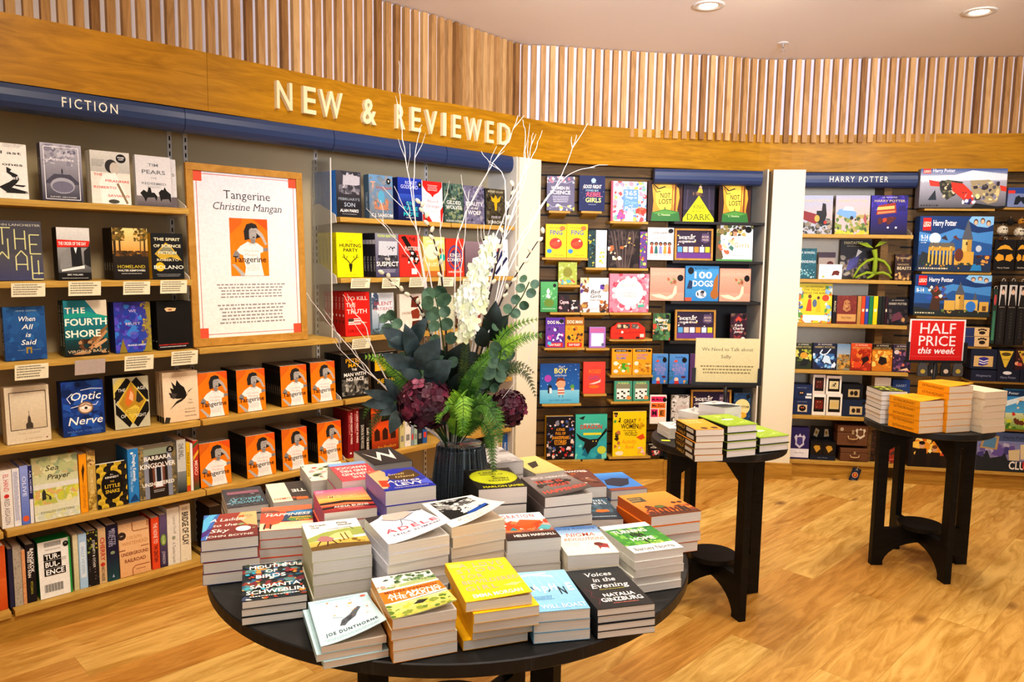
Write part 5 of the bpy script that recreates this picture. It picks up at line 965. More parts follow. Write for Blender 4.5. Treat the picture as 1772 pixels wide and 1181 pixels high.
def car_book():
    q0, q1 = SLT.hit(1057, 575, -.005)[0], SLT.hit(1117, 575, -.005)[0]; h = SLT.hit(1088, 558.5, -.005)[1] - z; w = q1 - q0
    o = empty('shaped_board_book', SLT.mat(q0, z + .001, -.005, .04), 'red car shaped board book on the slatted wall', 'book', g)
    pr = [(0, .02), (.0, .5), (.03, .72), (.12, .8), (.2, .97), (.8, .99), (.9, .82), (.99, .66), (1, .06), (.9, .0), (.1, .0)]
    mb = MB(); pts = [(u * w, v * h) for u, v in pr]; c = lin('d83420'); k = len(mb.v)
    mb.prism(pts, lambda p: (p[0], 0, p[1]), lambda p: (p[0], .02, p[1])); mb.c = [c] * len(mb.v)
    A = [('p', [.15, .6, .24, .9, .55, .92, .55, .62], '4a3a34'), ('p', [.6, .62, .6, .92, .76, .9, .86, .62], '6a5a4a'), ('b', .25, .62, .8, .85, 16, .03, 'c8a080 e8d0a0 3a2a2a 8aa0b0', 54), ('e', .24, .78, .07, .14, '8a7a60'), ('e', .24, .78, .04, .09, 'c8b890'), ('e', .33, .4, .035, .09, 'f0e0d0'), ('l', [.1, .3, .9, .42], .012, '9a1f14'), ('l', [.55, .05, .56, .6], .008, '9a1f14'), ('e', .3, .06, .07, .06, '2a1a18'), ('e', .78, .08, .06, .06, '2a1a18'), ('r', .84, .1, .96, .3, 'f0d0c0')]
    put_art(mb, Art(w, h).run(A), lambda x, zz, e: (x, -e, zz)); me = mb.mesh('cover'); me.materials.append(M_PRINT); ob('cover', me, None, o)
    mb = MB(); mb.box(.012, .0202, .004, w - .012, .03, h * .7, lin('e6dcc8')); me = mb.mesh('page_block'); me.materials.append(M_PAGES); ob('page_block', me, None, o)
car_book()
SLIME = lambda t1, t2, cs: [('r', .12, .88, .75, .97, '1a140e'), ('t', 'wonder works', .44, .925, .04, W, .5, 'b'), ('t', t1, .5, .76, .08, 'a87ab0', .62, 'b'), ('t', t2, .46, .64, .08, '5a7ac8', .5, 'b'), ('e', .2, .44, .12, .08, 'fae8d0'), ('b', .3, .1, .95, .45, 22, .09, cs, 55), ('e', .2, .14, .12, .07, 'f0e0e0'), ('e', .86, .92, .1, .05, '1a140e')]
z = ledge(SLT, 1056, 1130, 650, 'oak ledge under the pair of orange activity packs')
rowface(SLT, z, [(1059, 1094, 604, 'f4a01c', 'd08410', 'orange activity pack with green slime', SLIME('SLIPPERY', 'SLIME', '4aa02a f0f0e0 e86a2a 8ac84a'), .03), (1095, 1128, 604, 'f2a82a', 'd08a18', 'orange activity pack with golden crystals', SLIME('CREEPY', 'CRYSTALS', 'e8b03a c88a2a f8d880 b8742a'), .03)], g, **S_)
z = ledge(SLT, 938, 1006, 699.5, 'oak ledge under the blue night book')
rowface(SLT, z, [(934.5, 1003, 630, '1f5fa8', '174a88', 'blue night book with round headed child and penguin', [('r', 0, .34, 1, 1, '2468b4', '174a8c'), ('r', 0, 0, 1, .34, '5ab4d8', '8ad0e8'), ('b', 0, .4, 1, .98, 20, .012, 'ffffff', 56), ('e', .2, .63, .09, .09, 'b048b0'), ('t', 'The', .52, .92, .045, 'e8e8f0', .12), ('t', 'BOY', .52, .82, .12, 'f4e07a', .34, 'b'), ('t', 'and the Penguin', .52, .71, .05, 'c8d8ec', .3), ('p', [.2, .26, .2, .44, .25, .48, .3, .44, .3, .26], '1c2430'), ('p', [.24, .26, .24, .4, .3, .38, .3, .26], 'eef2f4'), ('e', .53, .5, .115, .13, 'e8a884'), ('p', [.4, .52, .44, .64, .58, .65, .64, .56, .5, .58], '7a3a2a'), ('r', .45, .22, .62, .39, 'e8dccc'), ('r', .45, .32, .62, .35, 'c0503a'), ('r', .45, .25, .62, .28, 'c0503a'), ('l', [.49, .22, .49, .15], .012, '3a3a44'), ('l', [.58, .22, .58, .15], .012, '3a3a44'), ('e', .82, .42, .05, .06, '5aa04a'), ('r', .79, .32, .86, .38, 'd8b08a'), ('t', 'OLIVER JEFFERS', .52, .08, .04, '3a7aa0', .56, 'w')], .014, dict(hard=True))], g, **S_)
z = ledge(SLT, 1010, 1050, 682.5, 'oak ledge under the coral red title book')
rowface(SLT, z, [(1009.5, 1047.5, 627, 'e4493c', 'c8382e', 'coral red book with orange and violet title', [('t', 'LITTLE', .5, .83, .05, 'c8301f', .3), ('t', 'ROSES', .5, .7, .11, 'f08a2a', .56, 'i'), ('t', 'GIRL', .52, .5, .13, 'a84a7a', .56, 'b'), ('p', [.25, .3, .7, .4, .8, .46, .78, .36, .5, .3], 'f0d0c8'), ('e', .5, .22, .24, .05, 'f0782a')], .02, dict(hard=True))], g, **S_)
CRS = [('r', .1, .62, .9, .86, '8a8a70'), ('t', 'PUZZLE', .5, .9, .08, 'd8e07a', .6, 'b'), ('r', .14, .1, .86, .62, 'f0f0ea')] + [('r', .16 + .115 * i, .12 + .08 * j, .16 + .115 * (i + 1), .12 + .08 * (j + 1), '17150f') for i in range(6) for j in range(6) if (i * 7 + j * 5 + i * j) % 3 == 0] + [('e', .82, .16, .14, .09, 'f09a5a')]
z = ledge(SLT, 1057, 1126, 695.5, 'oak ledge under the pair of crossword books')
rowface(SLT, z, [(1063, 1094, 660, '4a9a80', '357a62', 'first of two green crossword books', CRS, .02), (1095.5, 1123.5, 660, '4a9a80', '357a62', 'second of two green crossword books', CRS, .02)], g, **S_)
z = ledge(SLT, 934, 1005, 797, 'oak ledge under the black folk pattern book')
rowface(SLT, z, [(945.5, 994.5, 722, '16131c', 'f6c20c', 'black folk pattern book with thick yellow spine', [('b', .02, .02, .98, .98, 130, .05, 'e8e0e8 c83a3a 3a5ab0 8a8a9a f0d0c0 2a6a8a 5a5a6a 1a1722', 57), ('p', [.2, .3, .25, .75, .8, .75, .82, .3], '16131c'), ('t', 'A STAGE', .5, .7, .06, 'f0a82a', .3, 'b'), ('t', 'FULL OF', .5, .61, .06, 'f0a82a', .36, 'b'), ('t', 'SHAKESPEARE', .5, .51, .07, 'f0a82a', .6, 'b'), ('t', 'STORIES', .5, .41, .08, 'f0a82a', .44, 'b'), ('m', .3, .33, .7, .37, 1, 'f0a82a', 1)], .06, dict(hard=True))], g, **S_)
z = ledge(SLT, 1008, 1046, 796, 'oak ledge under the teal dragon book')
rowface(SLT, z, [(996, 1050.5, 718, '2aa8a0', '1a8078', 'teal book with flying black dragon shape', [('r', 0, 0, 1, 1, '2a9ab4', '48c0a8'), ('b', 0, 0, 1, .4, 20, .12, '3ab0c0 7ad8d0 1a7a98', 58), ('t', 'HOW TO TRAIN', .5, .78, .04, W, .5, 'b'), ('t', 'DRAGON', .5, .72, .09, 'd83020', .7, 'b'), ('r', .25, .54, .82, .59, 'e8e03a'), ('p', [.0, .6, .2, .5, .45, .44, .7, .45, 1, .62, .98, .7, .75, .42, .68, .3, .5, .22, .4, .1, .3, .26, .22, .18, .3, .38, .12, .46], '1a1c20'), ('e', .6, .38, .12, .07, '22252a'), ('e', .56, .4, .02, .015, 'e8d060'), ('e', .66, .4, .02, .015, 'e8d060'), ('p', [.1, .92, .3, .97, .24, .88], '1f2a2c'), ('e', .84, .2, .14, .09, 'c8d84a')], .02, dict(hard=True))], g, **S_)
z = ledge(SLT, 1054, 1126, 791, 'oak ledge under the yellow activity book')
rowface(SLT, z, [(1061, 1118.5, 713, 'f4d81c', 'd8bc10', 'yellow activity book with hand drawn lettering', [('t', 'GREAT', .5, .78, .09, '3a2a14', .38, 'b'), ('t', 'WOMEN', .5, .67, .1, '3a2a14', .52, 'b'), ('t', 'who changed the', .5, .58, .035, '5a4a1a', .4), ('t', 'WORLD', .54, .5, .09, '5a4a1a', .38), ('t', 'Activity', .48, .33, .09, 'f0a020', .44, 'i'), ('t', 'Book', .5, .21, .08, 'f0a020', .26, 'i'), ('b', .02, .75, .22, .98, 6, .06, '4aa04a 2a2a1a e0a080', 59), ('b', .04, .1, .22, .6, 14, .06, '3a2a1a c07a4a f0e0d0 4a8a3a', 60), ('p', [.7, .42, .9, .5, .97, .4, .84, .36], 'e05a20'), ('b', .76, .6, .97, .85, 10, .05, 'e0b01a c89a10', 61), ('b', .75, .02, .98, .2, 8, .07, 'f0a0b0 e8d0d0 f0c040', 62), ('e', .2, .07, .12, .05, 'f8f0d8')], .02, dict(hard=False))], g, **S_)

# ---- the dark bay with black shelves
B_ = dict(inset=.03, lean=.04)
NOTL = [('r', 0, 0, 1, 1, 'f0882a', 'f2c040'), ('e', .5, .6, .28, .36, 'f6d850'), ('p', [0, 0, .12, 0, .16, .5, .1, 1, 0, 1], '3a1f16'), ('p', [.9, 0, 1, 0, 1, 1, .86, 1, .92, .6, .86, .3], '4a2418'), ('l', [.1, .95, .3, .8, .5, .86], .03, '2a1610'), ('l', [.14, .88, .24, .72, .36, .74], .02, '2a1610'), ('l', [.78, .1, .8, 1], .06, '8a4a20'), ('l', [.7, .2, .72, 1], .04, 'c87a2a'), ('p', [.1, 0, .12, .22, .5, .3, .9, .24, .95, 0], '3a7a3a'), ('p', [.14, .2, .5, .28, .88, .22, .7, .18, .3, .17], '5a9a44'), ('t', 'NOT', .5, .64, .12, '3a2a14', .3), ('t', 'LOST', .5, .49, .12, '3a2a14', .38), ('t', 'C. Hawkins', .48, .16, .05, 'd8e8b0', .36), ('l', [.5, .28, .5, .35], .025, '2a1a10'), ('e', .9, .9, .08, .07, K)]
g = 'top black shelf'
rowface(BLK, BLK.rows[0], [(1121.5, 1181, 313, 'e8902a', '3a1f16', 'first orange forest book', NOTL, .015, dict(hard=True)), (1182.5, 1236.5, 315, '2a2430', '1a1620', 'dark night book with yellow light cone', [('r', 0, .3, 1, 1, '3a3248', '241f2c'), ('l', [.1, .3, .14, .8], .04, '4a4058'), ('l', [.85, .3, .82, .85], .04, '4a4058'), ('l', [.65, .4, .66, .8], .02, '3a3048'), ('p', [0, 0, 0, .08, .5, .66, 1, .08, 1, 0], 'e6ee1c'), ('b', .3, .64, .7, .76, 12, .05, '6a4a3a 4a3a34 8a6a50', 63), ('e', .54, .86, .05, .05, 'e8c8a0'), ('p', [.44, .74, .5, .86, .6, .82, .62, .72], 'e0c83a'), ('t', 'The', .5, .5, .06, '8a8a10', .14), ('t', 'KING', .5, .38, .1, '6a6a10', .34, 's'), ('t', 'who banned the', .5, .27, .05, '6a6a10', .4, 's'), ('t', 'DARK', .5, .12, .15, '3a3a14', .78, 'sn')], .015, dict(hard=True)), (1244.5, 1299, 317, 'e8902a', '3a1f16', 'second orange forest book', NOTL, .015, dict(hard=True))], g, inset=.066, lean=.03)
SHORT = lambda sub: [('r', 0, 0, 1, 1, '3a2440', '2c1c34'), ('b', 0, .42, 1, 1, 16, .02, 'f0e8e0 e8c060', 64), ('t', 'SHORTLIST', .3, .74, .1, W, .46, 'b'), ('t', sub, .3, .6, .06, W, .44, 'b'), ('r', .0, .22, 1, .42, '4a3450')] + [('r', .04 + .16 * i, .22, .17 + .16 * i, .42, c) for i, c in enumerate(['5aa0d0', 'e8c0b0', 'f0f0ea', 'e0903a', 'c8d8e8', 'd8c83a'])] + [('r', 0, 0, 1, .2, '6a3a8a'), ('p', [.7, .62, .74, .9, .94, .9, .97, .62, .84, .55], '5a4a6a'), ('t', 'BOOK', .84, .78, .07, 'c8b0a0', .2, 'b'), ('t', 'PRIZE', .84, .67, .06, 'c8b0a0', .18, 'b')]
def framed(bay, z, xl, xr, ytop, art, label, ins=.03):
    q0, q1 = bay.s_at(xl, ytop, z, ins), bay.s_at(xr, ytop, z, ins); w = q1 - q0; h = bay.hit((xl + xr) / 2, ytop, ins)[1] - z - .003
    o = empty('framed_shortlist_sign', bay.mat(q0, z + .003, ins, .06), label, 'sign'); f = .014
    mb = MB(); mb.box(0, 0, 0, w, .02, f); mb.box(0, 0, h - f, w, .02, h); mb.box(0, 0, f, f, .02, h - f); mb.box(w - f, 0, f, w, .02, h - f); ob('frame', mb.mesh('frame'), 'oak_frame', o)
    mb = MB(); mb.box(f, .008, f, w - f, .012, h - f, lin('2c1c34')); put_art(mb, Art(w - 2 * f, h - 2 * f).run(art), lambda x, zz, e: (f + x, .008 - e, f + zz)); me = mb.mesh('sheet'); me.materials.append(M_PRINT); ob('sheet', me, None, o)
g = 'second black shelf'; z = BLK.rows[1]
rowface(BLK, z, [(1121, 1166, 394, 'efece4', 'd8d4cc', 'white book with row of small girls', [('t', 'Little Leaders', .5, .85, .08, '4a4640', .66, 'i'), ('m', .2, .62, .8, .74, 2, 'a8a49a', 1)] + [x for i, c in enumerate(['d8503a', '2a6a60', '8a8ac8', 'd89a3a', 'e05a30']) for x in (('e', .16 + .17 * i, .5, .075, .06, '2a1c18'), ('e', .16 + .17 * i, .48, .05, .045, '9a6240'), ('p', [.09 + .17 * i, .2, .12 + .17 * i, .43, .2 + .17 * i, .43, .23 + .17 * i, .2], c), ('l', [.14 + .17 * i, .2, .14 + .17 * i, .13], .015, '9a6240'), ('l', [.19 + .17 * i, .2, .19 + .17 * i, .13], .015, '9a6240'))] + [('m', .25, .05, .75, .08, 1, 'a8a49a', 1), ('e', .88, .9, .1, .07, K)], .015, dict(hard=True)), (1240, 1303, 390, 'e8ecea', '2a2a20', 'pale book framed by painted branches', [('p', [0, 0, 0, 1, .1, 1, .12, .4, .2, .1, .12, 0], '6a5a3a'), ('b', 0, .7, 1, 1, 26, .07, '8a7a4a 5a6a3a b8a860 4a3a2a', 65), ('b', .05, .15, .5, .7, 14, .06, 'd86a4a e8c8a0 4a7a6a c8a040 6a8ab0', 66), ('e', .5, .86, .06, .05, '5a3a2a'), ('r', .46, .7, .56, .82, 'e09070'), ('t', 'Girls', .7, .45, .12, 'd8a040', .42, 'w'), ('r', 0, 0, 1, .05, '5a9a50'), ('m', .4, .12, .8, .2, 1, 'aab4b0', 1), ('e', .87, .88, .09, .09, K)], .015, dict(hard=True))], g, **B_)
framed(BLK, z, 1168, 1234.5, 395.5, SHORT('ILLUSTRATED BOOKS'), 'oak framed SHORTLIST sign on the second black shelf')
g = 'third black shelf'; z = BLK.rows[2]
PINK = lambda big: [('r', 0, 0, 1, .25, 'c89a80', 'e0a088'), ('r', 0, .25, 1, 1, 'e8927c', 'f0a890'), ('t', 'JULIAN IS A MERMAID', .47, .82, .1, 'f0b8a0', .84), ('p', [.03, .18, .3, .2, .5, .12, .66, .2, .72, .45, .78, .46, .78, .25, .66, .08, .5, .04, .2, .1], 'f0e2b8'), ('b', .5, .5, .75, .7, 12, .04, '7a9a5a b85a3a 8a6a3a', 67), ('e', .72, .58, .05, .07, '9a6244'), ('e', .88, .7, .09, .1, K)]
rowface(BLK, z, [(1125, 1184.5, 464, 'e89480', 'c87868', 'first coral book with mermaid figure', PINK(1), .014, dict(hard=True)), (1186, 1244, 460.5, '3a8ac0', '2a6a9a', 'blue dogs book with white lettering', [('r', 0, 0, 1, 1, '3484bc', '4a9ad0'), ('t', 'Michael Whaite', .48, .92, .05, '1a4a70', .4), ('t', '100', .5, .74, .18, 'f4ead8', .6, 'sb'), ('t', 'DOGS', .52, .5, .16, 'f4ead8', .62, 'sb'), ('p', [.05, .35, .12, .6, .22, .55, .2, .35], '2a3a5a'), ('p', [.82, .3, .86, .6, .98, .8, .98, .3], 'a86a2a'), ('e', .48, .2, .16, .12, 'e8e8e8'), ('b', .36, .12, .6, .3, 8, .05, '2a2a30 8a8a90', 68), ('e', .88, .2, .12, .14, 'a8682a'), ('r', 0, 0, .2, .1, 'c85a3a'), ('e', .16, .86, .09, .1, K)], .014, dict(hard=True)), (1245.5, 1299, 465, 'e89480', 'c87868', 'second coral book with mermaid figure', PINK(0), .014, dict(hard=True))], g, **B_)
g = 'fourth black shelf'; z = BLK.rows[3]
rowface(BLK, z, [(1130, 1160, 542.5, '3a5a34', '7a2a1c', 'dark green jungle book with white title', [('b', 0, 0, 1, 1, 60, .12, '4a7a3a 2a4a2a c84a2a e8b06a 5a8a5a 1f3524', 69), ('t', 'Mystery', .5, .76, .1, W, .76, 'b'), ('t', 'of the Colour', .52, .6, .06, W, .6), ('t', 'Thief', .62, .46, .1, W, .44, 'b'), ('e', .84, .88, .12, .08, K)], .025), (1264, 1292, 543, '3a1f2c', '26141c', 'dark plum book with red ribbon star', [('b', 0, 0, 1, 1, 50, .1, '5a2a3a 2a1620 8a3a3a 6a5a4a', 70), ('p', [.3, .78, .5, .9, .7, .78, .62, .7, .5, .78, .38, .7], 'e04a3a'), ('t', 'Kerb', .5, .58, .09, W, .5, 'i'), ('t', 'Charlie', .5, .46, .09, W, .7, 'i'), ('t', 'Jones', .5, .34, .08, W, .5, 'i'), ('e', .84, .88, .12, .08, K), ('e', .8, .08, .13, .07, 'e8d8d0')], .025)], g, **B_)
framed(BLK, z, 1168.5, 1239, 536.5, SHORT('YOUNGER FICTION'), 'oak framed SHORTLIST sign on the fourth black shelf')
g = 'fifth black shelf'; z = BLK.rows[4]
SEA = [('r', 0, 0, 1, 1, '3a78c8', '5a9ae0'), ('t', 'Andy Riley', .55, .9, .06, '2a3a7a', .5, 'i'), ('t', 'NELLY', .5, .62, .12, 'a890c8', .66), ('t', 'MONSTER', .5, .48, .12, 'b898c8', .74), ('t', 'SITTER', .55, .35, .1, 'a890c8', .5), ('p', [.2, .74, .34, .82, .46, .76, .36, .72], 'e05a4a'), ('e', .38, .14, .11, .08, 'f0c8b0'), ('p', [.26, 0, .3, .1, .5, .1, .52, 0], 'c83a34'), ('e', .75, .23, .13, .04, '5a2a4a'), ('b', 0, 0, .2, .5, 10, .07, '2a6a5a 3a7a8a', 71), ('b', .75, 0, 1, .12, 8, .08, '2a6a6a e0a040', 72), ('e', .78, .8, .13, .09, K)]
rowface(BLK, z, [(1129, 1156, 613, '4a8ad8', '2f62a0', 'first blue underwater book', SEA, .025), (1158.5, 1191.5, 613.5, '4a8ad8', '2f62a0', 'second blue underwater book', SEA, .025), (1194, 1203, 613, '5a3a6a', '3a264a', 'purple book edge behind the cream sign', [], .025)], g, **B_)
g = 'sixth black shelf'; z = BLK.rows[5]
rowface(BLK, z, [(1125, 1153.5, 684.5, 'efece6', 'd8d4cc', 'white book with pink and orange blocks', [('r', .06, .76, .94, .95, 'e0306a'), ('r', .06, .54, .94, .73, 'f07a2a'), ('r', .06, .24, .48, .51, 'd02a6a'), ('r', .53, .24, .94, .51, 'f08a2a'), ('t', 'Me Mum,', .42, .85, .08, '2a1418', .62, 'bs'), ('t', 'Me Dad,', .5, .635, .08, '2a1410', .76, 'bs'), ('t', 'M', .27, .375, .16, '2a1418', .3, 'bs'), ('t', 'E', .73, .375, .16, '2a1410', .26, 'bs'), ('e', .88, .84, .12, .08, K)], .025), (1162, 1193, 684.5, 'd0ccc6', 'b8b4ae', 'grey white flake book behind the white stack', [('b', 0, 0, 1, 1, 60, .06, 'e8e6e2 b0aca6 c0bcb8', 73), ('b', 0, .9, 1, 1, 20, .05, '4a4640', 74), ('b', 0, 0, .2, 1, 20, .05, '3a3630 6a6660', 75), ('t', 'STORY', .6, .58, .08, 'c8a0a0', .6), ('t', 'OF THE DAY', .6, .42, .06, 'a89090', .7)], .025), (1270, 1299, 681, '24446a', '1a3050', 'midnight blue book with golden oval', [('b', 0, 0, 1, 1, 40, .07, '2f5a80 1c3658 3a6a90', 76), ('e', .5, .55, .46, .26, 'e8d898'), ('t', 'BRIGHTSTORM', .5, .55, .07, '3a3a2a', .8, 'b'), ('e', .5, .28, .28, .1, 'e0b03a'), ('e', .84, .88, .12, .08, K)], .025)], g, **B_)
framed(BLK, z, 1196, 1266, 675.5, SHORT('OLDER FICTION'), 'oak framed SHORTLIST sign on the sixth black shelf')
z = BLK.rows[6]
rowface(BLK, z, [(1123, 1147, 770, '1a1618', '100e0f', 'black book with white lettering and pale face', [('t', 'THE', .36, .86, .07, W, .26, 'b'), ('t', 'POET X', .52, .74, .1, W, .8, 'b'), ('e', .5, .3, .26, .2, 'd8c8c0'), ('b', .2, .05, .8, .5, 16, .1, 'b83a3a e8d8d0 3a2a2c', 77)], .025)], 'bottom black shelf', **B_)
# ================================================================ bay under HARRY POTTER
def carton(bay, z, xl, xr, ytop, d, col, label, art=(), name='gift_box', group=None, ins=.03, side=None, cat='box', lean=0.):
    """printed carton: body and closing flap, front artwork on the body"""
    z += .0015 + d * math.sin(lean)
    q0, q1 = bay.s_at(xl, ytop, z, ins), bay.s_at(xr, ytop, z, ins); w = q1 - q0; h = bay.hit((xl + xr) / 2, ytop, ins)[1] - z
    o = empty(name, bay.mat(q0, z, ins, lean), label, cat, group); c = lin(side or col)
    mb = MB(); mb.box(0, 0, 0, w, d, h, c); put_art(mb, Art(w, h).run([('r', 0, 0, 1, 1, col)] + list(art)), lambda x, zz, e: (x, -e, zz))
    me = mb.mesh('carton'); me.materials.append(M_PRINT); ob('carton', me, None, o)
    mb = MB(); mb.box(.003, .004, h, w - .003, d - .002, h + .0012, shade(c, .8)); mb.box(.003, .0015, h - .006, w - .003, .003, h + .0012, shade(c, .7)); me = mb.mesh('top_flap'); me.materials.append(M_PRINT); ob('top_flap', me, None, o)
    return q0, q1, h
H_ = dict(inset=.03, lean=.05)
g = 'top shelf under HARRY POTTER'; ROWL = ('t', 'HARRY POTTER', .5, .86, .055, 'd8c890', .84, 's')
face(HPB, 0, 1386, 1441, 338, 'b4b8c4', '8a8e9a', 'grey picture book with dark steam train', [('r', 0, .4, 1, 1, 'c0b4b0', 'b0b8d0'), ('b', 0, 0, 1, .4, 60, .07, '5a5a4a 8a8070 3a3a34 a89a8a', 80), ('p', [0, .62, 0, .4, .45, .26, .6, .3, .55, .5], '8a2a2a'), ('p', [.5, .6, .5, .3, .75, .24, .82, .5, .78, .78, .68, .8, .66, .6], '1c1a1a'), ('e', .52, .4, .08, .09, 'e0a84a'), ('e', .78, .3, .05, .04, 'c83a2a'), ROWL], t=.02, hard=True, group=g, **H_)
face(HPB, 0, 1446, 1505.5, 338, 'c8b4b4', '9a8a8a', 'pinkish picture book with pale blue flying car', [('r', 0, .4, 1, 1, 'd8b8a8', 'b8bcd0'), ('b', 0, 0, 1, .5, 60, .08, '5a7a3a 8a9a4a 4a5a34 b0a060', 81), ('b', 0, 0, 1, .12, 20, .06, 'd8d04a c8c03a', 82), ('p', [.02, .52, .1, .64, .4, .68, .62, .56, .6, .42, .4, .4], '7aa8d8'), ('p', [.2, .62, .3, .72, .5, .7, .55, .6], 'dfe8f0'), ('e', .48, .42, .05, .05, '2a2a30'), ('p', [.82, .4, .86, .55, .92, .4, .9, .2], 'a85a5a'), ROWL], t=.02, hard=True, group=g, **H_)
face(HPB, 0, 1507.5, 1571, 338, '2a2458', '1a1638', 'midnight violet picture book with triple decker bus', [('r', 0, 0, 1, 1, '1f1a38', '3a30a0'), ('b', 0, .6, 1, 1, 20, .12, '4a3ab0 2a2470', 83), ('p', [.14, .5, .2, .74, .66, .82, .7, .56], 'a03a2a'), ('p', [.16, .62, .18, .7, .64, .74, .64, .66], 'f0c070'), ('p', [.18, .52, .18, .58, .66, .62, .66, .57], 'e88a5a'), ('b', .2, .25, .7, .45, 12, .07, 'c04a2a 5a2a2a', 84), ('e', .48, .18, .03, .025, W), ('e', .7, .18, .03, .025, W), ('t', 'J.K. ROWLING', .5, .95, .035, 'd8d0e8', .4), ROWL], t=.025, hard=True, group=g, **H_)
g = 'second shelf under HARRY POTTER'; z = HPB.rows[1]
face(HPB, 1, 1382, 1413, 430, '1a5a68', '0f3c46', 'teal book with silver filigree lettering', [('b', 0, 0, 1, 1, 40, .06, '2a7a84 104850', 85), ('t', 'J.K. ROWLING', .5, .86, .07, 'd8e4e4', .8, 's'), ('t', 'GRINDELWALD', .5, .56, .08, 'e0eaea', .94, 's'), ('b', .1, .02, .9, .35, 24, .05, '7ab0b4 c0d8d8', 86)], t=.03, hard=True, group=g, **H_)
carton(HPB, z, 1416, 1445, 437, .03, 'a8988c', 'cream display box back with brown patch, behind the open tray', [('r', 0, .8, 1, 1, '4a3a44'), ('e', .7, .55, .2, .12, '5a2418')], group=g, ins=.15)
carton(HPB, z, 1417, 1457, 458, .09, 'f0eae6', 'open white tray with brown frog shape', [('p', [.55, .2, .62, .55, .8, .6, .9, .5, .86, .25, .7, .3], '6a2818'), ('e', .2, .16, .06, .07, 'a8b04a'), ('m', .14, .4, .5, .7, 2, 'c8b8c0')], group=g, ins=.03)
face(HPB, 1, 1454, 1508, 415, '3a3836', '242220', 'dark book with pale swooping creature behind the plush', [('b', 0, 0, 1, .6, 40, .1, '5a5850 8a7a6a 3a3a4a a8a090', 87), ('p', [.2, .2, .3, .5, .6, .6, .55, .3], '5a5a9a'), ('p', [.5, .55, .56, .76, .7, .7, .6, .62], 'e6e2da'), ('t', 'FANTASTIC', .4, .92, .07, 'e8dca0', .6, 's'), ('t', 'and where to find', .45, .84, .03, 'c8b890', .5)], t=.02, hard=True, group=g, inset=.2, lean=.03)
face(HPB, 1, 1549, 1578, 440, '3a2a28', '261a18', 'brown book with gilt capitals', [('b', 0, 0, 1, .3, 20, .1, '8a6a4a c8a060 5a3a30', 88), ('b', 0, .7, 1, 1, 14, .08, '8a6a3a 5a3a2a', 89), ('t', 'J.K. ROWLING', .5, .85, .06, 'd8c8a0', .8, 's'), ('t', 'FANTASTIC', .5, .6, .06, 'c8b080', .7, 's'), ('t', 'BEASTS', .55, .46, .11, 'e8d8b0', .86, 's')], t=.03, hard=True, group=g, **H_)
# green twig plush
def twig_plush():
    def P(x, y, dy=0.): q, zz = HPB.hit(x, y, dy); return HPB.pt(q, max(zz, HPB.rows[1] + .013), dy)
    o = empty('twig_plush', HPB.pt(HPB.hit(1515, 480, .02)[0], HPB.rows[1] + .001, .02), 'lime green twig shaped plush with leaves and root arms on the shelf', 'soft toy'); inv = o.matrix_world.inverted()
    T = lambda pts, r, nm: (lambda mb: (mb.tube([inv @ P(*p) for p in pts], r, 8), ob(nm, mb.mesh(nm, True), 'plush_green', o)))(MB())
    T([(1512, 476, .05), (1514, 462, .05), (1515, 445, .05), (1513, 432, .05)], [.016, .017, .015, .02], 'stem')
    for pts in ([(1514, 448, .05), (1500, 452, .04), (1488, 462, .03), (1478, 478, .03), (1476, 483, .03)], [(1515, 448, .05), (1530, 453, .04), (1538, 462, .02), (1542, 474, .01)], [(1512, 474, .05), (1500, 472, .03), (1486, 478, .02), (1480, 484, .02)], [(1514, 474, .05), (1528, 472, .03), (1538, 476, .01), (1543, 482, .01)], [(1513, 474, .05), (1507, 479, .03), (1500, 484, .02)]): T(pts, [.012, .01, .008, .007, .005][:len(pts)], 'limb')
    for pts in ([(1512, 430, .05), (1500, 425, .05), (1484, 421, .05)], [(1514, 428, .05), (1522, 423, .05), (1536, 419, .05)]):
        a, b, c = [inv @ P(*p) for p in pts]; mb = MB(); up = Vector((0, 0, .022))
        mb.poly([a, b - up * .5, c, b + up]); ob('leaf', mb.mesh('leaf'), 'plush_green', o)
plain('plush_green', '8aa028', .9, var=.2, scale=200)
twig_plush()
g = 'third shelf under HARRY POTTER'
face(HPB, 2, 1378, 1440, 491, 'd8c828', '8a9a3a', 'yellow tales book with bordered dancing figures', [('b', 0, 0, .2, .9, 30, .07, '5a9a4a d8701a e8e0d0 3a6aa0', 90), ('b', .8, 0, 1, .95, 30, .07, '5a9a4a d8701a 8ab0d8 e8e0d0', 91), ('b', .1, 0, .9, .2, 30, .06, 'e0601a f0e8e0 e8b020', 92), ('t', 'J.K. ROWLING', .5, .92, .04, '8a7a14', .5), ('t', 'THE TALES OF', .5, .84, .05, '8a6a14', .6), ('t', 'BEEDLE THE BARD', .5, .76, .05, '8a6a14', .7), ('p', [.28, .3, .34, .6, .42, .6, .44, .3], 'c8481c'), ('e', .38, .67, .05, .05, '6a3a1c'), ('p', [.56, .28, .6, .58, .66, .58, .7, .28], 'e8b41a'), ('e', .62, .64, .04, .04, '5a3a2a'), ('e', .52, .5, .06, .1, '5a6a8a'), ('e', .82, .64, .1, .08, 'c8481c'), ('r', .2, .06, .85, .2, 'f0ece4')], t=.02, hard=True, group=g, **H_)
spine(HPB, 2, 1441, 1448, 511, '1e1614', 'black spine left of the brown crest book', [('t', 'MAGIC', .5, .6, .5, 'd8c8a0', .4, 'v')], group=g)
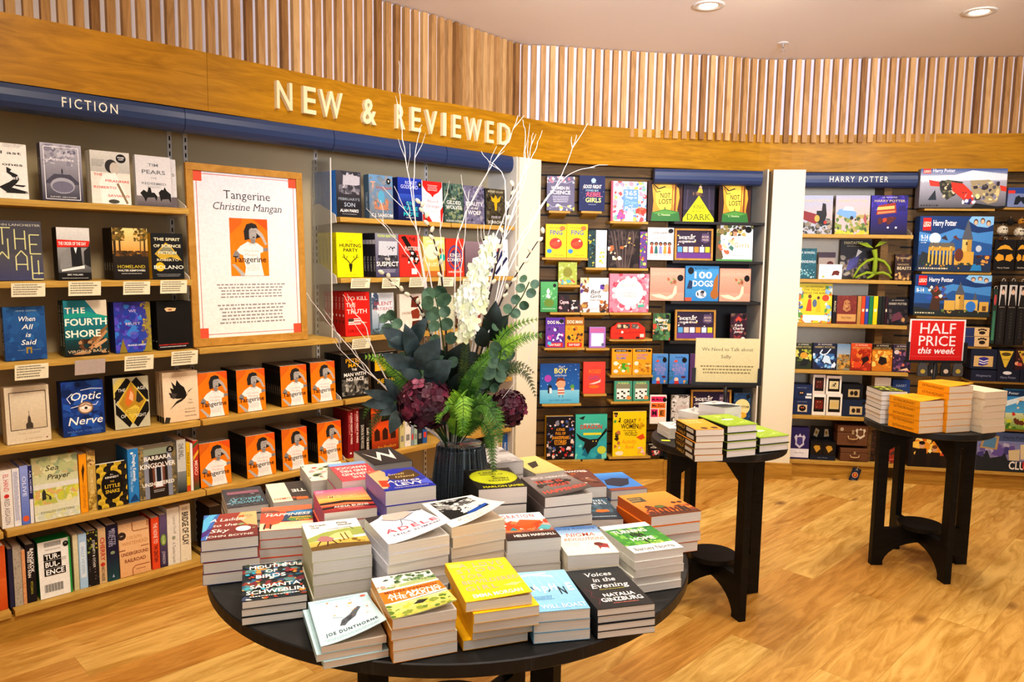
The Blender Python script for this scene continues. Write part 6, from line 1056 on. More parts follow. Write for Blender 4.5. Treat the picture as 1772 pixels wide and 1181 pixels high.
face(HPB, 2, 1448.5, 1482.5, 512, '7a3024', '5a2218', 'brown red book with gold crest and tan label', [('b', 0, .3, 1, 1, 40, .05, '8a3a2c 6a281e', 93), ('p', [.3, .5, .36, .8, .5, .86, .64, .8, .7, .5, .5, .42], 'b07a4a'), ('b', .34, .5, .66, .8, 12, .04, 'd0a060 7a3024', 94), ('r', .02, .08, .98, .34, 'c89a5a'), ('t', 'Harry Potter', .5, .22, .07, '5a3a1a', .5, 's')], t=.02, hard=True, group=g, **H_)
for x0, x1, c_, d_ in [(1483.5, 1490, 'b88a4a', 'tan notebook'), (1490.5, 1496.5, 'd84a1c', 'bright red notebook'), (1497, 1503, '3a4aa8', 'royal blue notebook'), (1503.5, 1510.5, '1f7a4a', 'emerald notebook'), (1511, 1518.5, 'e8d010', 'lemon yellow notebook'), (1519, 1525.5, '1e2a24', 'black green notebook'), (1526, 1531, '201e1c', 'slim black notebook'), (1531.5, 1535.5, '3a1c24', 'slim maroon notebook')]:
    spine(HPB, 2, x0, x1, 513, c_, d_ + ' spine', [('r', .2, .45, .8, .55, 'e8e0c0')] if c_[0] in 'd3e' else [], group=g)
face(HPB, 2, 1536, 1571, 517, '201c22', '141216', 'black fantasy book with winged shape', [('b', 0, 0, 1, .6, 30, .12, '3a3030 5a4a4a 1a161a', 95), ('p', [.2, .1, .3, .4, .6, .5, .8, .3, .6, .2], '6a3a4a'), ('e', .8, .2, .08, .08, 'c89a5a'), ('t', 'J.K. ROWLING', .5, .93, .04, 'c8c0b0', .6), ('t', 'HARRY POTTER', .5, .8, .08, 'd0c8b4', .9, 's')], t=.03, group=g, **H_)
g = 'fourth shelf under HARRY POTTER'
HPA = ('t', 'J.K. ROWLING', .5, .94, .05, 'e8e0d0', .6); HPT = ('t', 'HARRY POTTER', .5, .84, .07, 'c8b878', .86, 's')
for x0, x1, y, b_, d_, art in [(1375, 1405, 594, '2a3418', 'green gold fantasy paperback with coiled creature', [('b', 0, .3, 1, .75, 40, .1, '8a9a2a c8c040 5a6a1c e0d870', 100), ('e', .55, .52, .22, .12, 'd89a2a'), ('p', [.3, .1, .5, .4, .9, .35, .7, .1], '1a1a14'), HPA, HPT]),
        (1407, 1447.5, 594, '1c2440', 'midnight blue fantasy paperback with glowing stag', [('b', 0, .05, 1, .6, 40, .09, '3a6aa8 8ac0e8 2a4a80 dceaf8', 101), ('l', [.4, .75, .3, .6, .45, .55, .6, .6, .75, .78], .05, 'e0eef8'), ('p', [.4, .3, .5, .55, .7, .5, .8, .2], 'c8e0f4'), HPA, HPT]),
        (1448.5, 1471.5, 596, '8a8a78', 'blue tan fantasy paperback half covered by its neighbour', [('r', 0, .5, 1, 1, 'b0bcc8', '6a90b8'), ('b', 0, 0, 1, .6, 40, .14, '8a6a3a c89a4a 5a4a2a a8803c', 102)]),
        (1472.5, 1508.5, 595, 'c8401c', 'flame red fantasy paperback with dark bird', [('r', 0, 0, 1, 1, '8a2414', 'e0582a'), ('b', 0, 0, 1, .8, 40, .12, 'd84a20 f08a3a a83018', 103), ('p', [.5, .45, .8, .55, .9, .4, .7, .3, .5, .1, .6, .3], '2a1410'), HPA, HPT]),
        (1509.5, 1544.5, 596, 'c87a20', 'amber fantasy paperback with cave mouth', [('r', 0, .8, 1, 1, '2a1c14'), ('b', 0, .1, 1, .75, 40, .1, 'e8a03a f8d070 d8841c', 104), ('p', [.3, .3, .4, .55, .7, .5, .75, .3, .5, .22], '2a1c14'), ('e', .8, .68, .12, .08, 'f8b040'), HPA, HPT]),
        (1545.5, 1577, 597, '3a2c4a', 'violet brown fantasy paperback at the row end', [('b', 0, 0, 1, .8, 40, .1, '5a3a6a 8a5a7a 2a2238 d87a5a', 105), ('e', .2, .72, .14, .08, 'd8c8c8'), ('p', [.3, .05, .8, .15, .9, .05], 'f0c8a0'), HPA, HPT])]:
    face(HPB, 3, x0, x1, y, b_, '14120f', d_, art, t=.035, group=g, **H_)
g = 'fifth shelf under HARRY POTTER'; z = HPB.rows[4]
MUGL = lambda c: [('r', .12, .16, .88, .86, '1a1614'), ('r', .2, .3, .8, .72, c), ('b', .3, .36, .7, .66, 6, .06, '3a3020 d8c890', 106)]
carton(HPB, z, 1371, 1404, 692, .12, '24345c', 'navy mug box with tan picture panel, lower in its column', [('t', 'HARRY POTTER', .5, .86, .06, 'a8b0c8', .5), ('r', .28, .18, .78, .66, 'd8c8a8'), ('e', .53, .42, .18, .2, '1a1614'), ('e', .48, .46, .04, .05, 'd8704a'), ('e', .58, .46, .04, .05, 'd8704a')], group=g)
carton(HPB, z + .114, 1372, 1405.5, 666.5, .12, '24345c', 'navy mug box with two white stickers, on top of its column', [('t', 'HARRY POTTER', .45, .8, .06, 'a8b0c8', .5), ('e', .44, .42, .16, .16, '12182a'), ('e', .4, .44, .04, .06, 'e0b080'), ('e', .5, .44, .04, .06, 'e0b080'), ('r', .72, .28, .98, .42, 'e8ecf0'), ('r', .66, .06, .98, .22, 'e8ecf0')], group=g, ins=.035)
carton(HPB, z, 1405.5, 1428.5, 682.5, .1, 'f0ece6', 'white window box with dark red mug, lower one', MUGL('7a2a22') + [('r', .15, .86, .85, .99, 'f6f4f0')], group=g)
carton(HPB, z, 1430, 1457, 682, .1, 'f0ece6', 'white window box with cream black mug, lower one', MUGL('d8c898') + [('e', .5, .5, .3, .14, 'd8c080')], group=g)
carton(HPB, z + .157, 1407, 1428, 649, .1, 'e4dcd4', 'white window box with dark red mug, upper one', MUGL('5a2420'), group=g, ins=.032)
carton(HPB, z + .157, 1430, 1456, 651, .1, 'f2eee8', 'white window box with cream black mug, upper one', MUGL('e0d4a8') + [('t', 'ABC', .5, .48, .14, '2a2418', .3)], group=g, ins=.034)
carton(HPB, z, 1458, 1499.5, 693, .12, '20304e', 'dark navy boxed set with tan panel, lower one', [('r', .3, .12, .82, .62, 'd0bc90'), ('e', .46, .36, .08, .14, '2a221a'), ('r', .58, .24, .74, .5, '3a2418'), ('e', .88, .82, .08, .1, K)], group=g)
carton(HPB, z + .118, 1458, 1493, 666, .12, '1a1e28', 'near black boxed set with tan panel, upper one', [('r', .28, .22, .84, .7, 'c8b488'), ('e', .46, .46, .09, .14, '2a221a'), ('e', .66, .46, .1, .16, '2a221a')], group=g, ins=.034)
carton(HPB, z, 1512, 1540, 654, .1, 'ece8e2', 'white tall carton behind the grey white stack', [('r', .1, .1, .9, .7, 'd8d4ce')], group=g, ins=.06)
carton(HPB, z, 1543, 1573, 658, .1, '2a4a8a', 'blue carton behind the grey white stack', [('t', 'HARRY', .5, .85, .07, 'a8c0e0', .6)], group=g, ins=.06)
g = 'bottom shelf under HARRY POTTER'; z = HPB.rows[5]
CREST = [('p', [.3, .78, .2, .7, .28, .56, .26, .46, .5, .34, .74, .46, .72, .56, .8, .7, .7, .78, .6, .72, .5, .82, .4, .72], 'c8c4d8'), ('p', [.36, .7, .34, .5, .5, .42, .66, .5, .64, .7], '4a3f80')]
carton(HPB, z, 1367.5, 1400, 740.5, .06, '2f2760', 'purple box with silver crest and white band', CREST + [('r', 0, .05, 1, .33, 'e4e2ea'), ('t', 'Harry Potter', .5, .2, .05, '9a98b0', .5, 's')], group=g)
def card_tray():
    carton(HPB, z, 1402, 1446, 765, .1, '15141a', 'black display tray holding gold crest packs', [('r', 0, .0, 1, .26, '1a2438'), ('t', 'Harry Potter', .5, .13, .06, '8a90a0', .4, 's'), ('r', .06, .3, .44, .9, '241c14'), ('r', .54, .3, .92, .9, '241c14'), ('p', [.12, .7, .2, .8, .36, .78, .4, .6, .25, .4], 'c89a3a'), ('p', [.6, .7, .68, .8, .82, .78, .88, .6, .72, .4], 'c89a3a')], group=g)
    carton(HPB, z, 1403, 1440, 738.5, .012, '1c1a1e', 'dark backing card with fanned playing cards above the tray', [('p', [.1, .7, .2, .95, .38, .88, .28, .64], 'd8d0b0'), ('p', [.6, .66, .62, .92, .78, .92, .84, .68], 'd8d0b0'), ('e', .24, .8, .05, .05, 'a8862a'), ('e', .7, .8, .05, .05, 'a8862a')], group=g, ins=.135)
card_tray()
def suitcase(xl, xr, yt, zz, ins, d, label, crest):
    q0, q1 = HPB.s_at(xl, yt, zz, ins), HPB.s_at(xr, yt, zz, ins); w = q1 - q0; h = HPB.hit((xl + xr) / 2, yt, ins)[1] - zz
    o = empty('suitcase_box', HPB.mat(q0, zz + .001, ins), label, 'box', g)
    mb = MB(); mb.box(0, 0, 0, w, d, h * .64); ob('body', mb.mesh('body', bevel=.006), 'case_leather', o)
    mb = MB(); mb.box(-.001, -.001, h * .65, w + .001, d + .001, h); ob('lid', mb.mesh('lid', bevel=.006), 'case_leather', o)
    mb = MB(); mb.tube([(w * .34, -.006, h * .5), (w * .36, -.012, h * .36), (w * .5, -.014, h * .33), (w * .64, -.012, h * .36), (w * .66, -.006, h * .5)], .004, 8); ob('handle', mb.mesh('handle', True), 'case_trim', o)
    mb = MB(); mb.box(w * .46, -.005, h * .56, w * .54, 0, h * .78); ob('clasp', mb.mesh('clasp'), 'chrome', o)
    if crest:
        mb = MB(); put_art(mb, Art(w, h).run([('p', [.62, .86, .58, .76, .63, .62, .6, .5, .75, .34, .9, .5, .87, .62, .92, .76, .88, .86, .8, .8, .75, .9, .7, .8], 'd8ccb8'), ('p', [.66, .78, .65, .56, .75, .46, .85, .56, .84, .78], '6a4a34'), ('e', .14, .8, .06, .09, 'b8a890')]), lambda x, zq, e: (x, -.002 - e, zq)); me = mb.mesh('crest_print'); me.materials.append(M_PRINT); ob('crest_print', me, None, o)
    return h
plain('case_leather', '6a4428', .6, var=.2, scale=40); plain('case_trim', 'c8a878', .5)
suitcase(1454, 1503, 777, z, .03, .14, 'smaller brown suitcase shaped box with cream handle, underneath', False)
suitcase(1449, 1502, 737, z + .117, .034, .14, 'larger brown suitcase shaped box with crest, on top', True)
carton(HPB, z, 1507, 1521, 745, .05, '3a2a24', 'narrow dark brown box behind the table leg', [('b', 0, 0, 1, 1, 20, .2, '5a3a2a 2a1c18', 107)], group=g, ins=.06)
carton(HPB, z, 1535, 1553, 766, .05, 'a03a2c', 'red patterned box seen between two table legs', [('b', 0, 0, 1, 1, 50, .12, 'c05a44 8a2c22 d89a7a 4a3a2a', 108)], group=g, ins=.03)
# swing tag hanging below the bottom shelf
def swing_tag():
    p = HPB.hit(1477, 808, -.012); o = empty('swing_tag', HPB.mat(p[0], p[1] - .108, -.014) @ Matrix.Rotation(.28, 4, 'Y'), 'navy swing tag with round red emblem hanging below the bottom shelf', 'tag')
    mb = MB(); w, h = .062, .1; mb.box(-w / 2, 0, 0, w / 2, .001, h, lin('1a2a44')); put_art(mb, Art(w, h).run([('e', .5, .48, .34, .22, 'd8c0a0'), ('e', .5, .48, .28, .18, 'b8442a'), ('p', [.36, .5, .5, .62, .64, .5, .5, .36], 'd8a03a'), ('t', 'HARRY', .5, .86, .06, 'a8b0c0', .4), ('e', .5, .94, .05, .03, 'e8e0d0'), ('m', .2, .06, .8, .16, 2, '8a94a8', 1)]), lambda x, zq, e: (x - w / 2, -e, zq)); me = mb.mesh('card'); me.materials.append(M_PRINT); ob('card', me, None, o)
    mb = MB(); mb.tube([(0, 0, h * .94), (.003, .003, h * 1.02), (.004, .008, h * 1.12)], .0008, 5); ob('cord', mb.mesh('cord'), 'white_letter', o)
swing_tag()
# ================================================================ display wall at the far right
R_ = 'far right display wall'
def rledge(xl, xr, y, label, **kw): return ledge(RGT, xl, xr, y, label, depth=.2, wallins=.155, sup=False, **kw)
LEGO = [('r', .045, .74, .155, .97, 'd8201a'), ('t', 'LEGO', .1, .855, .085, 'f8f4e0', .1, 'bi')]
HP_ = ('t', 'Harry Potter', .34, .88, .1, 'eceef4', .32, 'bs')
FACES = [('p', [.7, 1, .66, .92, .78, .82, .92, .8, 1, .86, 1, 1], '8ac0e8')] + [x for u, v in ((.76, .9), (.85, .92), (.93, .88)) for x in (('e', u, v, .03, .055, '5a3a2a'), ('e', u, v - .012, .022, .04, 'e8b898'))]
SKY = [('r', 0, 0, 1, 1, '26364e', '1c3f7a'), ('p', [0, .72, .25, .66, .5, .78, .8, .7, 1, .74, 1, .5, 0, .4], '4a8ac8'), ('p', [.0, .55, .4, .5, .5, .62, 1, .5, 1, .3, 0, .3], '2a5a98')]
def tower(u, v0, v1, w, roof): return [('r', u - w / 2, v0, u + w / 2, v1, 'd0a850', 'e0c070'), ('r', u, v0, u + w / 2, v1, 'b89040'), ('p', [u - w * .6, v1, u, roof, u + w * .6, v1], '5a5e68'), ('r', u - w * .12, v1 - .1, u + w * .05, v1 - .04, '4a3a20')]
zb = rledge(1600, 1722, 361, 'oak ledge under the grey boxed red train set')
zt_ = RGT.hit(1660, 292, -.005)[1]
def rbox(z, xl, xr, ytop, d, col, label, art, ins=-.01, lean=0., side=None): return carton(RGT, z, xl, xr, ytop, d, col, label, art, 'toy_box', R_, ins, side, 'toy box', lean)
rbox(zb, 1592, 1742, 292, .09, '8a8a92', 'wide grey toy brick box showing a red train', [('r', 0, 0, 1, .7, '55555c', 'b4b6c4'), ('r', 0, .7, 1, 1, 'c8ccd8', '3a5a98'), ('p', [0, .82, .4, .84, .6, .96, 1, .86, 1, .72, 0, .68], 'e4e8f2'), ('r', .03, .88, .12, 1, 'd8201a'), ('t', 'LEGO', .075, .935, .06, 'f8f4e0', .08, 'bi'), ('t', 'Harry Potter', .27, .955, .08, 'e8ecf4', .26, 'bs'), ('t', '8-14', .06, .7, .1, W, .08, 'b'), ('p', [.1, .72, .24, .66, .26, .54, .12, .56], 'd84030'), ('p', [.22, .66, .32, .72, .5, .66, .42, .34, .32, .2, .24, .44], '3a3a30'), ('b', .24, .24, .42, .7, 24, .03, '6a6a50 c8c0a0 2a2a28', 110), ('p', [.36, .66, .5, .62, .64, .34, .62, .1, .52, .2, .38, .44], 'd83a28'), ('b', .5, .08, .66, .4, 16, .03, '2a3a80 d83a28 e8e8ec 1a1a20', 111), ('p', [.58, .7, .8, .72, .94, .5, .9, .16, .8, .1, .62, .3], 'a89a78'), ('b', .6, .2, .92, .68, 30, .03, 'd8c890 5a5a60 3a3440 e8dca0 8a8aa0', 112), ('p', [.92, .58, 1, .54, 1, .42, .94, .44], 'd84030'), ('p', [.6, 0, .66, .12, .9, .04, 1, .06, 1, 0], '1c1c20'), ('p', [.1, .2, .18, .46, .2, .2], '24303a'), ('m', .02, .02, .24, .1, 1, '3a3430')], lean=.02)
zb2 = rledge(1736, 1795, 359, 'oak ledge under the small blue winged horse box')
rbox(zb2, 1744, 1800, 325, .07, '7a88b0', 'small blue toy box with dark winged horse', [('r', 0, .7, 1, 1, '2a4a90'), ('r', 0, .7, .22, .86, 'd83a30'), ('t', 'HP', .6, .84, .1, 'e8ecf4', .2, 's'), ('p', [.2, .12, .24, .5, .34, .6, .4, .5, .7, .56, .9, .3, .6, .34, .5, .14, .42, .32, .32, .12], '1c222c')])
zb = rledge(1595, 1716, 471, 'oak ledge under the large boxed castle hall')
rbox(zb, 1590, 1717.5, 374.5, .1, '25457c', 'large blue toy brick box showing a yellow hall with tall tower', SKY + FACES + LEGO + [HP_, ('t', '9-14', .075, .62, .08, W, .1, 'b'), ('m', .03, .5, .12, .58, 2, 'c8d8ec'), ('e', .22, .6, .08, .1, 'dceaf8'), ('p', [0, .1, .05, .36, .2, .3, .3, .14], '2a3438')] + [('r', .14 + .05 * i, .12, .165 + .05 * i, .42, 'd8ae4a') for i in range(7)] + [('r', .14, .38, .5, .44, 'c89a3a'), ('p', [.14, .44, .16, .52, .48, .52, .5, .44], '6a6458')] + tower(.66, .16, .58, .13, .96) + tower(.45, .14, .46, .04, .56) + tower(.3, .4, .46, .03, .54) + tower(.2, .4, .46, .03, .54) + [('r', .5, .12, .76, .36, 'cda045'), ('e', .56, .3, .06, .12, '6a3a28'), ('b', .06, .04, .8, .16, 40, .02, '3a3a2a c8a04a 6a4a30 2a4a3a', 113), ('p', [.72, .02, .76, .14, .86, .14, .88, .02], '2a80b8'), ('b', .8, .12, .98, .3, 10, .03, '8a3a2a d8a04a 4a2a20', 114), ('p', [.3, .6, .36, .66, .4, .56], '3a3440'), ('p', [.46, .62, .5, .66, .56, .56], '6a3a34'), ('e', .82, .42, .04, .06, 'b8c4d0'), ('m', .02, .02, .44, .08, 1, 'e0d0b0')], lean=.02, side='1c4a8a')
zb = rledge(1586, 1708, 548, 'oak ledge under the boxed gate and twisted tree set')
rbox(zb, 1582.5, 1714.5, 476, .1, '1f3a66', 'blue toy brick box showing a gateway and twisted tree', SKY + FACES + LEGO + [HP_, ('t', '8-14', .075, .62, .09, W, .1, 'b'), ('p', [.2, .1, .24, .5, .16, .72, .26, .62, .3, .74, .34, .6, .42, .68, .36, .5, .46, .42, .34, .36, .34, .1], '4a3426'), ('b', .16, .4, .42, .75, 14, .03, '3a5ab0 b84a3a 6a4a34 e8e0d8', 115), ('p', [0, .0, .0, .22, .3, .12, .6, .16, 1, .1, 1, 0], '2a3230')] + tower(.6, .16, .52, .11, .84) + tower(.8, .2, .4, .05, .6) + [('r', .4, .14, .54, .38, 'd0a850'), ('r', .66, .14, .84, .4, 'd8b45c'), ('e', .75, .24, .065, .13, '3a7ac8'), ('r', .86, .12, .98, .36, 'd0a850'), ('r', .9, .14, .95, .26, '6a4a2a'), ('b', .36, .06, .9, .16, 20, .02, '5a7a3a 3a2a20 c8a050', 116), ('m', .02, .03, .3, .1, 1, 'e0d8b0')], lean=.02, side='16305a')
# stacked drawer boxes, game boxes, hanging goods
zb = rledge(1668, 1716, 600, 'oak ledge under the paw printed drawer boxes')
PAW = [('r', .0, 0, .45, 1, '2a3a68'), ('e', .74, .42, .12, .2, '2a2018')] + [('e', .62 + .08 * i, .74 + (.08 if i in (1, 2) else 0), .045, .1, '2a2018') for i in range(4)]
rbox(zb, 1665, 1711.5, 583, .1, 'd8b888', 'tan and navy paw printed box, lower one', PAW); rbox(zb + .072, 1665, 1712, 567.5, .1, 'd8b888', 'tan and navy paw printed box, upper one', PAW, ins=-.008)
zb = rledge(1678, 1795, 661, 'oak ledge under the navy game boxes')
rbox(zb, 1680, 1724, 641, .12, '20263c', 'flat navy game box with grey script, under the purple one', [('t', 'Hogwarts', .5, .5, .2, '8a90a8', .6, 's')])
rbox(zb, 1725, 1764, 640, .12, '1a2034', 'flat navy game box with white label, under the yellow pennant', [('e', .45, .72, .2, .14, 'e0e0e4'), ('t', 'Harry Potter', .5, .36, .2, '8a90a8', .7, 's')]); rbox(zb, 1765, 1810, 640, .12, '1c2236', 'flat navy game box cut by the photo edge', [])
rbox(zb + .085, 1680, 1725, 605, .12, '22283e', 'navy game box with purple striped stack on tan', [('r', .12, .12, .86, .66, 'd0b078'), ('p', [.3, .2, .32, .56, .5, .62, .68, .56, .66, .24, .46, .16], '3a3490'), ('l', [.32, .46, .5, .38, .67, .46], .04, 'e8e4f0'), ('l', [.32, .34, .5, .27, .67, .34], .04, 'e8e4f0')], ins=-.007)
PEN = [('p', [.08, .92, .92, .92, .55, .12, .45, .12], 'd8b840'), ('e', .5, .76, .28, .09, '5a4a20'), ('t', 'Harry Potter', .5, .5, .06, '5a4a20', .36, 's')]
rbox(zb + .085, 1726, 1755.5, 605, .12, '1a1c2a', 'dark game box with first yellow pennant', PEN, ins=-.007); rbox(zb + .085, 1756.5, 1800, 605, .12, '3a1c20', 'dark game box with second yellow pennant', PEN + [('b', 0, .2, .3, .9, 10, .1, 'c05a4a e0a080 3a1c20', 117)], ins=-.007)
zb = rledge(1738, 1795, 744, 'oak ledge under the sky blue board game')
rbox(zb, 1740, 1800, 676, .06, '3a88b8', 'sky blue board game with green meadow scene', [('r', 0, .84, 1, 1, '1c3a60'), ('t', 'Potter', .2, .92, .06, 'd8e4f0', .3), ('r', 0, .42, 1, .84, '5ab0e0', '3a90d0'), ('p', [0, .72, .5, .86, 1, .74, 1, .6, .5, .74, 0, .58], 'dcecf4'), ('r', 0, 0, 1, .42, '6a9a2a', 'd8dcb0'), ('b', .0, .02, 1, .3, 24, .07, '8ab03a 4a7a24 c8d040 6a3a24', 118), ('b', .2, .34, .9, .6, 10, .08, 'e8d0b8 c83a2a 3a3a4a', 119), ('b', .3, .6, .9, .8, 6, .08, 'e8e0d0 8a5a3a', 120)])
zb = .135; board(RGT, .135, .07, 1.6, 'low oak shelf board along the bottom of the far right wall', depth=.155, brackets=(0, 0), front=-.02)
rbox(zb, 1572, 1640, 757, .06, '2a2018', 'dark game box with fiery group portrait under the table', [('b', .1, .4, 1, 1, 40, .1, 'e89a2a f8d060 d86a1c f8e8a0', 121), ('p', [.1, 0, .2, .6, .45, .62, .5, 0], '1a1616'), ('p', [.55, 0, .58, .5, .8, .5, .85, 0], '1c1818'), ('e', .33, .72, .07, .1, 'd8a888'), ('e', .66, .62, .06, .09, 'd8a888'), ('e', .33, .8, .08, .06, '1c1614'), ('e', .66, .68, .07, .06, '7a4a24'), ('e', .92, .5, .08, .1, 'c83a4a'), ('r', 0, 0, .08, 1, '17141a')], ins=-.015)
rbox(zb, 1655, 1672, 757, .06, 'c8b898', 'narrow box with red wedge between the table legs', [('p', [.3, .5, .9, 1, .9, .5], 'c84a44'), ('b', 0, 0, 1, .5, 14, .15, '8a8a3a d8b84a 5a4a34', 122)], ins=-.015)
rbox(zb, 1690, 1800, 751, .07, '5a648a', 'big board game box lettered CLUEDO in white and red', [('r', 0, .3, 1, .8, '9a92b8', '7a86b8'), ('r', 0, .8, 1, 1, '4a5a80'), ('t', 'Harry Potter', .6, .9, .08, '2a3450', .4, 's'), ('b', 0, .3, .6, .75, 30, .08, '6a5aa0 b8b4d0 8a84b0 4a4480', 123), ('p', [0, 0, 0, .4, .1, .36, .16, .56, .22, .34, .4, .4, .44, .5, .5, .3, 1, .2, 1, 0], '2a3038'), ('p', [.04, .6, .1, .95, .34, .92, .32, .56], 'b89a6a'), ('p', [.08, .64, .13, .9, .3, .88, .28, .6], '5a8ab0'), ('p', [.52, .3, .5, .56, .68, .6, .68, .3], 'd8c8a0'), ('p', [.7, .34, .68, .72, .95, .8, .98, .36], 'e0d0a8'), ('e', .84, .58, .08, .1, 'a85a44'), ('t', 'CLUEDO', .8, .17, .2, 'f4f0ea', .56, 'b'), ('t', 'U', .78, .17, .2, 'd82a24', .09, 'b')], ins=-.02)
def hang(px, pyt, pyb, w_px, col, label, art, name='hanging_pack', ins=.0, d=.012, cat='pack'):
    q0, q1 = RGT.hit(px - w_px / 2, (pyt + pyb) / 2, ins)[0], RGT.hit(px + w_px / 2, (pyt + pyb) / 2, ins)[0]; zt, zb_ = RGT.hit(px, pyt, ins)[1], RGT.hit(px, pyb, ins)[1]; w, h = q1 - q0, zt - zb_
    o = empty(name, RGT.mat(q0, zb_, ins), label, cat, R_); mb = MB(); mb.box(0, 0, 0, w, d, h, lin(col)); put_art(mb, Art(w, h).run(art), lambda x, zq, e: (x, -e, zq)); me = mb.mesh('pack'); me.materials.append(M_PRINT); ob('pack', me, None, o)
    mb = MB(); mb.tube([(w / 2, .155 - ins, h + .012), (w / 2, -.02, h + .014), (w / 2, -.026, h + .024)], .0025, 6); ob('hook', mb.mesh('hook'), 'chrome', o)
    mb = MB(); mb.tube([(w / 2 - .01, d / 2, h), (w / 2 - .009, d / 2, h + .012), (w / 2, d / 2, h + .019), (w / 2 + .009, d / 2, h + .012), (w / 2 + .01, d / 2, h)], .002, 6); ob('loop', mb.mesh('loop'), 'white_metal', o)
WAND = lambda c: [('r', .08, .62, .92, .94, 'c8c4c0'), ('p', [.15, .62, .3, .8, .7, .8, .9, .62], '26221f'), ('e', .52, .84, .17, .055, 'd8b8a0'), ('p', [.34, .84, .36, .92, .68, .92, .7, .84, .52, .88], '2a211c'), ('t', 'Harry Potter', .5, .595, .016, 'c8c0b0', .7, 's'), ('r', .3, .04, .7, .56, c), ('m', .4, .1, .6, .52, 9, '4a4844', 1)]
hang(1733, 487, 597, 14, '231f1d', 'tall dark hanging pack with pale portrait, nearest the toy boxes', WAND('2c2a28')); hang(1750, 487, 598, 16, '1f1c1b', 'tall dark hanging pack with pale portrait, second along', WAND('262422')); hang(1767, 488, 598, 15, '1f1b1a', 'tall dark hanging pack at the edge of the photo', WAND('262220'))
hang(1720, 500, 595, 7.5, '2a3a34', 'tall narrow green hanging pack beside the toy boxes', [('r', .2, .06, .8, .6, '4a8a6a', '3a7058'), ('e', .5, .8, .3, .1, 'b84a4a')])
GLD = [('p', [.1, .66, .3, .8, .5, .84, .7, .8, .9, .66, .6, .7, .4, .7], 'd8a030'), ('p', [.05, .4, .2, .55, .45, .5, .5, .36, .2, .3], 'd89a2a'), ('p', [.55, .34, .6, .5, .85, .55, .95, .4, .8, .3], 'd89a2a'), ('t', 'Harry Potter', .5, .1, .05, 'c8c0b0', .6, 's')]
hang(1738, 415, 469, 36, '16120f', 'black hanging pack with gold wing shapes, first one', GLD); hang(1768, 415, 469, 20, '16120f', 'black hanging pack with gold wing shapes, second one', GLD)
def fluffy(px, py, rpx, col, label, sd):
    p = RGT.pt(*RGT.hit(px, py, -.01), -.01); r = rpx / FPX * p.y * 1.0; R = random.Random(sd); mb = MB()
    o = empty('plush_keyring', p, label, 'soft toy', 'fluffy keyrings')
    for i in range(420):
        a, b = R.uniform(0, 2 * PI), math.acos(R.uniform(-1, 1)); d = Vector((math.sin(b) * math.cos(a), math.sin(b) * math.sin(a) * .8, math.cos(b))); t = d.orthogonal().normalized() * r * .13
        base = d * r * .72; mb.poly([base + t, base - t, d * r * R.uniform(.95, 1.2) + Vector((0, 0, -.15 * r))])
    mb.lathe([(0, -r * .8), (r * .5, -r * .66), (r * .78, -r * .2), (r * .78, r * .2), (r * .5, r * .66), (0, r * .8)], 12)
    ob('body', mb.mesh('fur'), col, o)
    mb = MB(); mb.tube([(0, 0, r * .8), (0, 0, r * 1.25), (.0, .14, r * 1.27)], .002, 6); ob('hook', mb.mesh('hook'), 'chrome', o)
    for k in (-1, 1):
        mb = MB(); mb.lathe([(0, -.006), (.006, 0), (0, .006)], 8, c=(k * r * .25, -r * .8, r * .15)); ob('eye', mb.mesh('eye'), 'slot_black', o)
plain('fur_white', 'd8d0bc', .95, var=.15, scale=80); plain('fur_brown', '6a4420', .95, var=.3, scale=80); plain('fur_amber', 'c08828', .95, var=.2, scale=80); plain('fur_black', '221c18', .95, var=.2)
for a in [(1735, 398, 8.5, 'fur_white', 'fluffy white hanging keyring, first of two', 1), (1764, 401, 8, 'fur_white', 'fluffy white hanging keyring, second of two', 2), (1749, 384, 6.5, 'fur_black', 'fluffy black hanging keyring between the white ones', 3), (1768, 383, 5.5, 'fur_amber', 'fluffy amber hanging keyring at the photo edge', 4), (1733, 413, 4, 'fur_brown', 'fluffy brown hanging keyring below the first white one', 5)]: fluffy(*a)
def pouch(px, col, label, emb):
    p = RGT.hit(px, 652, -.02); w = .07; h = .105; o = empty('drawstring_pouch', RGT.mat(p[0] - w / 2, p[1], -.02), label, 'bag', 'pouches hanging under the sign')
    mb = MB(); pr = [(.1, 0), (.9, 0), (1, .1), (.96, .7), (.84, .84), (.92, .98), (.08, .98), (.16, .84), (.04, .7), (0, .1)]
    mb.prism([(u * w, v * h) for u, v in pr], lambda q: (q[0], 0, q[1]), lambda q: (q[0], .022, q[1])); ob('bag', mb.mesh('bag', bevel=.004), col, o)
    mb = MB(); mb.lathe([(0, 0), (.016, 0), (.016, .001), (0, .0012)], 16); me = mb.mesh('emblem'); ob('emblem', me, emb, o, Matrix.Translation((w / 2, -.0006, h * .35)) @ Matrix.Rotation(PI / 2, 4, 'X'))
    mb = MB(); mb.tube([(w * .4, .01, h * .84), (w * .45, .02, h * 1.1), (w * .5, .06, h * 1.24), (w * .5, .17, h * 1.24)], .002, 6); ob('cord', mb.mesh('cord'), 'slot_black', o)
plain('pouch_grey', '4a4a4c', .9, var=.2, scale=200); plain('pouch_dark', '232326', .9, var=.2, scale=200); plain('emblem_gold', 'b8a040', .5); plain('emblem_pale', 'c8b8a8', .5)
pouch(1596, 'pouch_grey', 'grey drawstring pouch with gold emblem under the sign, first along', 'emblem_gold'); pouch(1614, 'pouch_dark', 'charcoal drawstring pouch under the sign, second along', 'emblem_pale'); pouch(1636, 'pouch_dark', 'charcoal drawstring pouch with pale emblem under the sign, third along', 'emblem_pale'); pouch(1657, 'pouch_grey', 'grey drawstring pouch with gold emblem under the sign, last along', 'emblem_gold')
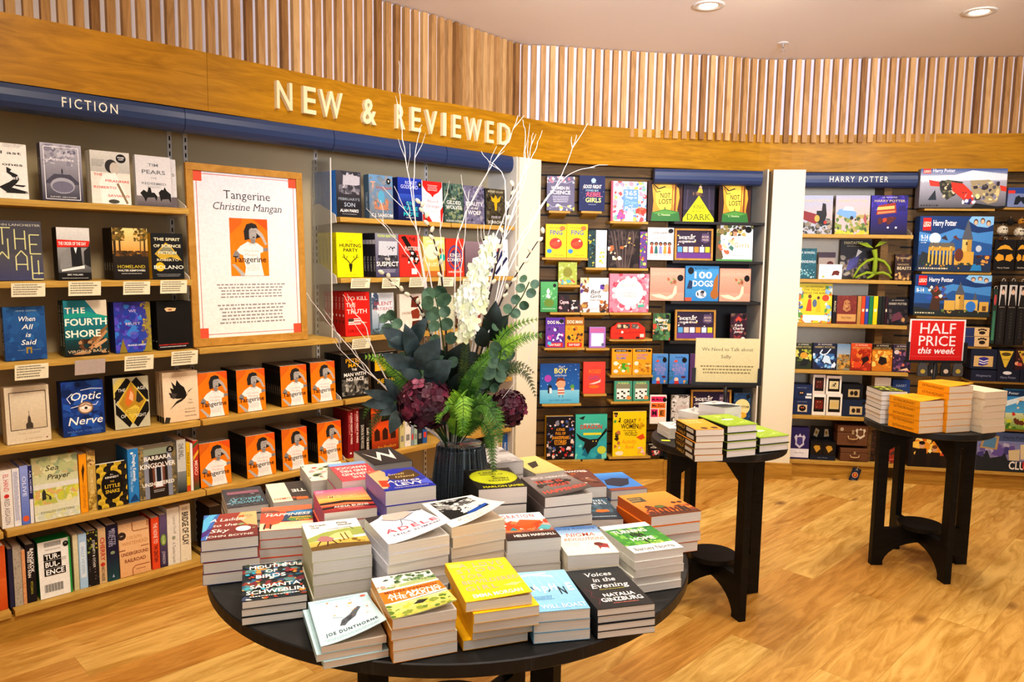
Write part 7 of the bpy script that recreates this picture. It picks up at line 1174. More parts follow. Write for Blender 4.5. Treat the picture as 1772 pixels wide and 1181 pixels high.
# ================================================================ tables and the books on them
def table(c, ztop, r, th, ang, leg_r, leg_w, label, name='round_table', disc=.11, plank=.034, stretch=.2):
    """round top on two crossed plank frames with arched feet and a small disc where they cross"""
    o = empty(name, Matrix.Translation((c[0], c[1], 0)), label, 'table')
    mb = MB(); mb.lathe([(0, ztop - th), (r - .004, ztop - th), (r, ztop - th + .004), (r, ztop - .003), (r - .003, ztop), (0, ztop)], 96); ob('tabletop', mb.mesh('tabletop'), 'black_table_top', o)
    zt = ztop - th
    for k in range(2):
        a = ang + k * PI / 2; M = Matrix.Rotation(a, 4, 'Z')
        for s in (-1, 1):
            mb = MB(); x1, x0 = leg_r, leg_r - leg_w; P = plank / 2
            # leg with a gusset at the top and an arched foot piece at the bottom
            arch = [(x0 - leg_w * .1, 0)]
            for i in range(1, 9):
                q = PI / 2 * i / 8; arch.append((x0 * math.cos(q) * 1.0, (stretch * .62) * math.sin(q)))
            prof = [(x1, 0)] + [(x1, zt)] + [(.0, zt), (.0, zt - .05), (x0 * .45, zt - .05), (x0, zt - .05 - x0 * .32), (x0, stretch), (0.0, stretch)] + arch[::-1]
            mb.prism([(s * p[0], p[1]) for p in prof], lambda p: (p[0], -P, p[1]), lambda p: (p[0], P, p[1]))
            lo = ob('leg', mb.mesh('leg'), 'black_ash', o); lo.matrix_local = M
    mb = MB(); mb.lathe([(0, stretch + .001), (disc, stretch + .001), (disc, stretch + .024), (0, stretch + .026)], 40); ob('disc', mb.mesh('disc'), 'black_ash', o)
    return o
BIGZ, SMZ = .75, .775
table((-.165, 2.197), BIGZ, .683, .034, math.radians(-35), .37, .075, 'big round black table covered with fiction stacks and a vase', disc=.16, plank=.04)
table((.965, 3.485), SMZ, .305, .034, math.radians(-72), .252, .056, 'smaller round black table holding the beige sign stand')
table((2.186, 3.94), SMZ, .305, .034, math.radians(-87), .262, .056, 'smaller round black table holding the red HALF PRICE sign')
G_ = 'stacked paperbacks on the big table'
def bst(fl, fr, z, n, desc, base, sp, art, **k): stack(fl, fr, z, n, desc, base, sp, art, group=G_, z0=BIGZ + .0012, **k)
bst((355, 936.5), (457, 926), .870, 4, 'red and blue swirl cover with white script', '8a3a34', '3a5a9a', [('r', 0, 0, 1, 1, '6a2a2a', '9a3a30'), ('p', [0, 0, 0, 1, .3, 1, .2, .6, .14, .3, .1, 0], '3a6ab0'), ('p', [.0, .1, .1, .5, .2, .9, .26, 1, .1, 1, 0, .8], '5ab0d8'), ('p', [0, .3, .2, .5, .1, .2, 0, .1], '4a2a7a'), ('p', [.7, 1, 1, 1, 1, .4, .8, .5, .62, .8], 'd8b078'), ('b', .6, .3, 1, .9, 14, .07, 'c8a070 8a9a6a b8602a', 130), ('t', 'A Ladder', .46, .74, .12, 'f4ece4', .66, 'si'), ('t', 'to the', .4, .52, .1, 'f4ece4', .44, 'si'), ('t', 'Sky', .3, .31, .12, 'f4ece4', .34, 'si'), ('e', .74, .32, .14, .1, 'f0e8e0'), ('t', 'JOHN BOYNE', .5, .1, .07, 'f0e4d8', .84, 's')])
bst((458, 920), (555, 912), .853, 4, 'coral cover with fox and layered bands', 'e8543c', 'e8854a', [('r', 0, .74, 1, 1, '4a423e', 'e8805a'), ('p', [.1, .95, .6, 1, 1, 1, 1, .8, .4, .74], 'f0704a'), ('r', 0, 0, 1, .3, 'f4d8b8', 'f0c8a0'), ('p', [.4, .34, .5, .74, 1, .8, 1, .4, .7, .3], '2a4a6a'), ('p', [.5, .7, .7, .78, 1, .74, 1, .62, .6, .64], '3a86b8'), ('p', [.5, .4, .6, .5, 1, .46, 1, .36, .6, .32], '5a8a4a'), ('t', 'HAPPINESS', .52, .62, .1, 'f8ece0', .86, 'bi'), ('t', 'Aminatta', .76, .48, .08, 'f0b040', .42, 'b'), ('t', 'Forna', .8, .37, .07, 'f0b040', .26, 'b'), ('p', [.06, .1, .1, .3, .3, .36, .46, .48, .36, .26, .24, .22, .2, .08], 'c05a34'), ('l', [.1, .26, .08, .05], .03, '3a2018'), ('l', [.2, .24, .2, .05], .03, '3a2018'), ('t', 'The', .14, .7, .05, 'f8d0c0', .16)])
bst((555, 888), (650, 877.5), .915, 6, 'pink sunset cover over dark horizon', 'e8805a', 'c04a7a', [('r', 0, .6, 1, 1, 'f0a060', 'd85a9a'), ('r', 0, .34, 1, .6, 'e8702a', 'f8c070'), ('p', [0, .52, .4, .56, 1, .44, 1, .36, .4, .48, 0, .44], 'f8b050'), ('p', [0, .4, .5, .46, 1, .34, 1, .26, .5, .36, 0, .32], '2a1a18'), ('r', 0, .0, 1, .26, '8a2a3a', 'c84a34'), ('p', [0, .2, .5, .26, 1, .16, 1, .08, .5, .2, 0, .1], '2a1418'), ('t', 'Milkman', .5, .66, .1, 'f8d090', .58, 's'), ('t', 'ANNA BURNS', .56, .2, .07, 'f4e6dc', .66, 'b'), ('m', .3, .1, .8, .14, 1, 'e8c8b8', 1), ('m', .04, .86, .2, .96, 3, 'f8d8e8')])
bst((557.5, 953), (663, 939.5), .897, 5, 'white and olive cover with galloping horse', 'f0eee4', 'd8d8b0', [('r', 0, .7, 1, 1, 'f6f4ee'), ('p', [0, .42, .3, .58, .7, .66, 1, .66, 1, .4, 0, .3], 'a0ac58'), ('p', [.3, .36, .5, .52, .76, .56, .78, .3], 'c8cc8a'), ('r', 0, .0, 1, .3, 'a88a3a', 'd8c060'), ('p', [0, 0, 0, .12, .4, .18, 1, .1, 1, 0], '6a5020'), ('p', [.14, .34, .24, .46, .34, .44, .44, .34, .4, .24, .22, .26], 'b07a7a'), ('l', [.2, .28, .12, .14], .025, '4a2a24'), ('l', [.32, .26, .28, .1], .025, '4a2a24'), ('l', [.4, .28, .46, .14], .025, '4a2a24'), ('l', [.6, .26, .58, .48], .02, '7a5014'), ('l', [.68, .26, .66, .5], .02, '7a5014'), ('b', .5, .14, .98, .28, 14, .04, '8a6a20 5a4414 c8a03a', 131), ('t', 'The Friendly', .26, .86, .06, '4a4a44', .3, 's'), ('t', 'Ones', .2, .78, .06, '4a4a44', .14, 's'), ('t', 'Philip', .7, .88, .06, '4a4a44', .2, 's'), ('t', 'Hensher', .74, .8, .06, '4a4a44', .26, 's'), ('l', [.4, .66, .8, .7, .84, .6], .012, '5a5a4a')])
bst((654.5, 852), (746, 840.6), .965, 5, 'cobalt cover with silhouetted head and gold script', '2a3cb0', '9a8ad0', [('r', 0, 0, 1, 1, '2434a8', '3a4ab8'), ('p', [0, .1, .0, 1, .3, 1, .4, .7, .2, .4, .1, .1], 'd8b88a'), ('p', [.02, .2, .06, .5, .24, .46, .16, .16], 'd8482a'), ('p', [.3, .5, .34, .84, .6, 1, .9, .86, .95, .55, .7, .4, .5, .42], '5a4424'), ('p', [.28, .66, .36, .9, .6, 1, .86, .94, .7, .84, .44, .7], '2436c0'), ('p', [.0, .86, .3, 1, .0, 1], 'e0705a'), ('p', [.7, .2, 1, .4, 1, .1], '5a6ad8'), ('t', 'Small', .5, .72, .09, 'd8c080', .34, 'i'), ('t', 'Island', .62, .58, .09, 'd8c080', .4, 'i'), ('t', 'Andrea', .5, .38, .11, 'f4f0ea', .66, 'si'), ('t', 'LEVY', .56, .22, .13, 'f4f0ea', .56, 'bs'), ('m', .2, .06, .9, .1, 1, 'f0ead8', 1)])
bst((665, 945), (775, 927), .925, 7, 'pale blue white blouse cover with thin red capitals', 'e6e8f0', 'd8dae6', [('r', 0, 0, 1, 1, 'e2e6f0', 'd0d4e4'), ('p', [0, .78, 0, 1, .3, 1, .2, .9], '3a3436'), ('p', [.7, 1, .86, .94, 1, .96, 1, 1], '4a4444'), ('p', [.24, .8, .3, .98, .7, 1, .78, .92, .6, .74, .4, .72], 'e0bcb0'), ('l', [.22, .82, .4, .7, .56, .72, .8, .9], .02, '4a4a58'), ('l', [.5, .7, .44, .5, .36, .4], .018, '7a7a90'), ('l', [.52, .7, .62, .56, .64, .44], .018, '7a7a90'), ('p', [.3, .2, .4, .5, .44, .1], 'ccd2e2'), ('p', [.66, .1, .6, .5, .72, .2], 'c4cade'), ('t', 'ADELE', .54, .38, .13, 'd84a5a', .86, 'w'), ('t', 'LEILA SLIMANI', .56, .22, .05, '4a4a54', .78, 'w')], curl=.03)
bst((776, 918), (872, 902), .94, 7, 'white cover with black linocut and blue strip', 'f2f0ea', 'e2ddd0', [('r', .12, .24, .86, .94, '2a2a2a'), ('b', .12, .5, .86, .94, 50, .05, 'dcdcd8 1c1c1c 8a8a88 f0f0ee', 132)] + [('l', [.12 + .02 * i, .9 - .05 * i, .4 + .04 * i, .7 - .05 * i, .86, .86 - .05 * i], .012, 'e8e8e4') for i in range(7)] + [('p', [.4, .3, .5, .56, .86, .62, .86, .3], 'e6e6e2'), ('b', .4, .3, .86, .6, 30, .03, '2a2a2a f4f4f0', 133), ('p', [.42, .24, .5, .3, .86, .38, .86, .28, .6, .22], '2a58b0'), ('t', 'MARGARET', .5, .15, .05, 'c8c8c4', .6, 'sw'), ('t', 'DRABBLE', .5, .06, .05, 'c8c8c4', .46, 'sw')], curl=.04, page='e8d8c0')
bst((840, 847), (926.6, 841), .95, 4, 'black cover with big lime oval and gold capitals', '1c1a18', '2a2624', [('e', .5, .56, .5, .38, 'b8c01c'), ('e', .5, .56, .47, .35, 'c8d024'), ('t', 'A BRIEF', .42, .78, .07, '4a4a14', .36, 'b'), ('t', 'HISTORY OF', .5, .68, .07, '4a4a14', .5, 'b'), ('t', 'SEVEN', .62, .47, .07, '4a4a14', .34, 'b'), ('t', 'KILLINGS', .55, .36, .07, '4a4a14', .44, 'b'), ('e', .5, .57, .04, .025, '3a2a14'), ('t', 'MARLON JAMES', .54, .08, .08, 'd8d42a', .84, 'b'), ('m', .1, .95, .6, .98, 1, 'b8b8b0')])
bst((928, 863), (1014, 855), .935, 6, 'grey cover with slashed red capitals', '6a605e', '5a504e', [('r', 0, 0, 1, 1, '4a4240', '9a908e'), ('t', 'MICK HERRON', .56, .88, .08, 'd8d4d0', .8, 'b'), ('b', .1, .4, .9, .75, 14, .12, '2a2220 3a302e', 134), ('t', 'THIS IS', .42, .66, .12, 'd8483a', .6, 'b'), ('t', 'WHAT', .56, .45, .13, 'd8483a', .46, 'b'), ('t', 'HAPPENED', .52, .2, .13, 'e0503e', .9, 'b')], curl=.018)
bst((873, 938.7), (969.7, 931), .885, 4, 'white topped cover with orange fish over dark foot', 'e8e4e0', 'd8d0c8', [('r', 0, .74, 1, 1, 'dfe8ec'), ('r', 0, .0, 1, .26, '2a1c1a', '4a2a24'), ('r', 0, .26, 1, .74, '8a4a34', 'e0dcd8'), ('b', .0, .3, 1, .72, 24, .14, 'e0581c f0824a d84a24 f4e0d0', 135), ('p', [.3, .5, .5, .74, .9, .66, .6, .5], 'e8602a'), ('p', [.02, .4, .2, .56, .44, .46, .2, .34], 'd84a1c'), ('p', [.7, .36, .84, .5, 1, .44, .9, .3], '5ab0b8'), ('p', [.16, .34, .26, .46, .34, .34], '2a8a90'), ('t', 'MIGRATION', .42, .87, .12, 'd0706a', .82, 'w'), ('t', 'HELEN MARSHALL', .56, .15, .08, 'f4f0ea', .78, 'b')])
bst((1013.7, 901), (1097, 898), .83, 3, 'dark teal cover with lit house and orange boat', '23394a', '1a2c3a', [('r', 0, 0, 1, 1, '1c2c3a', '3a5a6c'), ('b', 0, .3, 1, .8, 16, .12, '2c4656 456a78 304c5c', 136), ('t', 'CHANNEL', .5, .86, .09, 'dfe6ea', .8, 'w'), ('t', 'RIVERS', .56, .73, .09, 'dfe6ea', .7, 'w'), ('m', .3, .6, .7, .66, 1, '8aa4b4', 1), ('p', [.0, .3, .0, .48, .2, .52, .32, .4, .32, .3], 'e0903a'), ('l', [.16, .3, .16, .4], .03, '2a1c14'), ('p', [.46, .34, .54, .44, .8, .42, .82, .34, .6, .3], 'e8702a'), ('m', .1, .08, .9, .16, 1, 'a8bcc8', 1)], wid=.125)
bst((1098, 896), (1192.8, 885), .872, 4, 'orange cover with row of figures along the foot', 'e0802a', 'c8641c', [('r', 0, 0, 1, 1, 'd8702a', 'ec9a3c'), ('r', .06, .62, .36, .84, '4a4a3a'), ('m', .08, .65, .34, .82, 2, 'c8a868'), ('b', 0, .05, 1, .36, 50, .07, '8a3a14 a84a1c 5a2410 c8601f', 137), ('r', 0, 0, 1, .1, '5a2c18'), ('e', .42, .36, .1, .06, '5a6a34'), ('p', [.12, .36, .2, .46, .3, .36], '5a2a14'), ('p', [.7, .1, .72, .34, .8, .34, .86, .12], '4a3020'), ('e', .78, .46, .05, .04, '4a2a1c'), ('e', .9, .46, .05, .04, '4a2a1c')] + [('l', [.2 + .09 * i, .06, .22 + .09 * i, .28], .03, '3a1c10') for i in range(8)], wob=.006, wid=.166)
bst((971, 965.5), (1068.4, 959), .855, 3, 'cream cover fading to blue with red handwritten title', 'ece4d0', 'dcd4c0', [('r', 0, .7, 1, 1, 'a8c4d8', '3a70b0'), ('r', 0, 0, 1, .7, 'eee6d2', 'dfe4d8'), ('t', 'Sandra Acumore', .5, .92, .07, '1f4a90', .86, 'i'), ('t', 'NIGMA', .52, .68, .12, 'd8644a', .6, 'i'), ('t', 'REVOLUTIONS', .54, .52, .1, 'd8644a', .82, 'i'), ('m', .1, .3, .4, .42, 2, 'c8beb0'), ('p', [.7, .1, .7, .3, .8, .36, .92, .3, .86, .06], '9a3a3a'), ('p', [.66, .06, .9, .05, .86, .18, .74, .2], 'f0f0f0'), ('e', .74, .32, .09, .06, '6a2a2a')], wid=.136)
bst((1069.5, 961), (1157.4, 949.4), .858, 5, 'green tree cover with white capitals', 'f2f2ea', 'e4e4da', [('r', 0, .24, 1, .86, '4a9a30', '2a8040'), ('b', 0, .24, 1, .86, 60, .09, '5aac3a 3a8a30 7ab84a 2a7a3a', 138), ('r', 0, .84, 1, 1, 'f4f4ee'), ('r', 0, 0, 1, .24, 'f6f6f0'), ('b', .4, .22, .8, .34, 12, .06, 'c8d86a 8ab84a', 139), ('l', [.52, .26, .5, .6, .44, .8], .03, '1f2a18'), ('l', [.5, .5, .62, .72], .02, '1f2a18'), ('l', [.5, .56, .36, .7], .02, '1f2a18'), ('t', 'TURNING', .44, .72, .11, 'f6f6ee', .72, 'b'), ('t', 'FOR', .5, .57, .1, '1f2a18', .28, 'b'), ('t', 'HOME', .5, .43, .11, 'f6f6ee', .5, 'b'), ('t', 'Barney Norris', .48, .11, .1, '6a6a66', .82, 's')])
bst((441.8, 1039), (557, 1024.7), .808, 3, 'dark feather pattern cover with white capitals', '1f2a30', '2a3a34', [('b', 0, 0, 1, 1, 130, .08, '2a6a8a 8a3a2a 3a4a6a b8702a 1a2024 5a8a8a 7a2a3a 2a3a2a d09a50', 140), ('b', 0, 0, 1, 1, 40, .04, '3ab0c8 e8e0d0 d84a3a', 141), ('t', 'MOUTHFUL', .54, .88, .09, 'f6f4ee', .86, 'b'), ('t', 'OF', .48, .74, .08, 'f6f4ee', .2, 'b'), ('t', 'BIRDS', .46, .6, .09, 'f6f4ee', .5, 'b'), ('t', 'SAMANTA', .52, .33, .09, 'f6f4ee', .8, 'b'), ('t', 'SCHWEBLIN', .52, .18, .09, 'f6f4ee', .92, 'b'), ('m', .1, .05, .9, .1, 1, 'e0e0d8', 1), ('m', .1, .96, .95, .99, 1, 'c8c8c0', 1)], L=.214)
bst((561, 1119), (678, 1099), .80, 3, 'ice blue cover with slate bird and white capitals', 'c4e2e8', 'b4d4dc', [('r', 0, 0, 1, 1, 'c8e4ea', 'bcdce6'), ('t', 'THE', .54, .8, .07, 'f8fcfc', .2, 'b'), ('t', 'ADULTERANTS', .52, .68, .08, 'f8fcfc', .9, 'b'), ('p', [.36, .3, .42, .42, .56, .5, .66, .6, .74, .66, .78, .62, .7, .52, .64, .42, .5, .34, .44, .28], '5a6068'), ('p', [.4, .34, .5, .44, .62, .5, .56, .38], '3a4048'), ('l', [.3, .52, .46, .46], .008, '5a6068'), ('b', .1, .3, .95, .9, 12, .025, 'd8b04a c88a3a', 142), ('e', .9, .92, .05, .03, 'd86a5a'), ('t', 'JOE DUNTHORNE', .52, .18, .06, '3a4450', .8, 'bw'), ('m', .05, .04, .95, .1, 2, 'a8c8d0', 1), ('m', .1, .92, .8, .97, 1, 'a8c8d0')], curl=.032, page='dccfbe', wob=.01, L=.214)
bst((673, 1073), (789, 1054), .85, 4, 'barley field cover with orange band', 'e6e4c8', 'd8902a', [('r', 0, .62, 1, 1, 'd8dcd0', 'f0f0e8'), ('p', [0, .66, .4, .74, 1, .84, 1, .7, .5, .66, 0, .62], 'a8b87a'), ('b', .3, .76, 1, .98, 40, .05, '5a7a4a 7a9a6a 3a5a34', 143), ('b', 0, .64, .4, .76, 16, .05, 'd89a8a 8aa06a e8c8a0', 144), ('p', [0, .3, 1, .36, 1, .66, 0, .62], 'e87a14'), ('r', 0, 0, 1, .31, 'b8b84a', 'e0dc90'), ('b', 0, 0, 1, .28, 50, .06, '8a9a3a c8c84a 5a7a2a e0d870', 145), ('p', [.4, .2, .5, .26, .66, .24, .54, .18], '2a2a24'), ('p', [0, .29, 1, .35, 1, .38, 0, .32], 'f6f4e8'), ('p', [0, .6, 1, .64, 1, .68, 0, .64], 'f6f4e8'), ('t', 'MELISSA HARRISON', .5, .57, .05, '7a3a0c', .86), ('t', 'ALL AMONG', .52, .49, .075, 'f8f4ea', .84, 'b'), ('t', 'THE BARLEY', .52, .41, .075, 'f8f4ea', .86, 'b'), ('p', [.14, .86, .2, .9, .26, .88], '3a4a4a')], curl=.018, L=.214)
bst((791.8, 1045), (911.5, 1030.7), .868, 5, 'sunflower yellow cover with pale pink capitals', 'f8c81c', 'f0b814', [('r', 0, 0, 1, 1, 'f8c414', 'fad02a'), ('t', 'A LOVE', .54, .88, .1, 'f4a89a', .7, 'w'), ('t', 'STORY', .5, .73, .1, 'f4a89a', .8, 'w'), ('t', 'FOR', .3, .58, .09, 'f4a89a', .34, 'w'), ('t', 'BEWILDERED', .54, .44, .09, 'f4a89a', .9), ('t', 'GIRL', .34, .28, .1, 'f4a89a', .5, 'w'), ('p', [.66, .26, .82, .3, .98, .28, .84, .22], 'fbe48a'), ('m', .04, .84, .24, .95, 3, 'fbeab0'), ('m', .4, .8, .66, .83, 1, 'fff4d0'), ('t', 'EMMA MORGAN', .52, .1, .08, 'fdf6e0', .76, 'b')], wob=.016, curl=.006, L=.214)
bst((922, 1061.5), (1023.6, 1053), .825, 3, 'sky blue cover with marionette letters', '8cc4e4', '7ab4d8', [('r', 0, 0, 1, 1, '84bee2', '98cceb'), ('p', [0, .9, .6, .96, .62, .93, .0, .86], 'f4f8fa'), ('p', [.2, .95, .7, .86, .7, .82, .2, .91], 'e8f2f8')] + [('l', [.12 + .13 * i, .9, .1 + .16 * i, .55], .005, 'd8ecf6') for i in range(6)] + [('t', 'D', .08, .52, .16, 'f4f8fa', .12, 'b'), ('t', 'A', .26, .56, .16, 'f4f8fa', .14, 'b'), ('t', 'P', .42, .5, .16, 'f4f8fa', .12, 'b'), ('t', 'H', .58, .56, .16, 'f4f8fa', .14, 'b'), ('t', 'N', .72, .46, .18, '22303a', .14, 'b'), ('t', 'E', .88, .54, .18, 'f4f8fa', .12, 'b'), ('l', [.22, .5, .18, .6], .02, '22303a'), ('l', [.5, .5, .46, .44], .02, '22303a'), ('m', .1, .26, .5, .36, 3, '5a94b8'), ('t', 'WILL BOAST', .58, .1, .09, 'dcf0fa', .8)], L=.214)
bst((1024, 1055.6), (1127, 1044), .82, 4, 'charcoal cover with white serif title', '242628', '2a2c2e', [('r', 0, 0, 1, 1, '1f2022', '2e3234'), ('t', 'Voices', .5, .84, .1, 'f4f2ee', .5, 'si'), ('t', 'in the', .52, .69, .1, 'f4f2ee', .42, 'si'), ('t', 'Evening', .53, .54, .11, 'f4f2ee', .68, 'si'), ('m', .3, .43, .78, .46, 1, 'c8c03a', 1), ('t', 'NATALIA', .56, .3, .075, 'f4f2ee', .56, 'b'), ('t', 'GINZBURG', .55, .19, .085, 'f4f2ee', .74, 'b'), ('m', .34, .09, .8, .12, 1, 'e07a6a', 1), ('l', [.06, .5, .14, .4, .08, .3, .18, .22, .1, .1], .008, '8a3a4a')], L=.214)
# the far side of the big table: the same sort of stacks, their covers turned the other way
bst((400, 880), (474, 871), .826, 3, 'dark striped cover lettered in teal, turned away', '3a3c42', '2a2c30', [('b', 0, 0, 1, 1, 60, .05, '5a5c64 2a2c30 8a8c94 4a4c52', 150), ('t', 'LINWOOD', .5, .78, .12, '6ab0c0', .84, 'i'), ('t', 'BARCLAY', .5, .62, .12, '6ab0c0', .8, 'i'), ('r', .1, .2, .9, .34, '8a5a6a')], flip=True)
bst((486, 869), (556, 861), .85, 3, 'half cream half black cover, turned away', 'e6dcc0', '3a3634', [('r', 0, 0, .5, 1, '3a3634'), ('p', [.5, .2, .7, .5, .5, .9], 'e6dcc0'), ('t', 'TIE', .24, .5, .14, 'e6e0d4', .36, 'b'), ('t', 'ANKOMAN', .6, .86, .1, 'd86a4a', .7), ('r', .1, .86, .4, .98, 'e06a30')], flip=True)
bst((510, 846), (590, 837), .885, 3, 'cream floral cover, turned away', 'ece4cc', 'd8d0b8', [('b', 0, .1, 1, .9, 30, .08, 'c84a4a 3a4a3a e8a0a0 8a9a5a', 151)], flip=True)
bst((590, 832), (660, 824), .935, 4, 'coral pink cover with white capitals, turned away', 'e8505a', '6a8ad0', [('r', 0, 0, 1, .16, '8ab0e0'), ('t', 'THE', .5, .84, .1, 'f8e8e0', .34, 'b'), ('t', 'MERMAID', .5, .68, .12, 'f8e8e0', .76, 'b'), ('t', 'AND MRS', .5, .5, .12, 'f8e8e0', .7, 'b'), ('t', 'HANCOCK', .5, .32, .12, 'f8e8e0', .8, 'b')], flip=True)
bst((648, 806), (716, 797), .93, 4, 'black and white zigzag cover, turned away', '26262a', '1c1c20', [('p', [.1, .1, .3, .5, .5, .2, .7, .6, .9, .2, .7, .8, .5, .4, .3, .8], 'e4e2de')], flip=True)
bst((830, 806), (890, 800), .93, 4, 'silvery grey cover behind the vase, turned away', 'b0aaa8', '8a8684', [('r', 0, .5, 1, 1, 'd0ccca', '9a9694'), ('b', 0, 0, 1, 1, 16, .12, 'c8c4c2 7a7674', 152)], flip=True)
bst((905, 823), (958, 816), .90, 4, 'straw coloured cover with dark bird, turned away', 'e4c47a', 'c8a04a', [('p', [.3, .3, .5, .6, .8, .7, .7, .4], '2a241c')], flip=True)
bst((1003, 851), (1060, 848), .865, 3, 'russet brown cover with white lettering, turned away', '6a3a30', '4a2a24', [('b', 0, .1, 1, .8, 24, .1, '8a5a44 b8603a 4a2c24 d8c8b8', 153), ('t', 'DROWN', .5, .1, .1, 'f0e8e0', .7, 'b')], flip=True)
bst((1054, 851), (1118, 846), .845, 3, 'bright blue cover with dark whale shape, turned away', '3a84d0', '2a5a90', [('r', 0, 0, 1, .4, '4a98e0', '2a6ab8'), ('p', [.1, .4, .3, .7, .6, .8, .9, .66, .8, .4, .5, .3], '1c2a40'), ('r', 0, .86, 1, 1, '8a4a34')], flip=True)
build_stacks([(-.158, 2.385, .074)])
# ---- the two small tables
G2 = 'stacked books on the table with the beige sign'; z0 = SMZ + .0012
def sst(fl, fr, z, n, desc, base, sp, art, **k): stack(fl, fr, z, n, desc, base, sp, art, z0=z0, group=k.pop('group', G2), **k)
OR_ = [('r', 0, 0, 1, 1, 'f09a28', 'f4a838'), ('t', 'ORANGE', .4, .84, .1, 'f8d8a0', .6, 'b'), ('t', 'NOVEL', .44, .66, .1, 'f8d8a0', .6, 'b'), ('e', .4, .14, .12, .08, '3a2414'), ('e', .78, .16, .12, .08, '3a2414')]
sst((1204.5, 744.5), (1255, 743), .91, 5, 'orange topped paperback with black spine', 'f09c2c', '17130f', OR_, sart=[('r', .2, .1, .8, .46, 'c8c4b8'), ('t', 'HALF', .5, .72, .5, 'c8a03a', .4, 'v')], L=.2, page='e2d8c4')
LIME = [('r', 0, 0, 1, 1, '94b428', 'a4c038'), ('b', .1, .1, .9, .3, 14, .04, 'd0e080', 160), ('b', .1, .7, .9, .9, 14, .04, 'd0e080', 161), ('e', .5, .5, .2, .07, 'e8ece0'), ('p', [.4, .56, .46, .66, .5, .58], '1a1c14'), ('l', [.4, .5, .62, .48], .02, '3a3a30')]
sst((1257.5, 737.5), (1312, 733.5), .915, 4, 'lime green hardback with small boat', '9aba30', '1c2014', LIME, hard=True, L=.21)
sst((1315, 758), (1368, 753), .845, 2, 'lime green hardback with small boat, on the low pile', '9aba30', '1c2014', LIME, hard=True, L=.21)
WT = [('r', 0, 0, 1, 1, 'e8e4de'), ('b', .1, .3, .9, .9, 24, .1, 'f8f6f2 c8c4be 8a8a8a', 162)]
sst((1143, 722), (1177, 740), .826, 2, 'white paperback in the low pair at the edge', 'e8e4dc', 'dcd8d0', WT, L=.14, wid=.14, anchor='r')
sst((1172, 712), (1214, 721), .872, 3, 'white paperback beside the beige sign pole', 'e9e5dd', 'dcd8d0', WT, L=.13, wid=.13, anchor='r')
sst((1189, 695), (1248, 707), .93, 4, 'white paperback with lifted cover, tallest pale pile', 'ebe7e0', 'd8d4cc', WT, L=.12, wid=.15, anchor='r', curl=.02)
G3 = 'stacked books on the table with the red sign'
YEL = [('r', 0, 0, 1, 1, 'f4a81c', 'f8b428'), ('t', 'EXTRA', .55, .62, .1, 'e07a1c', .4, 'si'), ('t', 'ORDINARY', .55, .46, .08, 'e07a1c', .5, 's')]
YSP = [('t', 'EXTRAORDINARY', .5, .5, .4, '8a5a10', .7, 'v')]
sst((1602, 692.5), (1648, 690), .935, 5, 'amber yellow paperback on the lower yellow stack', 'f6ae20', 'eea018', YEL, sart=YSP, group=G3, wid=.15, page='dccab0', L=.19, curl=.012)
sst((1651, 669.5), (1696, 667.5), 1.005, 7, 'amber yellow paperback on the taller yellow stack', 'f6ae20', 'eea018', YEL, sart=YSP, group=G3, wid=.15, page='dccab0', L=.19, curl=.012)
sst((1698, 680), (1743, 677), .98, 6, 'pale cream paperback right of the yellow stacks', 'e8dcc4', 'dccfb4', [('r', 0, 0, 1, 1, 'ecdcc0')], group=G3, page='dccab0', L=.19, wid=.155)
DRK = [('r', 0, 0, 1, 1, '2c3020'), ('b', .1, .1, .9, .9, 40, .07, '8a9a2a c8d03a 4a5a24 e0e06a', 163)]
sst((1508, 668), (1546, 682), .945, 7, 'dark paperback with lime fern pattern', '2c3020', 'e8e4dc', DRK, group=G3, page='e0dcd4', L=.13, wid=.17, anchor='r')
build_stacks([(1.0405, 3.69, .052), (2.272, 4.13, .05)])
# price stickers
def sticker(px, py, label):
    p = atz(px, py, SMZ); o = ob('price_sticker', (lambda mb: (mb.box(-.02, -.012, 0, .02, .012, .0008), mb.mesh('price_sticker'))[1])(MB()), 'sticker_lime', None, Matrix.Translation((p.x, p.y, SMZ + .0004)) @ Matrix.Rotation(-.1, 4, 'Z')); tag(o, label, 'sticker')
plain('sticker_lime', 'd0d83a', .6)
sticker(1152, 763, 'lime sticky label on the table with the beige sign'); sticker(1536, 733, 'lime sticky label on the table with the red sign')
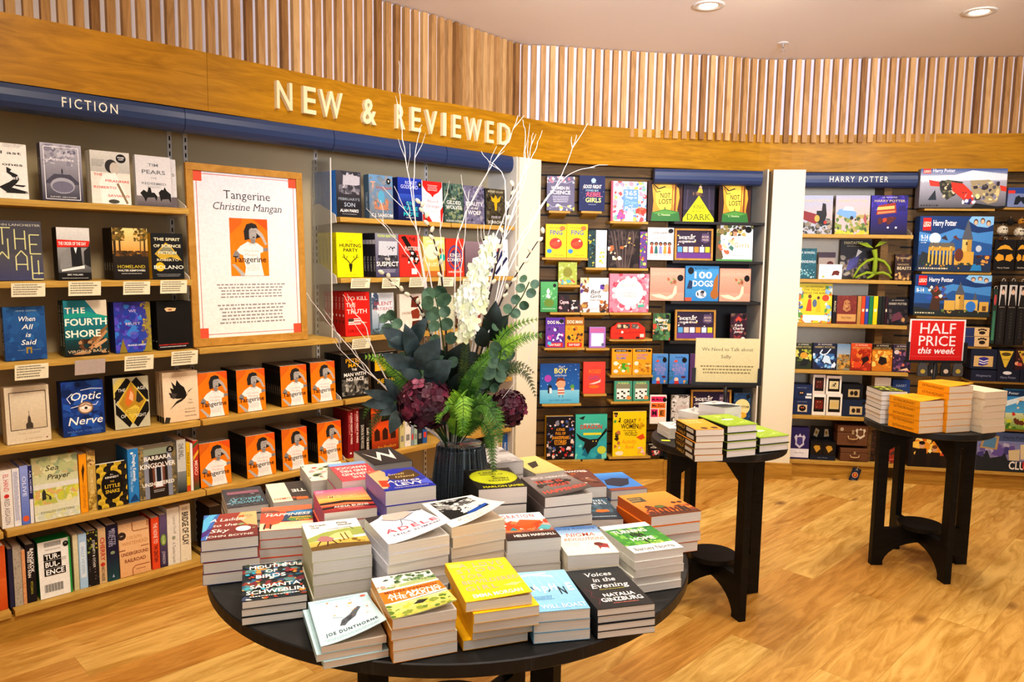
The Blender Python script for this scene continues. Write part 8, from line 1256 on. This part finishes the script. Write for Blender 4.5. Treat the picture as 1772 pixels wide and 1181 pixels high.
# ---- sign stands
def sign_stand(c, corners, Y, label, sheet_ops, rim, holder_h, pole_to, rimcol):
    """sheet held in a black U-shaped holder on a pole; CORNERS: left, right, top, bottom in the photo on plane y = Y"""
    xl, xr, yt, yb = corners; A, B = aty(xl, (yt + yb) / 2, Y), aty(xr, (yt + yb) / 2, Y); zt, zb = aty((xl + xr) / 2, yt, Y).z, aty((xl + xr) / 2, yb, Y).z
    w, h = B.x - A.x, zt - zb; cx = (A.x + B.x) / 2
    o = empty('sign_stand', Matrix.Translation((cx, Y, SMZ + .001)), label, 'sign'); oz = zb - SMZ - .001
    mb = MB(); mb.box(-w / 2, 0, oz, w / 2, .003, oz + h, lin(rimcol)); put_art(mb, Art(w, h).run(sheet_ops), lambda x, z, e: (x - w / 2, -e, oz + z)); me = mb.mesh('sheet'); me.materials.append(M_PRINT); ob('sheet', me, None, o)
    f = .014; mb = MB(); mb.box(-w / 2 - f, -.006, oz - f, w / 2 + f, .012, oz - .0005); mb.box(-w / 2 - f, -.008, oz, -w / 2 + .004, -.004, oz + holder_h); mb.box(w / 2 - .004, -.008, oz, w / 2 + f, -.004, oz + holder_h); ob('holder', mb.mesh('holder'), 'black_metal', o)
    mb = MB(); mb.tube([(0, .003, .012), (0, .003, oz - f)], .009, 12); ob('pole', mb.mesh('pole', True), 'black_metal', o)
    mb = MB(); mb.tube([(0, .003, oz * .42), (0, .003, oz * .42 + .03)], .014, 12); ob('collar', mb.mesh('collar', True), 'black_metal', o)
    mb = MB(); mb.lathe([(0, 0), (.05, 0), (.05, .008), (.045, .012), (0, .012)], 24); ob('foot', mb.mesh('foot'), 'black_metal', o)
    return o
sign_stand(None, (1203, 1313.5, 586, 662), 3.69, 'beige sign headed We Need to Talk about Sally in a black holder', [('r', 0, 0, 1, 1, 'd8c68e', 'ddcd98'), ('t', 'We Need to Talk about', .5, .75, .072, '2c2618', .8, 'ns'), ('t', 'Sally', .48, .585, .072, '2c2618', .16, 'ns'), ('m', .07, .18, .93, .4, 3, '8a7c50', 1)], 0, .07, None, 'd8c68e')
sign_stand(None, (1573, 1669.5, 553, 624), 4.13, 'red HALF PRICE this week sign with white border in a black holder', [('r', 0, 0, 1, 1, 'f4ece4'), ('r', .03, .0, .97, .965, 'd8201c', 'e02a24'), ('t', 'HALF', .5, .78, .25, 'f8f0ea', .66), ('t', 'PRICE', .5, .475, .24, 'f8f0ea', .68), ('t', 'this week', .49, .24, .15, 'f8f0ea', .66, 'bi'), ('r', .05, .09, .95, .098, 'e86a60')], 0, .1, None, 'f4ece4')
# ================================================================ vase and bouquet
VX, VY = -.158, 2.385
VP = lambda x, y, dy=0.: aty(x, y, VY + dy)
def vase():
    mb = MB(); H = .25; prof = [(.062, 0), (.074, .012), (.084, .05), (.0885, .1), (.087, .15), (.083, .19), (.0765, .236), (.0765, H), (.0735, H), (.0735, .236), (.079, .19), (.083, .14), (.08, .06), (.06, .02), (0, .016)]
    sides = 144; n = len(prof)
    for i, (r, z) in enumerate(prof):
        for j in range(sides):
            q = 2 * PI * j / sides
            k = 1.0
            if i < 8: k += .03 * math.cos(36 * q) if z > .1 else .03 * math.cos(18 * q + (PI if (i % 2) else 0))
            mb.v.append((r * k * math.cos(q), r * k * math.sin(q), z))
    for i in range(n - 1):
        for j in range(sides):
            j2 = (j + 1) % sides; mb.f.append((i * sides + j, i * sides + j2, (i + 1) * sides + j2, (i + 1) * sides + j)); mb.mi.append(0)
    mb.f.append(tuple(range(sides))[::-1]); mb.mi.append(0)
    o = empty('glass_vase', Matrix.Translation((VX, VY, BIGZ + .001)), 'ribbed smoky blue grey glass vase in the middle of the big table', 'vase')
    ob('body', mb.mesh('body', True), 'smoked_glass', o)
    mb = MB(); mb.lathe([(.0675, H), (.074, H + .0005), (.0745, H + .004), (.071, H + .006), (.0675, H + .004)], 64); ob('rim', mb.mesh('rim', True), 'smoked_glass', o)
vase()
leafmat('leaf_slate', '1f3130', '46595a', .5); leafmat('leaf_dark', '0a150e', '1c2e20', .5); leafmat('euca_green', '33523c', '5a7a5c', .55); leafmat('fern_lime', '4a7f14', '8ab832', .55); leafmat('fern_green', '2c5a1a', '5a8a2c', .55); leafmat('fern_dark', '1f3a1c', '4a5a24', .6)
leafmat('petal_burgundy', '2a0716', '541830', .5, scale=18); leafmat('petal_rose', '5a1830', '8e3c58', .5); leafmat('petal_white', 'dfe4c8', 'f8f6ea', .6); leafmat('petal_cream', 'd6dcaa', 'eef0d2', .6)
plain('twig_white', 'e6dfd4', .7, var=.12, scale=60); plain('twig_brown', '2c2018', .7, var=.2); plain('catkin_fur', 'd8d2b4', .95, var=.12, scale=90); plain('stem_green', '2f4a22', .6, var=.2)
RB = random.Random(21)
def crv(P, m=5): return smooth(P, m)
def leaf(mb, base, tip, wid, nrm, fold=.25, ser=0, mi=0):
    """pointed leaf, folded along its midrib, 2 x 5 faces a side"""
    a = tip - base; L = a.length; a = a.normalized(); s = a.cross(nrm).normalized(); n = s.cross(a)
    prof = [(0, .0), (.12, .55), (.34, .98), (.58, .92), (.8, .55), (1, 0)]
    k = len(mb.v); up = -n
    for u, w in prof:
        c = base + a * L * u + n * (L * .10 * math.sin(u * PI)); 
        mb.v += [tuple(c + s * wid * w * .5 + n * wid * fold * w * .5), tuple(c), tuple(c - s * wid * w * .5 + n * wid * fold * w * .5)]
    for i in range(len(prof) - 1):
        q = k + i * 3; mb.f += [(q, q + 1, q + 4, q + 3), (q + 1, q + 2, q + 5, q + 4)]; mb.mi += [mi, mi]
def disc_leaf(mb, c, r, nrm):
    n = Vector(nrm).normalized(); a = n.orthogonal().normalized(); b = n.cross(a); k = len(mb.v); mb.v.append(tuple(c))
    for i in range(12):
        q = 2 * PI * i / 12; mb.v.append(tuple(c + (a * math.cos(q) + b * math.sin(q) * .9) * r + n * r * .16 * (1 + .4 * math.cos(2 * q))))
    for i in range(12): mb.f.append((k, k + 1 + i, k + 1 + (i + 1) % 12)); mb.mi.append(0)
def frond(pts, wpx, mat, label, side=Vector((0, -1, 0)), n=26, droop=.12, group='fern fronds in the vase'):
    P = crv([VP(*p) for p in pts], 6); tot = sum((b - a).length for a, b in zip(P, P[1:])); W = wpx * 1.45 / FPX * VY
    o = empty('fern_frond', P[0], label, 'fern', group); inv = Vector(P[0])
    Q = [p - inv for p in P]
    mb = MB(); mb.tube(Q, [.0022 * (1 - .8 * i / (len(Q) - 1)) for i in range(len(Q))], 5); ob('stem', mb.mesh('stem'), 'stem_green', o)
    mb = MB(); acc = [0]
    for a, b in zip(Q, Q[1:]): acc.append(acc[-1] + (b - a).length)
    for i in range(n):
        u = .12 + .88 * i / n; d = u * acc[-1]; k = 0
        while k < len(Q) - 2 and acc[k + 1] < d: k += 1
        f = (d - acc[k]) / max(1e-6, acc[k + 1] - acc[k]); c = Q[k].lerp(Q[k + 1], f); t = (Q[k + 1] - Q[k]).normalized(); s = t.cross(side).normalized()
        w = W * (math.sin(min(1, (u + .06) * 1.5) * PI / 2) * (1.06 - u) ** .75)
        for sg in (-1, 1):
            dr = (s * sg * .86 + t * .5 + side * RB.uniform(-.25, .25)).normalized(); m = 7
            for j in range(m):
                v = (j + .3) / m; bp = c + dr * w * v + Vector((0, 0, -droop * w * v * v)); ll = w * .36 * (1.1 - v * .8)
                for s2 in (-1, 1):
                    lt = (dr * .55 + t * s2 * .8).normalized(); nn = (side + Vector((RB.uniform(-.3, .3), 0, RB.uniform(-.3, .3)))).normalized(); wd = lt.cross(nn).normalized() * ll * .36
                    mb.poly([bp, bp + lt * ll * .5 + wd, bp + lt * ll, bp + lt * ll * .5 - wd])
            tipp = c + dr * w; mb.poly([tipp, tipp + dr * w * .12 + t * w * .03, tipp + dr * w * .1 - t * w * .03])
    ob('foliage', mb.mesh('foliage'), mat, o)
def hydrangea(px, py, rpx, dy, label, m1, m2, sd, squash=.85):
    R = random.Random(sd); c = VP(px, py, dy); r = rpx / FPX * (VY + dy)
    o = empty('hydrangea', c, label, 'flower'); M = (MB(), MB())
    for i in range(120):
        z = 1 - 2 * (i + .5) / 120; q = i * 2.39996; rr = math.sqrt(1 - z * z); d = Vector((rr * math.cos(q), rr * math.sin(q), z * squash)); d += Vector((R.uniform(-.08, .08), R.uniform(-.08, .08), R.uniform(-.08, .08)))
        cc = d * r * R.uniform(.82, 1.0); a = d.orthogonal().normalized(); b = d.cross(a).normalized(); ps = r * R.uniform(.2, .3); mb = M[1 if R.random() < .16 else 0]; off = R.random() * PI
        dn = d.normalized()
        for k in range(4):
            e = off + k * PI / 2; v = a * math.cos(e) + b * math.sin(e); s = a * -math.sin(e) + b * math.cos(e); cup = R.uniform(.1, .5)
            pts = [cc, cc + v * ps * .5 + s * ps * .5 + dn * ps * cup * .5, cc + v * ps * .95 + s * ps * .3 + dn * ps * cup * .9, cc + v * ps * 1.02 + dn * ps * cup * .7, cc + v * ps * .95 - s * ps * .3 + dn * ps * cup * .9, cc + v * ps * .5 - s * ps * .5 + dn * ps * cup * .5]
            mb.poly(pts)
    for mb, m, nm in ((M[0], m1, 'petals_dark'), (M[1], m2, 'petals_light')): ob('flower_head', mb.mesh('flower_head'), m, o)
    core = MB(); core.lathe([(0, -r * .7), (r * .6, -r * .5), (r * .76, 0), (r * .6, r * .5), (0, r * .7)], 14); ob('heart', core.mesh('heart'), 'petal_burgundy', o)
    base = Vector((VX + (c.x - VX) * .25, VY, BIGZ + .2)) - c; mb = MB(); mb.tube([Vector((0, 0, -r * .4)), base * .5 + Vector((0, 0, .01)), base], .004, 6); ob('stem', mb.mesh('stem'), 'stem_green', o)
def spike(pts, rpx, label, sd):
    R = random.Random(sd); P = crv([VP(*p) for p in pts], 6); r = rpx / FPX * VY; o = empty('white_flower_spike', P[0], label, 'flower', 'white flower spikes'); inv = Vector(P[0])
    Q = [p - inv for p in P]; mb = MB(); mb.tube(Q, .003, 6); ob('stem', mb.mesh('stem'), 'stem_green', o); M = (MB(), MB()); n = len(Q)
    cnt = 44
    for i in range(cnt):
        u = i / cnt; k = min(n - 2, int(u * (n - 1))); c = Q[k].lerp(Q[k + 1], u * (n - 1) - k); q = i * 2.4; rr = r * (1.0 - .55 * (1 - u) ** 1.5) * R.uniform(.45, .95)
        d = Vector((math.cos(q), math.sin(q) - .25, R.uniform(-.2, .35))).normalized(); cc = c + d * rr * .75; a = d.orthogonal().normalized(); b = d.cross(a); ps = r * R.uniform(.55, .8); mb = M[0 if R.random() < .62 else 1]
        for k2 in range(5):
            e = R.random() * .4 + k2 * 2 * PI / 5; v = a * math.cos(e) + b * math.sin(e); s = a * -math.sin(e) + b * math.cos(e); cup = R.uniform(.0, .3)
            mb.poly([cc, cc + v * ps * .5 + s * ps * .42 + d * ps * cup * .3, cc + v * ps + s * ps * .2 + d * ps * cup, cc + v * ps - s * ps * .2 + d * ps * cup, cc + v * ps * .5 - s * ps * .42 + d * ps * cup * .3])
    ob('blossom', M[0].mesh('blossom'), 'petal_white', o); ob('blossom', M[1].mesh('blossom'), 'petal_cream', o)
def twig(pts, label, r0=.0027, sd=0, nb=4, mat='twig_white'):
    R = random.Random(sd); P = crv([VP(*p) for p in pts], 5); o = empty('white_twig', P[-1], label, 'twig', 'white painted twigs in the vase'); inv = Vector(P[-1]); Q = [p - inv for p in P]
    Q = [q + Vector((R.uniform(-.002, .002), R.uniform(-.002, .002), 0)) for q in Q]; n = len(Q)
    mb = MB(); mb.tube(Q, [r0 * (.28 + .72 * i / (n - 1)) for i in range(n)], 6); ob('stem', mb.mesh('stem'), mat, o)
    for k in range(nb):
        i = R.randint(1, max(2, int(n * .7))); t = (Q[i - 1] - Q[min(n - 1, i + 1)]).normalized(); s = Vector((R.choice((-1, 1)) * R.uniform(.4, .9), R.uniform(-.5, .5), R.uniform(-.1, .3))); L = R.uniform(.03, .1)
        d = (t + s * .7).normalized(); pp = [Q[i], Q[i] + d * L * .5 + Vector((0, 0, .004)), Q[i] + (d + t * .4).normalized() * L]
        mb = MB(); mb.tube(pp, [r0 * .45, r0 * .35, r0 * .2], 5); ob('side_shoot', mb.mesh('side_shoot'), mat, o)
def willow(pts, label, sd, every=2):
    R = random.Random(sd); P = crv([VP(*p) for p in pts], 5); o = empty('pussy_willow', P[-1], label, 'branch', 'pussy willow branches'); inv = Vector(P[-1]); Q = [p - inv for p in P]; n = len(Q)
    mb = MB(); mb.tube(Q, [.0016 + .002 * i / (n - 1) for i in range(n)], 6); ob('stem', mb.mesh('stem'), 'twig_brown', o)
    for i in range(0, int(n * .72), every):
        t = (Q[i] - Q[i + 1]).normalized(); s = Vector((1 if (i // every) % 2 else -1, R.uniform(-.4, .4), .2)).normalized(); d = (t * .8 + s * .6).normalized(); c = Q[i] + d * .009
        mb = MB(); mb.lathe([(0, -.011), (.005, -.007), (.0068, 0), (.0052, .007), (0, .011)], 10); mo = ob('catkin', mb.mesh('catkin', True), 'catkin_fur', o); mo.matrix_local = Matrix.Translation(c) @ d.to_track_quat('Z', 'Y').to_matrix().to_4x4()
MOUTH = lambda k=0, dy=0: (785 + k, 765, dy)
for i, (pts, lab, nb) in enumerate([
    ([(691, 105, .05), (692, 170, .05), (697, 240, .04), (712, 330, .03), (722, 410, .02), (745, 560, .01), MOUTH(-8)], 'white bare twig with the highest tip, crossing the letter R', 4),
    ([(729, 216, .1), (719, 262, .09), (716, 330, .07), (722, 400, .05), (748, 560, .02), MOUTH(-4, .02)], 'white bare twig crossing the lettered fascia next to the highest twig', 3),
    ([(897, 200, -.05), (882, 240, -.05), (862, 268, -.04), (838, 308, -.04), (800, 385, -.03), (787, 470, -.02), MOUTH(0, -.02)], 'white bare twig leaning across the last letter D', 4),
    ([(905, 207, .08), (909, 240, .08), (905, 300, .07), (880, 390, .05), (840, 520, .03), MOUTH(6, .02)], 'white bare twig standing against the top of the cream pillar', 3),
    ([(938, 226, .02), (925, 262, .02), (906, 300, .02), (868, 385, .01), (838, 480, 0), MOUTH(8)], 'white bare twig in front of the fascia bend', 3),
    ([(922, 230, .14), (918, 260, .13), (905, 320, .11), (870, 420, .08), (835, 540, .04), MOUTH(5, .03)], 'white bare twig just left of the fascia bend, further back', 2),
    ([(998, 234, -.04), (985, 275, -.04), (962, 320, -.04), (925, 375, -.03), (875, 470, -.02), MOUTH(12, -.01)], 'white bare twig tipped over the lilac science book', 4),
    ([(1030, 290, .0), (1000, 295, .0), (968, 318, .0), (925, 380, .0), (870, 500, .0), MOUTH(14)], 'white bare twig with long tip pointing at the slatted wall', 3),
    ([(833, 262, .0), (850, 285, .0), (868, 298, .0), (875, 330, .0), (872, 420, .0), (850, 560, .0), MOUTH(10, .01)], 'white bare twig bending over the end of the navy rail', 2),
    ([(682, 322, .0), (700, 362, .0), (722, 402, .0), (742, 470, .0), (765, 600, .0), MOUTH(-10, .01)], 'white bare twig in front of the royal blue book', 3),
    ([(658, 378, -.05), (674, 402, -.05), (702, 436, -.04), (732, 490, -.03), (760, 600, -.01), MOUTH(-14)], 'white bare twig tipped beside the grey blue hardback', 3),
    ([(530, 507, -.05), (560, 548, -.05), (600, 596, -.04), (642, 645, -.03), (715, 722, -.01), MOUTH(-18, -.01)], 'white bare twig reaching furthest towards the framed poster', 3),
    ([(577, 590, -.08), (603, 620, -.07), (645, 652, -.05), (705, 705, -.02), MOUTH(-20, -.02)], 'white bare twig sagging below the poster shelf', 2),
    ([(594, 510, .03), (613, 540, .03), (634, 568, .03), (646, 610, .02), (690, 690, .01), MOUTH(-16, .02)], 'white bare twig crossing the red flag book', 2),
    ([(760, 345, .06), (762, 400, .06), (766, 470, .05), (772, 600, .02), MOUTH(-2, .03)], 'white bare twig upright before the white red drop book', 3),
    ([(812, 330, .07), (806, 390, .06), (798, 470, .05), (792, 600, .02), MOUTH(2, .03)], 'white bare twig upright before the green vine book', 3),
    ([(852, 380, -.02), (838, 430, -.02), (822, 500, -.02), (805, 620, -.01), MOUTH(4, -.02)], 'white bare twig rising beside the white flower spike', 3),
    ([(870, 690, -.11), (905, 640, -.11), (925, 585, -.1), (915, 560, -.09), (880, 600, -.07), (830, 690, -.04), MOUTH(12, -.03)], 'white bare twig looping over the green leaves near the pillar', 1)]): twig(pts, lab, sd=i + 1, nb=nb)
willow([(727, 352, -.03), (735, 372, -.03), (746, 402, -.03), (756, 435, -.03), (764, 480, -.02), (772, 580, -.01), MOUTH(-6, -.02)], 'pussy willow branch with catkins before the red and yellow thrillers', 1)
willow([(888, 322, .03), (878, 370, .03), (864, 430, .02), (845, 520, .02), MOUTH(4, .01)], 'pussy willow branch rising beside the first cream pillar', 2)
willow([(940, 404, -.03), (912, 446, -.03), (886, 488, -.03), (866, 524, -.02), (835, 600, -.01), MOUTH(8, -.01)], 'pussy willow branch tipped at the pair of yellow books', 3)
willow([(664, 474, -.06), (690, 500, -.05), (722, 526, -.04), (750, 600, -.02), MOUTH(-12, -.02)], 'short pussy willow branch over the shelf cards', 4)
spike([(850, 418, -.08), (842, 446, -.09), (826, 470, -.1), (828, 505, -.1), (818, 548, -.1)], 21, 'tall white flower spike rising through the twigs', 1)
spike([(806, 505, -.14), (800, 530, -.15), (812, 556, -.15), (806, 585, -.14)], 20, 'shorter white flower spike low among the round leaves', 2)
# round leaved eucalyptus stems
def euca(pts, rpx, label, sd, n=9):
    R = random.Random(sd); P = crv([VP(*p) for p in pts], 5); o = empty('eucalyptus_stem', P[-1], label, 'foliage', 'eucalyptus stems'); inv = Vector(P[-1]); Q = [p - inv for p in P]
    mb = MB(); mb.tube(Q, .002, 6); ob('stem', mb.mesh('stem'), 'stem_green', o); mb = MB(); r = rpx / FPX * VY; m = len(Q) - 1
    for i in range(n):
        u = i / n * .8; k = int(u * m); c = Q[k].lerp(Q[k + 1], u * m - k); t = (Q[k] - Q[k + 1]).normalized(); s = t.cross(Vector((0, -1, 0))).normalized()
        for sg in (-1, 1): disc_leaf(mb, c + s * sg * r * R.uniform(.7, 1.1) + Vector((0, R.uniform(-.02, .01), 0)), r * R.uniform(.75, 1.1), (R.uniform(-.5, .5), -1, R.uniform(-.4, .6)))
    ob('foliage', mb.mesh('foliage'), 'euca_green', o)
euca([(752, 508, -.08), (760, 545, -.08), (768, 600, -.06), (780, 700, -.03), MOUTH(-4, -.03)], 13, 'round leaved eucalyptus stem in the upper middle of the bouquet', 1, 7)
euca([(916, 488, -.04), (900, 520, -.04), (872, 560, -.03), (830, 660, -.02), MOUTH(8, -.02)], 10, 'round leaved eucalyptus stem leaning at the cream pillar', 2, 6)
euca([(672, 548, -.05), (690, 585, -.05), (715, 640, -.04), (755, 730, -.02), MOUTH(-12, -.02)], 10, 'round leaved eucalyptus stem on the poster side of the bouquet', 3, 6)
euca([(868, 600, -.1), (860, 640, -.1), (835, 690, -.07), MOUTH(10, -.04)], 12, 'round leaved eucalyptus stem above the smaller burgundy flower', 4, 6)
# broad slate leaves on branches
def leafy(pts, leaves, mat, label, wk=.5):
    P = crv([VP(*p) for p in pts], 5); o = empty('leafy_branch', P[-1], label, 'foliage', 'broad leaved branches'); inv = Vector(P[-1])
    mb = MB(); mb.tube([p - inv for p in P], .0035, 6); ob('stem', mb.mesh('stem'), 'stem_green', o)
    for bx, by, tx, ty, dy, w in leaves:
        b, t = VP(bx, by, dy), VP(tx, ty, dy - .03); mb = MB(); leaf(mb, b - inv, t - inv, (t - b).length * w, Vector((RB.uniform(-.3, .3), -1, RB.uniform(0, .5))), RB.uniform(-.35, .35)); ob('leaf', mb.mesh('leaf', True), mat, o)
leafy([(700, 570, -.06), (715, 610, -.06), (740, 680, -.04), MOUTH(-10, -.03)], [(712, 605, 660, 566, -.06, .5), (708, 600, 740, 548, -.05, .42), (722, 640, 762, 585, -.1, .6), (735, 662, 782, 624, -.11, .7), (722, 640, 660, 612, -.1, .45), (705, 590, 672, 590, -.08, .5), (716, 620, 700, 560, -.07, .45), (730, 655, 690, 640, -.12, .5)], 'leaf_slate', 'broad slate green leafy branch above the burgundy flower')
leafy([(655, 690, -.08), (690, 705, -.07), (740, 730, -.05), MOUTH(-16, -.03)], [(680, 688, 628, 676, -.08, .36), (684, 694, 626, 700, -.08, .42), (700, 705, 674, 752, -.1, .52), (695, 700, 655, 720, -.07, .4), (710, 700, 690, 655, -.05, .5), (705, 695, 665, 655, -.03, .5)], 'leaf_slate', 'broad slate green leafy branch drooping towards the orange books')
leafy([(770, 600, .0), (775, 650, .0), (780, 700, .0), MOUTH(0, .0)], [(772, 640, 745, 600, -.02, .6), (775, 650, 812, 590, -.03, .6), (778, 665, 830, 625, -.02, .6), (776, 670, 735, 640, -.01, .6), (780, 690, 845, 665, -.03, .55), (780, 690, 725, 680, .0, .55), (782, 700, 800, 640, -.05, .5), (782, 705, 850, 700, -.02, .5), (782, 720, 740, 735, -.01, .5), (784, 725, 828, 735, -.02, .5)], 'leaf_dark', 'dark leafy filler branch in the heart of the bouquet')
leafy([(850, 560, .02), (840, 620, .02), (815, 700, .01), MOUTH(8, .01)], [(846, 590, 880, 545, .0, .55), (845, 600, 812, 560, -.01, .55), (842, 625, 890, 600, -.02, .6), (838, 640, 795, 610, -.02, .6), (830, 670, 880, 650, -.04, .5), (822, 690, 866, 700, -.04, .5), (846, 585, 858, 520, .0, .5)], 'leaf_dark', 'dark leafy filler branch behind the ferns on the pillar side')
hydrangea(735, 698, 48, -.12, 'large burgundy hydrangea head hanging over the vase rim', 'petal_burgundy', 'petal_rose', 5)
hydrangea(880, 706, 31, -.06, 'smaller dark burgundy hydrangea head beside the cream pillar', 'petal_burgundy', 'petal_rose', 6, 1.05)
UPV = Vector((0, -1, .25)).normalized()
frond([MOUTH(2, -.07), (792, 715, -.14), (798, 688, -.17), (802, 700, -.2), (800, 752, -.22)], 26, 'fern_lime', 'bright lime fern frond curling over the front of the vase', UPV)
frond([MOUTH(6, -.06), (800, 725, -.12), (782, 700, -.16), (762, 712, -.18), (757, 735, -.19)], 20, 'fern_lime', 'bright lime fern frond between vase and big burgundy flower', UPV)
frond([MOUTH(10, -.05), (815, 712, -.12), (840, 700, -.15), (858, 725, -.17), (866, 770, -.18)], 27, 'fern_green', 'green fern frond drooping over the rim on the pillar side', UPV)
frond([MOUTH(14, -.03), (830, 730, -.08), (848, 755, -.11), (852, 795, -.12), (858, 838, -.13)], 15, 'fern_green', 'long green fern frond hanging down beside the vase', UPV)
frond([(800, 700, -.03), (835, 640, -.07), (868, 605, -.1), (905, 585, -.12), (942, 580, -.13)], 24, 'fern_lime', 'bright lime fern frond reaching across the cream pillar', UPV)
frond([(800, 705, -.02), (840, 650, -.05), (868, 585, -.08), (900, 560, -.1), (935, 552, -.12)], 18, 'fern_lime', 'bright lime fern frond above, tipped at the purple comic', UPV)
frond([(805, 715, .0), (850, 665, -.01), (885, 640, -.02), (912, 650, -.03), (928, 690, -.04)], 15, 'fern_dark', 'dark fern frond arching over the smaller burgundy flower', UPV)
frond([(805, 710, .02), (850, 650, .02), (880, 632, .02), (905, 632, .02), (926, 648, .02)], 14, 'fern_dark', 'dark fern frond against the middle of the cream pillar', UPV)
frond([(760, 715, -.03), (715, 672, -.08), (680, 640, -.1), (652, 620, -.12), (628, 618, -.13)], 20, 'fern_lime', 'bright lime fern frond over the black capital letter book', UPV)
frond([(755, 735, -.02), (705, 712, -.05), (668, 712, -.06), (646, 732, -.07), (640, 765, -.08)], 16, 'fern_dark', 'dark fern frond drooping over the orange archway book', UPV)
frond([(750, 735, -.0), (700, 700, -.02), (662, 690, -.02), (640, 700, -.02), (628, 728, -.02)], 13, 'fern_green', 'small green fern frond hanging at the dark red spines', UPV)
frond([(795, 700, -.05), (802, 640, -.1), (806, 590, -.12), (806, 550, -.12)], 12, 'fern_dark', 'upright dark fern frond under the white flower spikes', UPV)
frond([(800, 715, -.05), (812, 670, -.12), (826, 640, -.14), (850, 615, -.15)], 22, 'fern_green', 'green fern frond filling the middle above the vase', UPV)
# ================================================================ ceiling fittings
def downlight(px, py, label):
    p = atz(px, py, CEIL); o = empty('recessed_downlight', Matrix.Translation((p.x, p.y, CEIL)), label, 'ceiling light')
    mb = MB(); mb.lathe([(.088, -.0005), (.09, -.004), (.085, -.007), (.058, -.007), (.052, -.002), (.05, -.0015)], 40); ob('trim_ring', mb.mesh('trim_ring', True), 'white_metal', o)
    mb = MB(); mb.lathe([(.0495, -.002), (.03, -.0035), (0, -.004)], 32); ob('lens', mb.mesh('lens'), 'lamp_glow', o)
downlight(1226, 9, 'round recessed ceiling downlight nearer the poster wall'); downlight(1695, 20, 'round recessed ceiling downlight over the far right display wall')
def sprinkler():
    p = atz(1355, 74, CEIL); o = empty('ceiling_sprinkler', Matrix.Translation((p.x, p.y, CEIL)), 'small white sprinkler head on the ceiling between the downlights', 'sprinkler')
    mb = MB(); mb.lathe([(.036, -.001), (.034, -.006), (.014, -.01), (0, -.01)], 24); ob('plate', mb.mesh('plate'), 'white_metal', o)
    mb = MB(); mb.lathe([(.008, -.01), (.008, -.03), (.004, -.034), (.004, -.05), (.016, -.052), (.016, -.055), (0, -.055)], 16); ob('nozzle', mb.mesh('nozzle'), 'chrome', o)
sprinkler()
# ================================================================ lamps and added fill lights
LK = .2
def area(name, loc, size, power, col, target=None, sy=None, spread=None):
    l = bpy.data.lights.new(name, 'AREA'); l.energy = power * LK; l.color = lin(col); l.size = size
    if sy: l.shape = 'RECTANGLE'; l.size_y = sy
    if spread: l.spread = spread
    o = bpy.data.objects.new(name, l); COL.objects.link(o); o.location = loc
    d = (Vector(target) - Vector(loc)) if target else Vector((0, 0, -1))
    o.rotation_euler = d.to_track_quat('-Z', 'Y').to_euler(); return o
w = bpy.data.worlds.new('world'); SC.world = w; w.use_nodes = True
w.node_tree.nodes['Background'].inputs[0].default_value = (*lin('fdf3ea'), 1); w.node_tree.nodes['Background'].inputs[1].default_value = .36
WARM = 'fff0dc'
for i, (x, y, p) in enumerate([(-.9, 2.2, 42), (-.1, 3.3, 42), (1.1, 4.2, 42), (2.6, 4.3, 42), (.3, 1.4, 40), (1.8, 2.6, 40), (3.4, 2.8, 36), (-1.0, .6, 32)]):
    area('ceiling_lamp', (x, y, 2.97), .22, p * 1.25, WARM, spread=math.radians(115))
for (x, y, tx, ty, tz, p) in [(-.9, 1.9, -1.9, 3.1, 1.1, 26), (.0, 2.9, -1.0, 4.0, 1.1, 26), (.5, 3.6, -.2, 4.9, 1.2, 17), (.9, 3.9, .7, 5.4, 1.1, 15), (1.6, 3.9, 1.6, 5.5, 1.1, 14), (2.4, 3.9, 2.4, 5.5, 1.1, 15), (3.2, 3.8, 3.3, 5.4, 1.1, 16)]:
    area('wall_washer', (x, y, 2.95), .3, p, 'fff0dc', (tx, ty, tz), spread=math.radians(80))
area('fill_uplight', (.9, -1.4, 2.0), 1.6, 330, 'e9ecff', (1.0, 2.6, 3.0), 1.0, spread=math.radians(60))  # unseen fill added behind the camera to brighten the ceiling
for (x, y, tx, ty) in [(-1.25, 2.5, -1.75, 3.3), (-.45, 3.2, -.75, 4.3), (.35, 3.8, .1, 5.1), (1.3, 3.95, 1.3, 5.5), (2.4, 3.95, 2.5, 5.5), (3.3, 3.8, 3.6, 5.3)]: area('slat_fill', (x, y, 2.985), .3, 9, 'ffe9c6', (tx, ty, 2.55), spread=math.radians(100))  # added fill lights, out of view, that lift the slats
area('front_fill', (.5, -1.2, 2.6), 2.6, 62, 'fff4e6', (.4, 4., 1.0), 1.4)  # added front fill from the camera side, no real fitting
SC.view_settings.view_transform = 'Standard'; SC.view_settings.look = 'Medium High Contrast'; SC.view_settings.exposure = 0.0; SC.view_settings.gamma = 1.0
